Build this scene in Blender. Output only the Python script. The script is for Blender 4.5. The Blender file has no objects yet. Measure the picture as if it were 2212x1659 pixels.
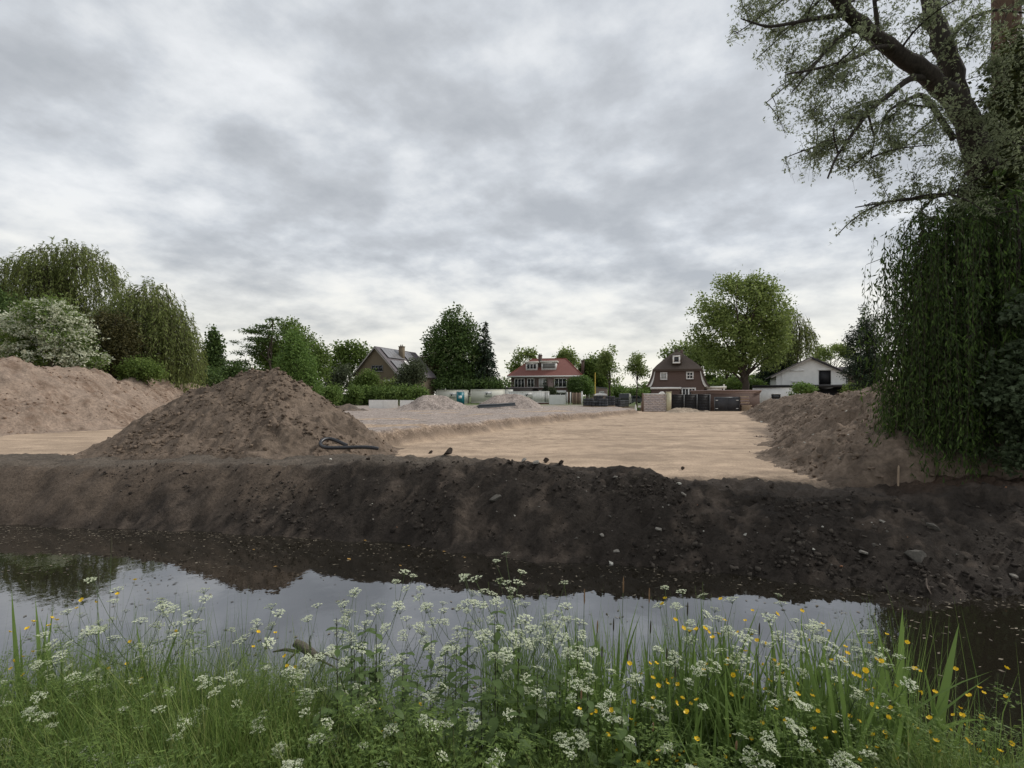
import bpy, math, random
import numpy as np
from mathutils import Vector, Matrix, noise as mnoise

# ------------------------------------------------------------------ camera, sky, sun, exposure
scene = bpy.context.scene
C = scene.collection
rad = math.radians
FS, CU, HZ, EYE = 1036.9, 1106.0, 855.0, 1.75     # focal length, centre column and horizon row of the photograph (2212 px wide), eye height

cam_d = bpy.data.cameras.new('camera')
cam_d.sensor_width = 36.0
cam_d.lens = 480.0 / 1024.0 * 36.0
cam_d.shift_y = 0.0115
cam_d.clip_start = 0.05
cam_d.clip_end = 6000
cam = bpy.data.objects.new('camera', cam_d)
cam.location = (0, 0, EYE)
cam.rotation_euler = (rad(90), 0, 0)
C.objects.link(cam)
scene.camera = cam

SUN_EL, SUN_AZ = 42.0, 70.0      # degrees; azimuth clockwise from the view direction (+Y)
world = bpy.data.worlds.new('World')
scene.world = world
world.use_nodes = True
def build_world():
    nt = world.node_tree; N = nt.nodes; L = nt.links
    N.clear()
    out = N.new('ShaderNodeOutputWorld'); bg = N.new('ShaderNodeBackground')
    bg.inputs['Strength'].default_value = 0.1
    L.new(bg.outputs[0], out.inputs['Surface'])
    sky = N.new('ShaderNodeTexSky'); sky.sky_type = 'NISHITA'; sky.sun_disc = False
    sky.sun_elevation = rad(SUN_EL); sky.sun_rotation = rad(SUN_AZ)
    tc = N.new('ShaderNodeTexCoord'); sep = N.new('ShaderNodeSeparateXYZ'); L.new(tc.outputs['Generated'], sep.inputs[0])
    def m(op, a, b=None, c=None):
        n = N.new('ShaderNodeMath'); n.operation = op
        for i, v in enumerate((a, b, c)):
            if v is None: continue
            if isinstance(v, (int, float)): n.inputs[i].default_value = v
            else: L.new(v, n.inputs[i])
        return n.outputs[0]
    z = m('MAXIMUM', sep.outputs['Z'], 0.0)
    zz = m('ADD', z, 0.26)
    px = m('DIVIDE', sep.outputs['X'], zz); py = m('DIVIDE', sep.outputs['Y'], zz)
    cmb = N.new('ShaderNodeCombineXYZ'); L.new(px, cmb.inputs[0]); L.new(py, cmb.inputs[1])
    def mapped(rot, sc, loc=(0, 0, 0)):
        mp = N.new('ShaderNodeMapping'); mp.inputs['Rotation'].default_value = (0, 0, rad(rot)); mp.inputs['Scale'].default_value = sc; mp.inputs['Location'].default_value = loc
        L.new(cmb.outputs[0], mp.inputs[0]); return mp.outputs[0]
    def noise(vec, s, det, rough, dist):
        n = N.new('ShaderNodeTexNoise'); n.noise_dimensions = '2D'; n.inputs['Scale'].default_value = s; n.inputs['Detail'].default_value = det
        n.inputs['Roughness'].default_value = rough; n.inputs['Distortion'].default_value = dist
        L.new(vec, n.inputs['Vector']); return n.outputs['Fac']
    a = noise(mapped(38, (1.0, 1.1, 1), (3.1, 0.4, 0)), 1.9, 8, 0.54, 0.08)
    b = noise(mapped(24, (1.0, 1.1, 1), (7.7, 2.2, 0)), 5.2, 7, 0.58, 0.05)
    c = noise(mapped(52, (1, 1, 1), (1.3, 9.0, 0)), 0.5, 2, 0.5, 0.2)
    vo = N.new('ShaderNodeTexVoronoi'); vo.voronoi_dimensions = '2D'; vo.feature = 'SMOOTH_F1'; vo.inputs['Scale'].default_value = 2.6; vo.inputs['Smoothness'].default_value = 0.9; vo.inputs['Detail'].default_value = 1; vo.inputs['Roughness'].default_value = 0.55
    wp = N.new('ShaderNodeVectorMath'); wp.operation = 'ADD'; sc0 = N.new('ShaderNodeVectorMath'); sc0.operation = 'SCALE'; sc0.inputs['Scale'].default_value = 0.35
    nw = N.new('ShaderNodeTexNoise'); nw.noise_dimensions = '2D'; nw.inputs['Scale'].default_value = 2.2; nw.inputs['Detail'].default_value = 4; L.new(cmb.outputs[0], nw.inputs['Vector']); L.new(nw.outputs['Color'], sc0.inputs[0])
    L.new(mapped(30, (0.85, 1.25, 1), (2.0, 5.0, 0)), wp.inputs[0]); L.new(sc0.outputs[0], wp.inputs[1]); L.new(wp.outputs[0], vo.inputs['Vector'])
    d = m('SUBTRACT', 0.85, vo.outputs['Distance'])
    v = m('ADD', m('ADD', m('ADD', m('MULTIPLY', a, 0.50), m('MULTIPLY', b, 0.36)), m('MULTIPLY', c, 0.20)), m('MULTIPLY', d, 0.18))   # centred near 0.59
    rp = N.new('ShaderNodeValToRGB'); L.new(v, rp.inputs[0])
    e = rp.color_ramp.elements
    e[0].position = 0.44; e[0].color = (0.39, 0.41, 0.435, 1)
    e[1].position = 0.76; e[1].color = (0.73, 0.745, 0.76, 1)
    for pos, col in ((0.53, (0.455, 0.475, 0.50, 1)), (0.60, (0.53, 0.555, 0.585, 1)), (0.67, (0.63, 0.65, 0.67, 1))):
        k = e.new(pos); k.color = col
    # the cloud deck thins to a pale warm band low over the horizon, all the way round
    hz = N.new('ShaderNodeMapRange'); hz.interpolation_type = 'SMOOTHSTEP'
    hz.inputs['From Min'].default_value = 0.0; hz.inputs['From Max'].default_value = 0.30; hz.inputs['To Min'].default_value = 0.92; hz.inputs['To Max'].default_value = 0.0
    L.new(m('ADD', z, m('MULTIPLY', m('SUBTRACT', v, 0.59), -0.35)), hz.inputs['Value'])
    mx = N.new('ShaderNodeMix'); mx.data_type = 'RGBA'; L.new(hz.outputs[0], mx.inputs['Factor']); L.new(rp.outputs[0], mx.inputs['A']); mx.inputs['B'].default_value = (0.83, 0.80, 0.71, 1)
    sc = N.new('ShaderNodeMix'); sc.data_type = 'RGBA'; sc.blend_type = 'MULTIPLY'; sc.inputs['Factor'].default_value = 1; sc.clamp_result = False
    L.new(mx.outputs['Result'], sc.inputs['A']); sc.inputs['B'].default_value = (7.5, 7.5, 7.5, 1)
    fin = N.new('ShaderNodeMix'); fin.data_type = 'RGBA'; fin.inputs['Factor'].default_value = 0.06
    L.new(sc.outputs['Result'], fin.inputs['A']); L.new(sky.outputs[0], fin.inputs['B'])
    L.new(fin.outputs['Result'], bg.inputs['Color'])
build_world()
try: world.cycles.sampling_method = 'AUTOMATIC'
except Exception: pass

sd = bpy.data.lights.new('sun', 'SUN'); sd.energy = 1.5; sd.angle = rad(14); sd.color = (1.0, 0.96, 0.9)
sun = bpy.data.objects.new('sun', sd); C.objects.link(sun)
_d = Vector((math.cos(rad(SUN_EL)) * math.sin(rad(SUN_AZ)), math.cos(rad(SUN_EL)) * math.cos(rad(SUN_AZ)), math.sin(rad(SUN_EL))))
sun.location = _d * 100
sun.rotation_euler = (-_d).to_track_quat('-Z', 'Y').to_euler()

vs = scene.view_settings
vs.view_transform = 'Standard'
vs.look = 'None'
vs.exposure = 0.7
vs.gamma = 1.0
vs.use_curve_mapping = False
scene.cycles.max_bounces = 6
scene.cycles.diffuse_bounces = 3
scene.cycles.glossy_bounces = 2
scene.cycles.transmission_bounces = 3
scene.cycles.use_denoising = True

# ------------------------------------------------------------------ helpers
rng = np.random.default_rng(7)
random.seed(7)
def at(u, v, Y):
    """world point at depth Y for a measured column and row of the photograph"""
    return np.array([(u - CU) / FS * Y, Y, EYE + (HZ - v) / FS * Y])
def px(n, Y): return n / FS * Y

_perm = np.random.default_rng(3).random((256, 256))
def vnoise(x, y, seed=0):
    x = np.asarray(x, float) + seed * 17.31; y = np.asarray(y, float) + seed * 9.77
    xi = np.floor(x).astype(int); yi = np.floor(y).astype(int)
    fx = x - xi; fy = y - yi
    fx = fx * fx * (3 - 2 * fx); fy = fy * fy * (3 - 2 * fy)
    a = _perm[xi & 255, yi & 255]; b = _perm[(xi + 1) & 255, yi & 255]; c = _perm[xi & 255, (yi + 1) & 255]; d = _perm[(xi + 1) & 255, (yi + 1) & 255]
    return ((a * (1 - fx) + b * fx) * (1 - fy) + (c * (1 - fx) + d * fx) * fy) * 2 - 1
def fbm(x, y, seed=0, octv=4, gain=0.5):
    s = 0.0; a = 1.0; cx, cy = np.asarray(x, float), np.asarray(y, float)
    for i in range(octv):
        s = s + a * vnoise(cx, cy, seed + i * 3)
        cx, cy = cx * 1.62 - cy * 1.18, cx * 1.18 + cy * 1.62
        a *= gain
    return s
def sstep(a, b, x):
    t = np.clip((x - a) / (b - a), 0, 1); return t * t * (3 - 2 * t)

def raw_mesh(name, V, F, mat=None, smooth=False, col=None):
    """V (n,3); F list of integer arrays (m,k)"""
    me = bpy.data.meshes.new(name)
    V = np.asarray(V, dtype=np.float32).reshape(-1, 3)
    F = [np.asarray(f, dtype=np.int32) for f in (F if isinstance(F, list) else [F]) if len(f)]
    me.vertices.add(len(V)); me.vertices.foreach_set('co', V.ravel())
    li = np.concatenate([f.ravel() for f in F]) if F else np.zeros(0, np.int32)
    tot = np.concatenate([np.full(len(f), f.shape[1], np.int32) for f in F]) if F else np.zeros(0, np.int32)
    st = np.concatenate([[0], np.cumsum(tot)[:-1]]).astype(np.int32) if len(tot) else tot
    me.loops.add(len(li)); me.loops.foreach_set('vertex_index', li)
    me.polygons.add(len(tot)); me.polygons.foreach_set('loop_start', st); me.polygons.foreach_set('loop_total', tot)
    if smooth: me.polygons.foreach_set('use_smooth', np.ones(len(tot), bool))
    me.update(calc_edges=True)
    if col is not None:
        a = me.attributes.new('Col', 'FLOAT_COLOR', 'POINT')
        c4 = np.ones((len(V), 4), np.float32); c4[:, :3] = col; a.data.foreach_set('color', c4.ravel())
    if mat is not None: me.materials.append(mat)
    return me
def link(name, me, parent=None, loc=None, rot=None, scale=None):
    o = bpy.data.objects.new(name, me); C.objects.link(o)
    if parent is not None: o.parent = parent
    if loc is not None: o.location = [float(q) for q in loc]
    if rot is not None: o.rotation_euler = rot
    if scale is not None: o.scale = (scale,) * 3 if isinstance(scale, (int, float)) else scale
    return o
def tag(o, label=None, cat=None, group=None, kind=None):
    if label: o['label'] = label
    if cat: o['category'] = cat
    if group: o['group'] = group
    if kind: o['kind'] = kind
    return o
def thing(name, label, cat, loc=(0, 0, 0), rz=0.0, group=None):
    o = link(name, None, loc=loc, rot=(0, 0, rz)); o.empty_display_size = 0.2
    return tag(o, label, cat, group)
def structure(name, me, label=None): return tag(link(name, me), label, None, None, 'structure')

class MB:
    """collects shapes into one mesh"""
    def __init__(s): s.V = []; s.F = {}; s.n = 0
    def add(s, V, F):
        V = np.asarray(V, float).reshape(-1, 3)
        for f in (F if isinstance(F, list) else [F]):
            f = np.atleast_2d(np.asarray(f, int))
            if len(f): s.F.setdefault(f.shape[1], []).append(f + s.n)
        s.V.append(V); s.n += len(V); return s
    def box(s, x0, x1, y0, y1, z0, z1):
        V = [(x, y, z) for z in (z0, z1) for y in (y0, y1) for x in (x0, x1)]
        return s.add(V, [[0, 2, 3, 1], [4, 5, 7, 6], [0, 1, 5, 4], [2, 6, 7, 3], [0, 4, 6, 2], [1, 3, 7, 5]])
    def poly(s, pts):
        return s.add(pts, [list(range(len(pts)))])
    def prism(s, pts, vec):
        """closed polygon pts extruded by vec"""
        p = np.asarray(pts, float); n = len(p); q = p + np.asarray(vec, float)
        s.add(np.vstack([p, q]), [[[i, (i + 1) % n, n + (i + 1) % n, n + i] for i in range(n)]])
        s.add(p[::-1], [list(range(n))]) ; s.add(q, [list(range(n))]); return s
    def tube(s, P, R, n=6, cap=True):
        V, F = tubes(np.asarray(P, float)[None], np.asarray(R, float)[None], n); s.add(V, F)
        if cap:
            s.add(V[:n][::-1], [list(range(n))]); s.add(V[-n:], [list(range(n))])
        return s
    def mesh(s, name, mat, smooth=False):
        V = np.vstack(s.V) if s.V else np.zeros((0, 3)); F = [np.vstack(f) for f in s.F.values()]
        return raw_mesh(name, V, F, mat, smooth)
    def part(s, name, mat, parent=None, smooth=False, loc=None, rot=None): return link(name, s.mesh(name, mat, smooth), parent, loc, rot)

def _norm(a): return a / np.maximum(np.linalg.norm(a, axis=-1, keepdims=True), 1e-9)
def tubes(P, R, n=4):
    """P (K,m,3) centre lines, R (K,m) radii -> vertices and quads"""
    K, m, _ = P.shape
    T = np.gradient(P, axis=1); T = _norm(T)
    ref = np.where(np.abs(T[..., 2:3]) > 0.9, np.array([1.0, 0, 0]), np.array([0, 0, 1.0]))
    A = _norm(np.cross(T, ref)); B = np.cross(T, A)
    an = np.arange(n) / n * 2 * np.pi
    V = P[:, :, None, :] + R[:, :, None, None] * (np.cos(an)[None, None, :, None] * A[:, :, None, :] + np.sin(an)[None, None, :, None] * B[:, :, None, :])
    k = np.arange(K)[:, None, None] * (m * n); j = np.arange(m - 1)[None, :, None] * n; i = np.arange(n)[None, None, :]; i2 = (i + 1) % n
    F = np.stack([k + j + i, k + j + i2, k + j + n + i2, k + j + n + i], -1).reshape(-1, 4)
    return V.reshape(-1, 3), F
def bez(a, b, c, m=6):
    """quadratic curves; a,b,c (K,3) -> (K,m,3)"""
    t = np.linspace(0, 1, m)[None, :, None]
    return (1 - t) ** 2 * a[:, None] + 2 * t * (1 - t) * b[:, None] + t * t * c[:, None]
def leaves(Cn, D, Nn, Ln, W):
    """diamond leaves: base at Cn, along D, blade normal Nn"""
    S = _norm(np.cross(D, Nn)); Ln = np.asarray(Ln)[:, None]; W = np.asarray(W)[:, None]
    mid = Cn + D * Ln * 0.45
    V = np.stack([Cn, mid + S * W * 0.5, Cn + D * Ln, mid - S * W * 0.5], 1).reshape(-1, 3)
    return V, np.arange(len(Cn) * 4).reshape(-1, 4)
def rdir(n, r=None):
    r = r or rng
    return _norm(r.normal(size=(n, 3)))

# ------------------------------------------------------------------ materials
def new_mat(name):
    m = bpy.data.materials.new(name); m.use_nodes = True
    nt = m.node_tree; b = nt.nodes.get('Principled BSDF'); return m, nt, b
def pmat(name, col, rough=0.7, var=0.15, scale=6.0, bump=0.0, bscale=40.0, metal=0.0, spec=0.4, stretch=None):
    m, nt, b = new_mat(name); N, L = nt.nodes, nt.links
    b.inputs['Roughness'].default_value = rough; b.inputs['Metallic'].default_value = metal; b.inputs['Specular IOR Level'].default_value = spec
    tc = N.new('ShaderNodeTexCoord'); vec = tc.outputs['Object']
    if stretch:
        mp = N.new('ShaderNodeMapping'); mp.inputs['Scale'].default_value = stretch; L.new(vec, mp.inputs[0]); vec = mp.outputs[0]
    n = N.new('ShaderNodeTexNoise'); n.inputs['Scale'].default_value = scale; n.inputs['Detail'].default_value = 5; L.new(vec, n.inputs['Vector'])
    r = N.new('ShaderNodeValToRGB'); L.new(n.outputs['Fac'], r.inputs[0])
    c = np.array(col); r.color_ramp.elements[0].position = 0.3; r.color_ramp.elements[1].position = 0.7
    r.color_ramp.elements[0].color = (*np.clip(c * (1 - var), 0, 1), 1); r.color_ramp.elements[1].color = (*np.clip(c * (1 + var), 0, 1), 1)
    L.new(r.outputs[0], b.inputs['Base Color'])
    if bump:
        n2 = N.new('ShaderNodeTexNoise'); n2.inputs['Scale'].default_value = bscale; n2.inputs['Detail'].default_value = 4; L.new(vec, n2.inputs['Vector'])
        bp = N.new('ShaderNodeBump'); bp.inputs['Strength'].default_value = bump; bp.inputs['Distance'].default_value = 0.02
        L.new(n2.outputs['Fac'], bp.inputs['Height']); L.new(bp.outputs[0], b.inputs['Normal'])
    return m
def leafmat(name, cols, trans=0.3, rough=0.6, spec=0.25):
    m, nt, b = new_mat(name); N, L = nt.nodes, nt.links
    g = N.new('ShaderNodeNewGeometry'); r = N.new('ShaderNodeValToRGB'); L.new(g.outputs['Random Per Island'], r.inputs[0])
    e = r.color_ramp.elements
    k = len(cols); e[0].color = (*cols[0], 1); e[1].color = (*cols[-1], 1); e[0].position = 0.0; e[1].position = 1.0
    for i in range(1, k - 1):
        q = e.new(i / (k - 1)); q.color = (*cols[i], 1)
    b.inputs['Roughness'].default_value = rough; b.inputs['Specular IOR Level'].default_value = spec
    L.new(r.outputs[0], b.inputs['Base Color'])
    if trans > 0:
        t = N.new('ShaderNodeBsdfTranslucent'); L.new(r.outputs[0], t.inputs['Color'])
        mx = N.new('ShaderNodeMixShader'); mx.inputs[0].default_value = trans
        L.new(b.outputs[0], mx.inputs[1]); L.new(t.outputs[0], mx.inputs[2])
        L.new(mx.outputs[0], N.get('Material Output').inputs['Surface'])
    return m
def soilmat(name, grain=35.0, bump=0.7, dist=0.03, speck=None, streak=False):
    """colour from the mesh attribute Col (what soil lies where), broken up by grain"""
    m, nt, b = new_mat(name); N, L = nt.nodes, nt.links
    b.inputs['Roughness'].default_value = 0.92; b.inputs['Specular IOR Level'].default_value = 0.15
    at_ = N.new('ShaderNodeAttribute'); at_.attribute_name = 'Col'
    tc = N.new('ShaderNodeTexCoord')
    n = N.new('ShaderNodeTexNoise'); n.inputs['Scale'].default_value = grain; n.inputs['Detail'].default_value = 6; n.inputs['Roughness'].default_value = 0.7; L.new(tc.outputs['Object'], n.inputs['Vector'])
    n1 = N.new('ShaderNodeTexNoise'); n1.inputs['Scale'].default_value = 1.7; n1.inputs['Detail'].default_value = 4; L.new(tc.outputs['Object'], n1.inputs['Vector'])
    r = N.new('ShaderNodeMapRange'); r.inputs['From Min'].default_value = 0.25; r.inputs['From Max'].default_value = 0.75; r.inputs['To Min'].default_value = 0.55; r.inputs['To Max'].default_value = 1.45; L.new(n.outputs['Fac'], r.inputs['Value'])
    r1 = N.new('ShaderNodeMapRange'); r1.inputs['From Min'].default_value = 0.3; r1.inputs['From Max'].default_value = 0.7; r1.inputs['To Min'].default_value = 0.82; r1.inputs['To Max'].default_value = 1.18; L.new(n1.outputs['Fac'], r1.inputs['Value'])
    mm = N.new('ShaderNodeMath'); mm.operation = 'MULTIPLY'; L.new(r.outputs[0], mm.inputs[0]); L.new(r1.outputs[0], mm.inputs[1])
    mx = N.new('ShaderNodeVectorMath'); mx.operation = 'SCALE'; L.new(at_.outputs['Color'], mx.inputs[0]); L.new(mm.outputs[0], mx.inputs['Scale'])
    col = mx.outputs[0]
    if speck:
        vo = N.new('ShaderNodeTexVoronoi'); vo.inputs['Scale'].default_value = speck; L.new(tc.outputs['Object'], vo.inputs['Vector'])
        rp = N.new('ShaderNodeValToRGB'); L.new(vo.outputs['Color'], rp.inputs[0])
        rp.color_ramp.elements[0].color = (0.62, 0.6, 0.6, 1); rp.color_ramp.elements[1].color = (1.5, 1.5, 1.5, 1)
        m2 = N.new('ShaderNodeVectorMath'); m2.operation = 'MULTIPLY'; L.new(col, m2.inputs[0]); L.new(rp.outputs[0], m2.inputs[1]); col = m2.outputs[0]
    L.new(col, b.inputs['Base Color'])
    bp = N.new('ShaderNodeBump'); bp.inputs['Strength'].default_value = bump; bp.inputs['Distance'].default_value = dist
    L.new(n.outputs['Fac'], bp.inputs['Height']); L.new(bp.outputs[0], b.inputs['Normal'])
    return m
def G(*c): return [tuple(q) for q in c]
M = {}
M['soil'] = soilmat('bank_soil', 16, 0.9, 0.05)
M['sand'] = soilmat('sand', 22, 0.5, 0.02)
M['gravel'] = soilmat('gravel', 14, 0.9, 0.05, speck=11)
M['heap'] = soilmat('heap_soil', 9, 0.9, 0.06)
M['far'] = soilmat('field', 2, 0.3, 0.05)

# ------------------------------------------------------------------ terrain
WATER = -0.85
_wl = np.array([(-400, 1132), (0, 1137), (480, 1150), (770, 1166), (1000, 1195), (1300, 1220), (1650, 1247), (1950, 1285), (2212, 1300), (2500, 1305)], float)
_wy = 2.6 * FS / (_wl[:, 1] - HZ); _wx = (_wl[:, 0] - CU) / FS * _wy
def y_water(x): return np.interp(x, np.r_[-80, _wx, 60], np.r_[_wy[0] + 6, _wy, _wy[-1] - 1])
_cr = np.array([(-400, 1003, 11.2), (0, 1004, 11.0), (400, 1004, 10.6), (700, 1003, 10.1), (900, 1003, 9.75), (1100, 1004, 9.3), (1300, 1024, 9.0), (1500, 1042, 8.7), (1700, 1064, 8.45), (1950, 1078, 8.2), (2212, 1085, 8.1), (2500, 1085, 8.0)])
_cx = (_cr[:, 0] - CU) / FS * _cr[:, 2]; _cz = EYE + (HZ - _cr[:, 1]) / FS * _cr[:, 2]
def y_crest(x): return np.interp(x, np.r_[-80, _cx, 60], np.r_[_cr[0, 2] + 6, _cr[:, 2], _cr[-1, 2] - 1])
def z_crest(x): return np.interp(x, _cx, _cz)
def w_crest(x): return np.interp(x, [-14, -6, -2.5, 0, 3, 5, 7], [2.1, 1.9, 1.3, 0.8, 0.75, 0.9, 1.2])
def y_near(x): return 3.45 + 0.25 * sstep(0, -3, x) + 0.12 * vnoise(x * 0.9, 0 * x, 5) - 0.1 * sstep(1, 4, x)
# the raised gravel track: everything left of this edge line, right of the left sand pit
_te = np.array([(-4.3, 15.2), (-3.6, 17.0), (-1.2, 22.5), (2.4, 30.0), (7.5, 38.5), (12.6, 47.5), (14.0, 60.0), (16, 90)])
def track_mask(x, y):
    ex = np.interp(y, _te[:, 1], _te[:, 0]) + 0.35 * vnoise(y * 0.5, y * 0 + 2.0, 4) + 0.12 * vnoise(y * 1.9, y * 0, 6)
    rt = sstep(0.0, -0.75, x - ex)
    lt = sstep(0.0, 1.6, x - (-12.0 - 0.55 * (y - 15)))
    fr = sstep(14.4, 15.6, y + 0.3 * vnoise(x, y * 0, 8))
    return rt * lt * fr
def H(x, y):
    yw, yc, zc, wc = y_water(x), y_crest(x), z_crest(x), w_crest(x)
    dk = fbm(x * 1.1, y * 1.1, 1, 4) ; fine = fbm(x * 4.3, y * 4.3, 2, 4, 0.6)
    yw = yw + 0.10 * vnoise(x * 1.3, x * 0, 9) + 0.05 * vnoise(x * 4.1, x * 0, 10)
    ycn = yc + 0.16 * vnoise(x * 0.9, x * 0, 12) + 0.06 * vnoise(x * 3.7, x * 0, 13)
    zcn = zc + 0.05 * vnoise(x * 1.3, x * 0, 14) + 0.03 * vnoise(x * 5, x * 0, 15)
    t = (y - yw) / np.maximum(ycn - yw, 0.2)
    tc = np.clip(t, 0, 1)
    prof = 0.75 * tc + 0.25 * np.sin(tc * np.pi / 2)
    face = WATER + (zcn - WATER) * prof
    face = np.where(t < 0, WATER - np.clip((yw - y) * 0.55, 0, 0.75), face)
    tr = track_mask(x, y)
    g = 0.58 * tr * np.interp(y, [20, 48, 60], [1.0, 0.8, 0.6]) + 0.018 * fbm(x * 0.8, y * 0.8, 21, 4) + tr * 0.05 * fbm(x * 0.5, y * 0.5, 22, 4)
    edge = tr * (1 - tr) * 4
    g = g + edge * 0.10 * fbm(x * 1.3, y * 1.3, 23, 4)
    g = g + 0.14 * sstep(6.4, 8.0, x - 0.3 * (y - 8)) * sstep(16, 12, y) * (1 + 0.5 * fbm(x * 1.4, y * 1.4, 28, 3))
    # shallow wheel tracks along the sand pit
    fl = sstep(11, 14, y) * (1 - tr)
    g = g + fl * sstep(60, 50, y) * 0.022 * sstep(0.12, 0.02, np.abs(fbm(x * 0.9, y * 5.5, 48, 3))) * sstep(-0.1, 0.35, fbm(x * 0.5, y * 0.7, 49, 3))
    g = g + fl * 0.012 * np.sin(x * 1.6 + 2.2 * vnoise(x * 0.13, y * 0.09, 25)) * (0.5 + 0.5 * vnoise(x * 0.3, y * 0.2, 26))
    back = zcn - np.clip(y - ycn - wc, 0, 99) * 0.62
    top = np.maximum(g, np.where(y > ycn, back, face))
    z = np.where(y < ycn, face, top)
    near = sstep(-0.25, 0.05, t) * sstep(ycn + wc + 2.0, ycn + wc * 0.5, y)
    amp = np.interp(x, [-12, -4, 0, 7], [0.05, 0.065, 0.085, 0.09])
    z = z + near * (0.055 * np.clip(tc * (1 - tc) * 4, 0, 1) * fbm(x * 2.4, tc * 0.8 + x * 0.3, 18, 3) + 0.9 * amp * dk + 1.15 * amp * (0.35 - np.abs(fbm(x * 3.6, y * 4.2, 2, 3, 0.6))) + 0.7 * amp * (0.3 - np.abs(fbm(x * 8, y * 8, 16, 2))))
    # near bank
    yn = y_near(x)
    zb = np.interp(y, [-60, 0.9, 1.5], [0.1, 0.1, 0.0]) * 0
    s = np.clip((y - 1.0) / (yn - 1.0), 0, 3)
    zn = 0.12 - (0.12 - WATER) * (0.35 * s + 0.65 * s * s)
    zn = np.maximum(zn, -1.6) + 0.03 * fbm(x * 2, y * 2, 30, 3)
    z = np.where(y < 5.0, np.where(y < 1.0, 0.12 + 0.03 * fbm(x * 2, y * 2, 30, 3), zn), z)
    far = sstep(60, 95, y)
    return z * (1 - far) + far * 0.30
def gz(x, y): return float(H(np.array([x], float), np.array([y], float))[0])

SAND, DARK, BROWN, GREY, GRAV, LITTER = (np.array(c) for c in ((0.395, 0.298, 0.215), (0.038, 0.031, 0.0255), (0.152, 0.116, 0.088), (0.15, 0.125, 0.105), (0.30, 0.255, 0.225), (0.085, 0.055, 0.038)))
def mixc(a, b, t): return a * (1 - t[:, None]) + b * t[:, None]
def ground_colour(x, y, z):
    n = fbm(x * 0.7, y * 0.7, 41, 4); n2 = fbm(x * 2.6, y * 2.6, 42, 4)
    yc = y_crest(x); wc = w_crest(x)
    c = np.tile(SAND, (len(x), 1))
    # darker damp streaks and dry pale lenses in the sand, drawn out across the view
    st = fbm(x * 0.45, y * 1.3, 43, 4)
    c = mixc(c, SAND * 0.80, sstep(0.25, 0.7, st)); c = mixc(c, SAND * 1.12, sstep(0.2, 0.6, -st))
    ln = np.abs(fbm(x * 0.9, y * 5.5, 48, 3)); c = mixc(c, SAND * 0.66, 0.75 * sstep(0.10, 0.02, ln) * sstep(-0.1, 0.35, fbm(x * 0.5, y * 0.7, 49, 3)))
    tr = track_mask(x, y)
    sandy = sstep(-0.05, 0.35, fbm(x * 0.35, y * 0.8, 44, 3) - 0.55 + 0.9 * sstep(4, 0, np.abs(y - (17.5 - 0.3 * x))) * 0.6)
    c = mixc(c, mixc(np.tile(GRAV, (len(x), 1)), SAND * 0.95, sandy), sstep(0.75, 1.0, tr))
    ed = np.clip(tr * (1 - tr) * 4, 0, 1)
    c = mixc(c, BROWN * 1.15, ed * 0.9)
    # dark spoil of the bank
    bk = sstep(yc + wc + 0.9, yc + wc + 0.1, y + 0.25 * n2 + 0.2 * n)
    dark = mixc(np.tile(DARK, (len(x), 1)), DARK * np.array([2.5, 2.4, 2.3]), sstep(0.0, 0.9, n2 * 0.6 + n * 0.4 + 0.6 * fbm(x * 7, y * 7, 47, 2)))
    bl = lambda cx, cy, rx, ry: sstep(1.15, 0.35, np.sqrt(((x - cx) / rx) ** 2 + ((y - cy) / ry) ** 2) + 0.35 * n2 * 0.6 + 0.3 * n)
    pat = np.clip(bl(-8.6, 10.4, 2.3, 0.85) + 0.9 * bl(-5.2, 9.9, 1.2, 0.75) + bl(-11.8, 10.9, 1.6, 0.8), 0, 1)
    dark = mixc(dark, BROWN * 0.80, pat * 0.85)
    topg = sstep(yc - 0.15, yc + 0.25, y + 0.1 * n2)
    dark = mixc(dark, GREY * np.array([0.85, 0.85, 0.82]), topg * sstep(1.0, -2.2, x) * 0.85)
    dark = mixc(dark, DARK * 2.6, topg * sstep(-2, 1, x) * 0.7 * sstep(-0.3, 0.4, n))
    rgt = sstep(0.4, 1.4, x - (6.0 + 0.36 * (y - 9.8)) + 0.3 * n2) * sstep(30, 22, y)
    c = mixc(c, BROWN * 0.95, rgt)
    c = mixc(c, dark, bk)
    lit = sstep(6.3, 7.6, x - 0.3 * (y - 8)) * sstep(17, 12.5, y) * sstep(yc + 0.1, yc + 0.6, y)
    c = mixc(c, LITTER, lit * (0.6 + 0.4 * sstep(-0.4, 0.4, n)))
    c = mixc(c, np.array([0.055, 0.06, 0.03]), sstep(5.3, 4.8, y))
    c = mixc(c, np.array([0.10, 0.13, 0.05]), sstep(62, 85, y + 4 * n))
    return np.clip(c, 0.004, 0.9)

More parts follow.
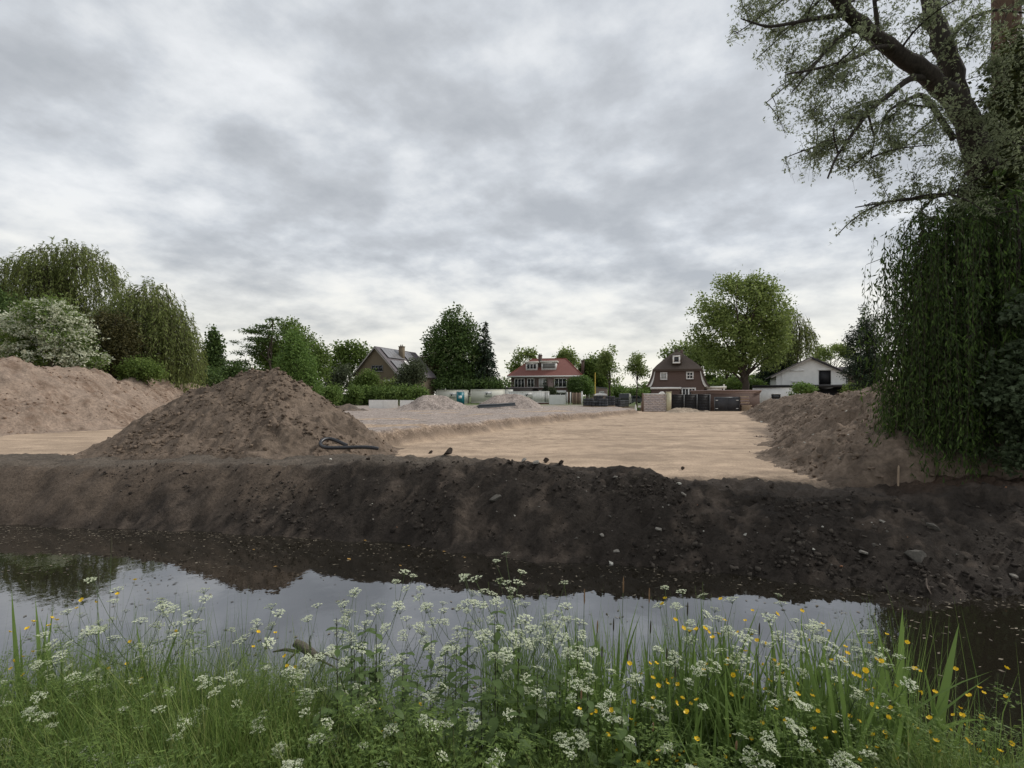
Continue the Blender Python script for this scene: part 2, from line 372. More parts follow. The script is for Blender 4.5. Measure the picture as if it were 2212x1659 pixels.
def build_ground():
    xs = np.unique(np.r_[-2500, -1200, -600, -300, -160, -100, np.arange(-70, -14, 1.0), np.arange(-14, 14, 0.08), np.arange(14, 60, 0.8), 80, 120, 200, 400, 900, 2500].round(3))
    ys = np.unique(np.r_[-60, -20, -6, np.arange(-2, 5, 0.2), np.arange(5, 6, 0.2), np.arange(6, 13.0, 0.055), np.arange(13, 26, 0.09), np.arange(26, 50, 0.3), np.arange(50, 100, 1.5), 110, 130, 160, 220, 340, 600, 1200, 2500].round(3))
    X, Y = np.meshgrid(xs, ys); x, y = X.ravel(), Y.ravel()
    z = H(x, y); col = ground_colour(x, y, z)
    nx, ny = len(xs), len(ys)
    i = np.arange(nx - 1)[None, :] + nx * np.arange(ny - 1)[:, None]
    F = np.stack([i, i + 1, i + nx + 1, i + nx], -1).reshape(-1, 4)
    cx = x[F].mean(1); cy = y[F].mean(1)
    V = np.stack([x, y, z], 1)
    tr = track_mask(cx, cy); bank = cy < y_crest(cx) + w_crest(cx) + 0.8
    ids = np.full(len(F), 4)
    ids[cy < 62] = 3; ids[(tr > 0.5) & (cy < 62)] = 2; ids[bank] = 1; ids[cy < 5.0] = 0
    for k, (nm, mt) in enumerate((('grassy_bank', 'soil'), ('ditch_bank', 'soil'), ('gravel_track', 'gravel'), ('sand_floor', 'sand'), ('ground', 'far'))):
        f = F[ids == k]; u, inv = np.unique(f, return_inverse=True)
        structure(nm, raw_mesh(nm, V[u], [inv.reshape(-1, 4)], M[mt], True, col[u]))
build_ground()

def water_material():
    m, nt, b = new_mat('ditch_water'); N, L = nt.nodes, nt.links
    b.inputs['Base Color'].default_value = (0.020, 0.017, 0.012, 1); b.inputs['Roughness'].default_value = 0.6; b.inputs['Specular IOR Level'].default_value = 0
    g = N.new('ShaderNodeBsdfGlossy'); g.inputs['Roughness'].default_value = 0.015; g.inputs['Color'].default_value = (0.90, 0.915, 0.95, 1)
    fr = N.new('ShaderNodeFresnel'); fr.inputs['IOR'].default_value = 3.6
    tc = N.new('ShaderNodeTexCoord'); n = N.new('ShaderNodeTexNoise'); n.inputs['Scale'].default_value = 5.0; n.inputs['Detail'].default_value = 3; L.new(tc.outputs['Object'], n.inputs['Vector'])
    bp = N.new('ShaderNodeBump'); bp.inputs['Strength'].default_value = 0.06; bp.inputs['Distance'].default_value = 0.02; L.new(n.outputs['Fac'], bp.inputs['Height'])
    L.new(bp.outputs[0], g.inputs['Normal']); L.new(bp.outputs[0], fr.inputs['Normal'])
    mx = N.new('ShaderNodeMixShader'); L.new(fr.outputs[0], mx.inputs[0]); L.new(b.outputs[0], mx.inputs[1]); L.new(g.outputs[0], mx.inputs[2])
    L.new(mx.outputs[0], N.get('Material Output').inputs['Surface'])
    return m
M['water'] = water_material()
structure('water', raw_mesh('water', [(-90, 2.2, WATER), (70, 2.2, WATER), (70, 17, WATER), (-90, 17, WATER)], [[[0, 1, 2, 3]]], M['water']))

# ------------------------------------------------------------------ heaps of sand, soil and gravel
def heap_field(x, y, ridges, slope, seed, rough, rnd=0.35, cone=0.0, fine=1.0):
    h = np.full(x.shape, -9.0)
    for r in ridges:
        r = np.asarray(r, float)
        segs = [(r[0], r[0] + 1e-4)] if len(r) == 1 else list(zip(r[:-1], r[1:]))
        for a, b in segs:
            ab = b[:2] - a[:2]; t = np.clip(((x - a[0]) * ab[0] + (y - a[1]) * ab[1]) / max(ab @ ab, 1e-9), 0, 1)
            d = np.hypot(x - a[0] - t * ab[0], y - a[1] - t * ab[1])
            d = np.sqrt(d * d + rnd * rnd) - rnd
            d = d * (1 + 0.16 * vnoise(x * 0.6, y * 0.6, seed)) 
            sl = t * math.sqrt(float(ab @ ab)) + 1.1 * np.arctan2(y - a[1] - t * ab[1], x - a[0] - t * ab[0]) + a[0] * 0.7
            k = a[2] + t * (b[2] - a[2]) - slope * d + 1.5 * rough * fine * (0.35 - np.abs(vnoise(sl * 1.15, d * 0.25, seed + 11) + 0.5 * vnoise(sl * 2.7, d * 0.3, seed + 12))) * np.clip(d / 1.3, 0, 1)
            h = np.where(h > k, h, k) if cone == 0 else np.log(np.exp(np.clip(h * cone, -60, 60)) + np.exp(np.clip(k * cone, -60, 60))) / cone
    big = fbm(x * 1.0, y * 1.0, seed + 1, 3) * 0.9
    lump = (0.42 - np.abs(fbm(x * 2.3, y * 2.9, seed + 7, 2))) * 0.75 + (0.40 - np.abs(fbm(x * 5.0, y * 6.0, seed + 2, 2, 0.6))) * 0.8 + fbm(x * 10, y * 10, seed + 9, 2) * 0.22
    return h + rough * (big + lump * fine)
def heap(name, label, cat, ridges, slope, colour, res, seed, rough, mat, group=None, rnd=0.35, cone=0.0, margin=1.0, colour2=None, toe=0.0, fine=1.0):
    P = np.vstack([np.asarray(r, float) for r in ridges]); zmax = P[:, 2].max()
    ex = zmax / slope + margin
    xs = np.arange(P[:, 0].min() - ex, P[:, 0].max() + ex, res); ys = np.arange(P[:, 1].min() - ex, P[:, 1].max() + ex, res)
    X, Y = np.meshgrid(xs, ys); x, y = X.ravel(), Y.ravel()
    h = heap_field(x, y, ridges, slope, seed, rough, rnd, cone, fine); g = H(x, y)
    if toe > 0:       # the foot spills out in a concave skirt
        d = h - g; h = g + np.where(d > toe, d, toe * np.exp(np.clip((d - toe) / toe, -8, 0))) - 0.06 * toe - 0.035
    h = h - 2.0 * sstep(1.3, 0.4, y - y_crest(x))
    nx = len(xs); i = np.arange(nx - 1)[None, :] + nx * np.arange(len(ys) - 1)[:, None]
    F = np.stack([i, i + 1, i + nx + 1, i + nx], -1).reshape(-1, 4)
    keep = (h[F] > g[F] - 0.04).any(1) & (h[F] > g[F] - 0.5).all(1)
    F = F[keep]; u, inv = np.unique(F, return_inverse=True)
    n = fbm(x[u] * 0.8, y[u] * 0.8, seed + 5, 3) * 0.6 + 0.75 * fbm(x[u] * 4.2, y[u] * 4.2, seed + 6, 3, 0.6); c = np.tile(np.asarray(colour, float), (len(u), 1))
    c2 = np.asarray(colour2 if colour2 is not None else np.asarray(colour) * 0.72, float)
    c = mixc(c, c2, sstep(0.0, 0.75, n))
    me = raw_mesh(name, np.stack([x, y, h], 1)[u], [inv.reshape(-1, 4)], M[mat], True, np.clip(c, 0, 1))
    return tag(link(name, me), label, cat, group)

B_ = lambda k: BROWN * k
heap('soil_heap', 'large lumpy brown soil heap behind the coiled black hose', 'soil heap',
     [[(-9.7, 14.8, 1.95), (-8.9, 14.7, 2.12), (-8.0, 14.8, 2.50), (-7.35, 14.8, 2.55), (-6.8, 14.9, 2.30)], [(-5.6, 14.0, 0.95)], [(-10.6, 14.0, 1.05)]],
     0.80, B_(1.12), 0.07, 60, 0.11, 'heap', rnd=0.3, toe=0.25, colour2=B_(0.66), fine=1.35)
heap('sand_bank_heap', 'long row of tipped sand heaps below the willows', 'sand heap',
     [[at(-260, 790, 22), at(-60, 772, 24), at(30, 777, 25.5)], [at(30, 777, 25.5), at(75, 795, 27)], [at(75, 795, 27), at(135, 796, 28.5), at(210, 800, 31)], [at(250, 826, 33), at(300, 811, 37), at(345, 818, 39)], [at(365, 830, 42), at(400, 827, 45), at(440, 832, 48)]],
     0.72, np.array([0.272, 0.208, 0.162]), 0.15, 70, 0.20, 'heap', rnd=0.25, toe=0.3, colour2=np.array([0.19, 0.135, 0.10]), fine=0.9)
heap('soil_ridge_heap', 'long brown soil ridge with rubble running towards the hanging willow', 'soil heap',
     [[at(1660, 866, 46), at(1735, 852, 36), at(1765, 848, 31), at(1800, 858, 26)], [at(1800, 858, 26), at(1850, 848, 21), at(1900, 842, 17.5), (11.9, 15.2, 2.15), (10.6, 13.0, 2.1), (10.0, 11.9, 1.8), (9.4, 10.9, 1.5)], [(8.9, 10.9, 1.5), (8.4, 10.1, 1.05)]],
     0.70, B_(1.3), 0.09, 80, 0.13, 'heap', rnd=0.4, toe=0.22, colour2=B_(0.82), fine=1.5)
heap('dark_soil_heap', 'low mixed grey and brown soil heap before the dark fence panels', 'soil heap',
     [[at(672, 867, 35), at(700, 872, 37)], [at(735, 874, 39), at(752, 871, 39.5), at(775, 880, 40)]], 0.62, B_(1.1), 0.13, 90, 0.14, 'heap', rnd=0.3, toe=0.2, colour2=GREY * 0.8)
heap('gravel_heap', 'wide double-topped grey gravel heap before the white hoarding', 'gravel heap',
     [[at(918, 853, 43), at(938, 854, 43.5), at(958, 853.5, 44), at(985, 866, 44)], [at(880, 873, 42), at(905, 864, 42.5)]], 0.60, GRAV * 0.98, 0.12, 100, 0.07, 'gravel', rnd=0.3, toe=0.2)
heap('gravel_heap', 'rounded grey gravel heap behind the bundle of dark pipes', 'gravel heap',
     [[at(1075, 852, 51.5), at(1098, 849.5, 52), at(1125, 852, 52)], [at(1030, 878, 49)]], 0.60, GRAV * 0.98, 0.12, 110, 0.07, 'gravel', rnd=0.3, toe=0.2)
heap('sand_pile', 'small pale sand pile against the black slatted fence', 'sand heap',
     [[at(1462, 880.5, 51.0), at(1482, 879.5, 51.3), at(1498, 882, 51.3)], [at(1525, 886, 51)]], 0.55, np.array([0.36, 0.29, 0.22]), 0.1, 120, 0.06, 'heap', rnd=0.25, toe=0.12)

# ------------------------------------------------------------------ buildings
M['white'] = pmat('white_paint', (0.80, 0.79, 0.76), 0.6, 0.06, 3)
M['offwhite'] = pmat('cream_paint', (0.74, 0.72, 0.64), 0.6, 0.05, 2)
M['render_white'] = pmat('white_render', (0.72, 0.72, 0.70), 0.85, 0.07, 1.5, 0.2, 20)
M['brick'] = pmat('brown_brick', (0.115, 0.078, 0.065), 0.9, 0.25, 14, 0.4, 30, stretch=(1, 1, 3))
M['brick_grey'] = pmat('grey_brown_brick', (0.165, 0.13, 0.088), 0.9, 0.15, 10, 0.3, 30, stretch=(1, 1, 3))
M['brick_pink'] = pmat('pinkish_brick', (0.30, 0.225, 0.21), 0.9, 0.12, 8, 0.3, 30)
M['red_tile'] = pmat('red_roof_tiles', (0.20, 0.078, 0.062), 0.75, 0.22, 5, 0.8, 9, stretch=(3, 1, 6))
M['slate'] = pmat('dark_roof_tiles', (0.115, 0.10, 0.105), 0.75, 0.15, 5, 0.5, 12)
M['thatch'] = pmat('old_thatch', (0.085, 0.066, 0.054), 0.95, 0.30, 7, 0.9, 25, stretch=(4, 4, 1))
M['black'] = pmat('black_paint', (0.012, 0.012, 0.014), 0.6, 0.1, 5)
M['dark_wood'] = pmat('dark_stained_wood', (0.030, 0.025, 0.024), 0.8, 0.25, 8, 0.3, 40, stretch=(1, 1, 6))
M['brown_wood'] = pmat('brown_wood', (0.17, 0.115, 0.085), 0.85, 0.2, 6, 0.3, 40, stretch=(6, 6, 1))
M['pale_wood'] = pmat('pale_wood', (0.36, 0.27, 0.19), 0.85, 0.2, 6, stretch=(6, 6, 1))
M['glass'] = pmat('window_glass', (0.02, 0.022, 0.025), 0.12, 0.1, 2, spec=0.6)
M['blind'] = pmat('grey_blind', (0.22, 0.215, 0.20), 0.7, 0.05, 3)
M['curtain'] = pmat('pale_curtain', (0.42, 0.42, 0.40), 0.8, 0.1, 6)
M['concrete'] = pmat('concrete', (0.32, 0.30, 0.27), 0.9, 0.15, 4, 0.3, 30)
M['metal_grey'] = pmat('grey_metal', (0.16, 0.165, 0.17), 0.5, 0.1, 3)
M['solar'] = pmat('solar_panel', (0.19, 0.185, 0.19), 0.3, 0.06, 2, spec=0.6)

def window(parent, x, z, w, h, y=0.0, lights=1, pane='glass', frame='white', bar=0.09, cross=0, axis='y', depth=0.07, sill=True):
    """a framed window on a wall face at local y (facing -y) or, for axis x, at local x (facing +x)"""
    def bx(m, a0, a1, z0, z1, d0, d1):
        if axis == 'y': m.box(a0, a1, y - d1, y - d0, z0, z1)
        else: m.box(y + d0, y + d1, a0, a1, z0, z1)
    f = MB()
    bx(f, x, x + w, z, z + bar, 0.0, depth); bx(f, x, x + w, z + h - bar, z + h, 0.0, depth)
    bx(f, x, x + bar, z + bar, z + h - bar, 0.0, depth); bx(f, x + w - bar, x + w, z + bar, z + h - bar, 0.0, depth)
    lw = (w - 2 * bar - (lights - 1) * bar) / lights
    for i in range(1, lights):
        q = x + bar + i * lw + (i - 1) * bar; bx(f, q, q + bar, z + bar, z + h - bar, 0.0, depth)
    if cross:
        b2 = bar * 0.5
        for i in range(lights):
            q = x + bar + i * (lw + bar); bx(f, q + lw / 2 - b2 / 2, q + lw / 2 + b2 / 2, z + bar, z + h - bar, 0.012, depth * 0.7)
            bx(f, q, q + lw / 2 - b2 / 2, z + h / 2 - b2 / 2, z + h / 2 + b2 / 2, 0.012, depth * 0.7); bx(f, q + lw / 2 + b2 / 2, q + lw, z + h / 2 - b2 / 2, z + h / 2 + b2 / 2, 0.012, depth * 0.7)
    fo = f.part('window', M[frame], parent)
    for i in range(lights):
        q = x + bar + i * (lw + bar); p = MB(); bx(p, q, q + lw, z + bar, z + h - bar, 0.002, 0.012); p.part('pane', M[pane if isinstance(pane, str) else pane[i]], fo)
    if sill:
        s = MB(); bx(s, x - 0.06, x + w + 0.06, z - 0.07, z - 0.003, 0.0, depth + 0.08); s.part('sill', M['brick' if frame == 'white' else 'concrete'], fo)
    return fo

def roof_slab(p0, p1, p2, p3, t=0.14):
    """sloped slab through four corners, thickness t downwards"""
    return MB().prism([p0, p1, p2, p3], (0, 0, -t))

def gable_house(root, W, L, ez, rz, over=0.4, wall='brick', roof='slate', base=0.0, front_over=0.35, mid=None):
    """walls with a gable at local y=0 facing -y and ridge along +y"""
    hw = W / 2; mid = 0.0 if mid is None else mid
    MB().prism([(-hw, 0, base), (hw, 0, base), (hw, 0, ez), (mid, 0, rz - 0.05), (-hw, 0, ez)], (0, L, 0)).part('wall', M[wall], root)
    kL = (rz - ez) / (hw + mid); kR = (rz - ez) / (hw - mid); e = over
    y0, y1 = -front_over, L + front_over
    r = roof_slab((-hw - e, y0, ez - e * kL + 0.16), (mid - 0.004, y0, rz + 0.16), (mid - 0.004, y1, rz + 0.16), (-hw - e, y1, ez - e * kL + 0.16)).part('roof', M[roof], root)
    r2 = roof_slab((mid + 0.004, y0, rz + 0.16), (hw + e, y0, ez - e * kR + 0.16), (hw + e, y1, ez - e * kR + 0.16), (mid + 0.004, y1, rz + 0.16)).part('roof', M[roof], root)
    return r, r2

# --- house with solar panels
def solar_house():
    Y = 84.0; p = at(812, 870, Y); ang = -20.0
    root = thing('gabled_house', 'grey-brown gabled house with solar panels on its dark roof', 'house', (p[0], Y, 0), rad(ang))
    W, L, ez, rz = 9.0, 12.6, 5.6, 10.25
    r1, r2 = gable_house(root, W, L, ez, rz, 0.45, 'brick_grey', 'slate', 0, 0.45)
    k = (rz - ez) / (W / 2)
    # verge boards
    for s in (-1, 1):
        MB().prism([(s * 0.0, -0.46, rz + 0.05), (s * (W / 2 + 0.45), -0.46, ez - 0.45 * k + 0.05), (s * (W / 2 + 0.45), -0.46, ez - 0.45 * k - 0.22), (s * 0.0, -0.46, rz - 0.22)], (0, -0.05, 0)).part('verge_board', M['concrete'], root)
    window(root, -0.85, 6.0, 2.3, 1.05, -0.002, 3, 'glass', 'metal_grey', 0.08)
    window(root, 1.7, 1.2, 1.9, 3.4, -0.002, 2, 'glass', 'metal_grey', 0.1)
    MB().box(1.75, 3.55, -0.14, -0.09, 4.05, 4.5).part('awning', M['white'], root)
    window(root, 1.0, 2.6, 2.2, 1.4, W / 2 + 0.002, 2, 'glass', 'metal_grey', 0.08, axis='x')
    # balcony
    MB().box(-1.5, 1.4, -1.3, -0.003, 1.9, 2.05).part('balcony', M['concrete'], root)
    rl = MB()
    for x in np.linspace(-1.5, 1.36, 9): rl.box(x, x + 0.04, -1.3, -1.26, 2.05, 3.0)
    rl.box(-1.5, 1.4, -1.32, -1.25, 3.0, 3.06); rl.part('railing', M['dark_wood'], root)
    # solar panels on the right slope: t down the slope, y along the ridge
    def sp(y0, y1, t0, t1):
        n = Vector((k, 0, 1)).normalized(); off = 0.20
        def q(y, t): x = t * (W / 2); return np.array([x + n.x * off, y, rz - k * x + n.z * off + 0.1])
        MB().prism([q(y0, t0), q(y0, t1), q(y1, t1), q(y1, t0)], (n.x * 0.05, 0, n.z * 0.05)).part('solar_panel', M['solar'], root)
    for i in range(5): sp(0.7 + i * 1.05, 1.7 + i * 1.05, 0.06, 0.44)
    for i in range(3): sp(6.9 + i * 1.05, 7.9 + i * 1.05, 0.08, 0.46)
    for i in range(3): sp(0.6 + i * 1.05, 1.6 + i * 1.05, 0.54, 0.92)
    def sky(y0, y1, t0, t1):
        n = Vector((k, 0, 1)).normalized()
        def q(y, t): x = t * (W / 2); return np.array([x + n.x * 0.16, y, rz - k * x + n.z * 0.16 + 0.1])
        f = MB().prism([q(y0, t0), q(y0, t1), q(y1, t1), q(y1, t0)], (n.x * 0.08, 0, n.z * 0.08)).part('roof_window', M['white'], root)
    sky(5.1, 5.8, 0.50, 0.74); sky(6.6, 7.3, 0.50, 0.74)
    c = MB().box(1.2, 2.0, 5.25, 6.05, 7.6, 10.75).box(1.14, 2.06, 5.19, 6.11, 10.75, 10.9).part('chimney', M['brick_grey'], r2)
    for dx in (1.3, 1.65): MB().tube([(dx + 0.08, 5.65, 10.9), (dx + 0.08, 5.65, 11.2)], [0.11, 0.10], 8).part('chimney_pot', M['concrete'], r2)
solar_house()

# --- villa with red hipped roof
def villa():
    Y = 104.0; a = at(1106, 814, Y + 2); root = thing('hipped_villa', 'brown brick villa with red tiled hipped roof and two white dormers', 'house', (a[0] - 0.2, Y + 2.4, 0.1), rad(-11))
    W, D, ez, rz = 15.0, 11.0, 5.75, 10.15; o = 0.75
    MB().box(0, W, 0, D, 0, ez).part('wall', M['brick'], root)
    MB().box(8.2, 9.3, -0.012, 0.1, 0, ez - 0.05).part('pier', M['brick_pink'], root)
    R0, R1 = (4.0, D / 2, rz), (W - 3.4, D / 2, rz); e = [(-o, -o, ez + 0.28), (W + o, -o, ez + 0.28), (W + o, D + o, ez + 0.28), (-o, D + o, ez + 0.28)]
    roof = MB().poly([e[0], e[1], R1, R0]).poly([e[1], e[2], R1]).poly([e[2], e[3], R0, R1]).poly([e[3], e[0], R0]).poly(e[::-1]).part('roof', M['red_tile'], root)
    MB().box(-o - 0.02, W + o + 0.02, -o - 0.04, D + o, ez - 0.02, ez + 0.276).part('fascia', M['white'], root)
    # hip and ridge tiles
    rg = MB()
    for p, q in ((R0, R1), (e[0], R0), (e[1], R1), (e[2], R1)): rg.tube([np.array(p) + (0, 0, 0.03), np.array(q) + (0, 0, 0.03)], [0.1, 0.1], 6)
    rg.part('ridge_tiles', pmat('ridge_tile', (0.20, 0.055, 0.04), 0.8, 0.2, 4), roof)
    zr = lambda y: ez + 0.28 + (rz - ez - 0.28) * (y + o) / (D / 2 + o)
    def dormer(x0, x1, z0, z1, yf, lights, pane):
        yb = (z1 - ez - 0.28) / (rz - ez - 0.28) * (D / 2 + o) - o
        d = MB().box(x0, x1, yf, yb, z0, z1).part('dormer', M['white'], root)
        MB().box(x0 - 0.25, x1 + 0.25, yf - 0.3, yb + 0.05, z1 + 0.003, z1 + 0.30).part('dormer_roof', M['offwhite'], d)
        window(d, x0 + 0.15, z0 + 0.25, x1 - x0 - 0.3, z1 - z0 - 0.4, yf - 0.003, lights, pane, 'white', 0.16, sill=False)
    dormer(3.1, 5.7, 7.25, 8.95, 1.2, 3, 'glass')
    dormer(6.6, 9.9, 7.25, 9.05, 1.2, 1, 'blind')
    MB().box(5.78, 6.5, 2.2, 3.3, 7.4, 10.65).box(5.70, 6.58, 2.12, 3.38, 10.65, 10.8).part('chimney', M['brick'], roof)
    for x in (5.95, 6.3): MB().tube([(x, 2.75, 10.8), (x, 2.75, 11.15)], [0.12, 0.10], 8).part('chimney_pot', M['dark_wood'], roof)
    MB().box(W + 0.1, W + 0.8, 6.0, 7.2, 5.9, 9.6).box(W + 0.02, W + 0.88, 5.92, 7.28, 9.6, 9.78).part('chimney', M['brick'], roof)
    # windows of the upper storey
    window(root, 0.75, 3.35, 2.3, 2.1, -0.003, 3, 'glass', 'white', 0.14)
    window(root, 3.6, 3.45, 1.6, 2.0, -0.003, 2, 'glass', 'white', 0.14)
    window(root, 6.2, 3.45, 1.6, 2.0, -0.003, 2, 'curtain', 'white', 0.14)
    window(root, 9.6, 3.45, 2.7, 2.0, -0.003, 3, 'glass', 'white', 0.14)
    # ground floor bays seen above the hoarding
    window(root, 6.3, 0.6, 2.9, 2.2, -0.003, 2, 'glass', 'white', 0.18)
    window(root, 9.8, 0.6, 2.3, 2.2, -0.003, 2, 'glass', 'white', 0.18)
    MB().box(6.2, 9.25, -0.25, -0.08, 2.2, 2.75).part('sun_blind_box', M['white'], root)
    MB().box(9.72, 12.2, -0.25, -0.08, 2.2, 2.75).part('sun_blind_box', M['white'], root)
    MB().tube([(5.6, -0.3, ez), (5.6, -0.08, ez - 0.5), (5.6, -0.08, 0)], [0.06] * 3, 6).part('downpipe', M['metal_grey'], root)
    window(root, 2.5, 3.4, 1.3, 1.8, W + 0.003, 1, 'glass', 'white', 0.14, axis='x')
villa()

# --- flat-roofed brick annexe beside the villa
def annexe():
    Y = 98.0; p = at(1266, 870, Y); root = thing('brick_annexe', 'low pinkish brick annexe with one small white window beside the villa', 'annexe', (p[0], Y, 0.1), rad(-12))
    MB().prism([(0, 0, 0), (4.2, 0, 0), (4.2, 0, 3.1), (0, 0, 3.55)], (0, 5, 0)).part('wall', M['brick_pink'], root)
    MB().prism([(-0.1, -0.1, 3.57), (4.3, -0.1, 3.1), (4.3, -0.1, 3.26), (-0.1, -0.1, 3.73)], (0, 5.2, 0)).part('roof', M['metal_grey'], root)
    window(root, 2.6, 1.75, 1.0, 0.8, -0.003, 3, 'glass', 'white', 0.12)
    MB().box(0.55, 0.8, -0.05, -0.003, 0, 3.3).part('pilaster', M['white'], root)
annexe()

# --- thatched house
def thatched():
    Y = 66.0; p = at(1463, 870, Y); root = thing('thatched_house', 'brown brick house with thatched half-hipped gable and white curved bargeboards', 'house', (p[0], Y, 0), rad(-16))
    s = Y / FS; W = 3.28
    zt, zh, zf = 8.15, 5.45, 3.0      # apex, hip edge, foot of the curved gable edge
    # wall outline follows the bell-shaped gable
    prof = [(3.62, zf), (3.42, zf + 0.35), (3.22, zf + 0.95), (3.1, zf + 1.7), (3.0, zh)]
    pts = [(-3.3, 0, 0), (3.3, 0, 0)] + [(x - 0.12, 0, z) for x, z in prof] + [(-x + 0.12, 0, z) for x, z in prof[::-1]]
    MB().prism(pts, (0, 9, 0)).part('wall', M['brick'], root)
    # thatched half hip over the gable, ridge behind
    n = 14; roof = MB()
    front = [(-3.35, -0.42, zh - 0.12), (3.35, -0.42, zh - 0.05)]
    def curve(sx, y):    # side roof line from ridge down to the swept foot
        return [(sx * q, y, z) for q, z in ((0.0, zt), (0.9, 7.55), (1.9, 6.75), (2.7, 6.05), (3.25, zh), (3.40, zh - 0.8), (3.55, zf + 1.2), (3.85, zf + 0.45), (4.2, zf + 0.02))]
    ys = (2.2, 9.5)
    for sx in (-1, 1):
        top = [curve(sx, y) for y in ys]
        for i in range(8): roof.poly([top[0][i], top[0][i + 1], top[1][i + 1], top[1][i]] if sx > 0 else [top[0][i], top[1][i], top[1][i + 1], top[0][i + 1]])
        # verge: from gable plane to where the hip starts
        c0 = curve(sx, -0.3)
        for i in range(4, 8): roof.poly([c0[i], c0[i + 1], top[0][i + 1], top[0][i]] if sx > 0 else [c0[i], top[0][i], top[0][i + 1], c0[i + 1]])
        # underside thickness of the verge
        for i in range(4, 8):
            a, b = np.array(c0[i]), np.array(c0[i + 1]); off = np.array([-sx * 0.28, 0, -0.04]); roof.poly([a, b, b + off, a + off])
    # the hip face, bulging
    L0 = [np.array(q) for q in curve(-1, 2.2)[:5]]; R0 = [np.array(q) for q in curve(1, 2.2)[:5]]
    for i in range(4):
        t0, t1 = i / 4, (i + 1) / 4
        def rowp(k, t, side):
            a = (L0 if side < 0 else R0)[k]; y = 2.2 - 2.62 * t ** 0.85; return np.array([a[0] * 1.0, y, a[2] - 0.05 * t])
        a, b = rowp(i, t0, -1), rowp(i, t0, 1); c, d = rowp(i + 1, t1, 1), rowp(i + 1, t1, -1)
        roof.poly([a, d, c, b])
        for k, tt, sd in ((i, t0, -1),):
            pass
        # close between hip face and side roof
        roof.poly([a, L0[i], L0[i + 1], d]); roof.poly([b, c, R0[i + 1], R0[i]])
    e0, e1 = rowp(4, 1.0, -1), rowp(4, 1.0, 1)
    roof.poly([e0, e1, e1 + (0, 0.1, -0.28), e0 + (0, 0.1, -0.28)]); roof.poly([e0 + (0, 0.1, -0.28), e1 + (0, 0.1, -0.28), (3.1, 0.02, zh - 0.25), (-3.1, 0.02, zh - 0.25)])
    rf = roof.part('roof', M['thatch'], root, True)
    MB().tube([(0, 2.0, zt + 0.02), (0, 9.4, zt + 0.02)], [0.22, 0.22], 8).part('ridge', M['thatch'], rf)
    MB().box(0.55, 0.95, 3.2, 3.6, 7.2, 8.35).part('chimney', M['brick'], rf)
    # white bargeboards following the sweep
    for sx in (-1, 1):
        prof2 = [(4.02, zf - 0.02), (3.62, zf + 0.38), (3.36, zf + 1.0), (3.2, zf + 1.75), (3.1, zh - 0.32)]
        b = MB()
        for i in range(4):
            (x0, z0), (x1, z1) = prof2[i], prof2[i + 1]; w0, w1 = (0.5, 0.34, 0.27, 0.23, 0.2)[i], (0.5, 0.34, 0.27, 0.23, 0.2)[i + 1]
            b.prism([(sx * x0, -0.10, z0), (sx * x1, -0.10, z1), (sx * (x1 - w1), -0.10, z1), (sx * (x0 - w0), -0.10, z0)], (0, -0.06, 0))
        b.part('bargeboard', M['white'], root)
    # small thatched dormer window high in the hip
    d = MB().box(-0.75, 0.55, -0.35, 1.2, 6.1, 7.35).part('dormer', M['thatch'], root)
    window(d, -0.62, 6.18, 0.98, 1.08, -0.353, 1, 'glass', 'white', 0.2, sill=False)
    window(root, -2.25, 3.95, 0.95, 1.05, -0.003, 1, 'curtain', 'white', 0.16)
    window(root, 1.15, 4.0, 0.95, 1.05, -0.003, 1, 'glass', 'white', 0.16, cross=1)
    window(root, 0.55, 0.9, 1.85, 1.95, -0.003, 2, 'glass', 'white', 0.17, cross=1)
    # low lean-to with white cornice
    MB().box(-3.35, 0.25, -1.1, -0.004, 0, 2.65).part('porch', M['brick'], root)
    MB().box(-3.55, 0.45, -1.3, -0.003, 2.653, 2.92).part('cornice', M['white'], root)
    # side bay on the right
    bay = MB().box(3.75, 6.1, 0.6, 4, 0, 2.75).part('side_bay', M['brick'], root)
    MB().box(3.55, 6.3, 0.4, 4.2, 2.753, 3.05).part('bay_roof', M['offwhite'], bay)
    window(bay, 3.85, 1.0, 1.9, 1.7, 0.597, 2, 'glass', 'white', 0.17, cross=1)
    MB().tube([(6.0, 0.5, 0), (6.0, 0.5, 3.3)], [0.11, 0.11], 8).part('downpipe', M['white'], root)
thatched()

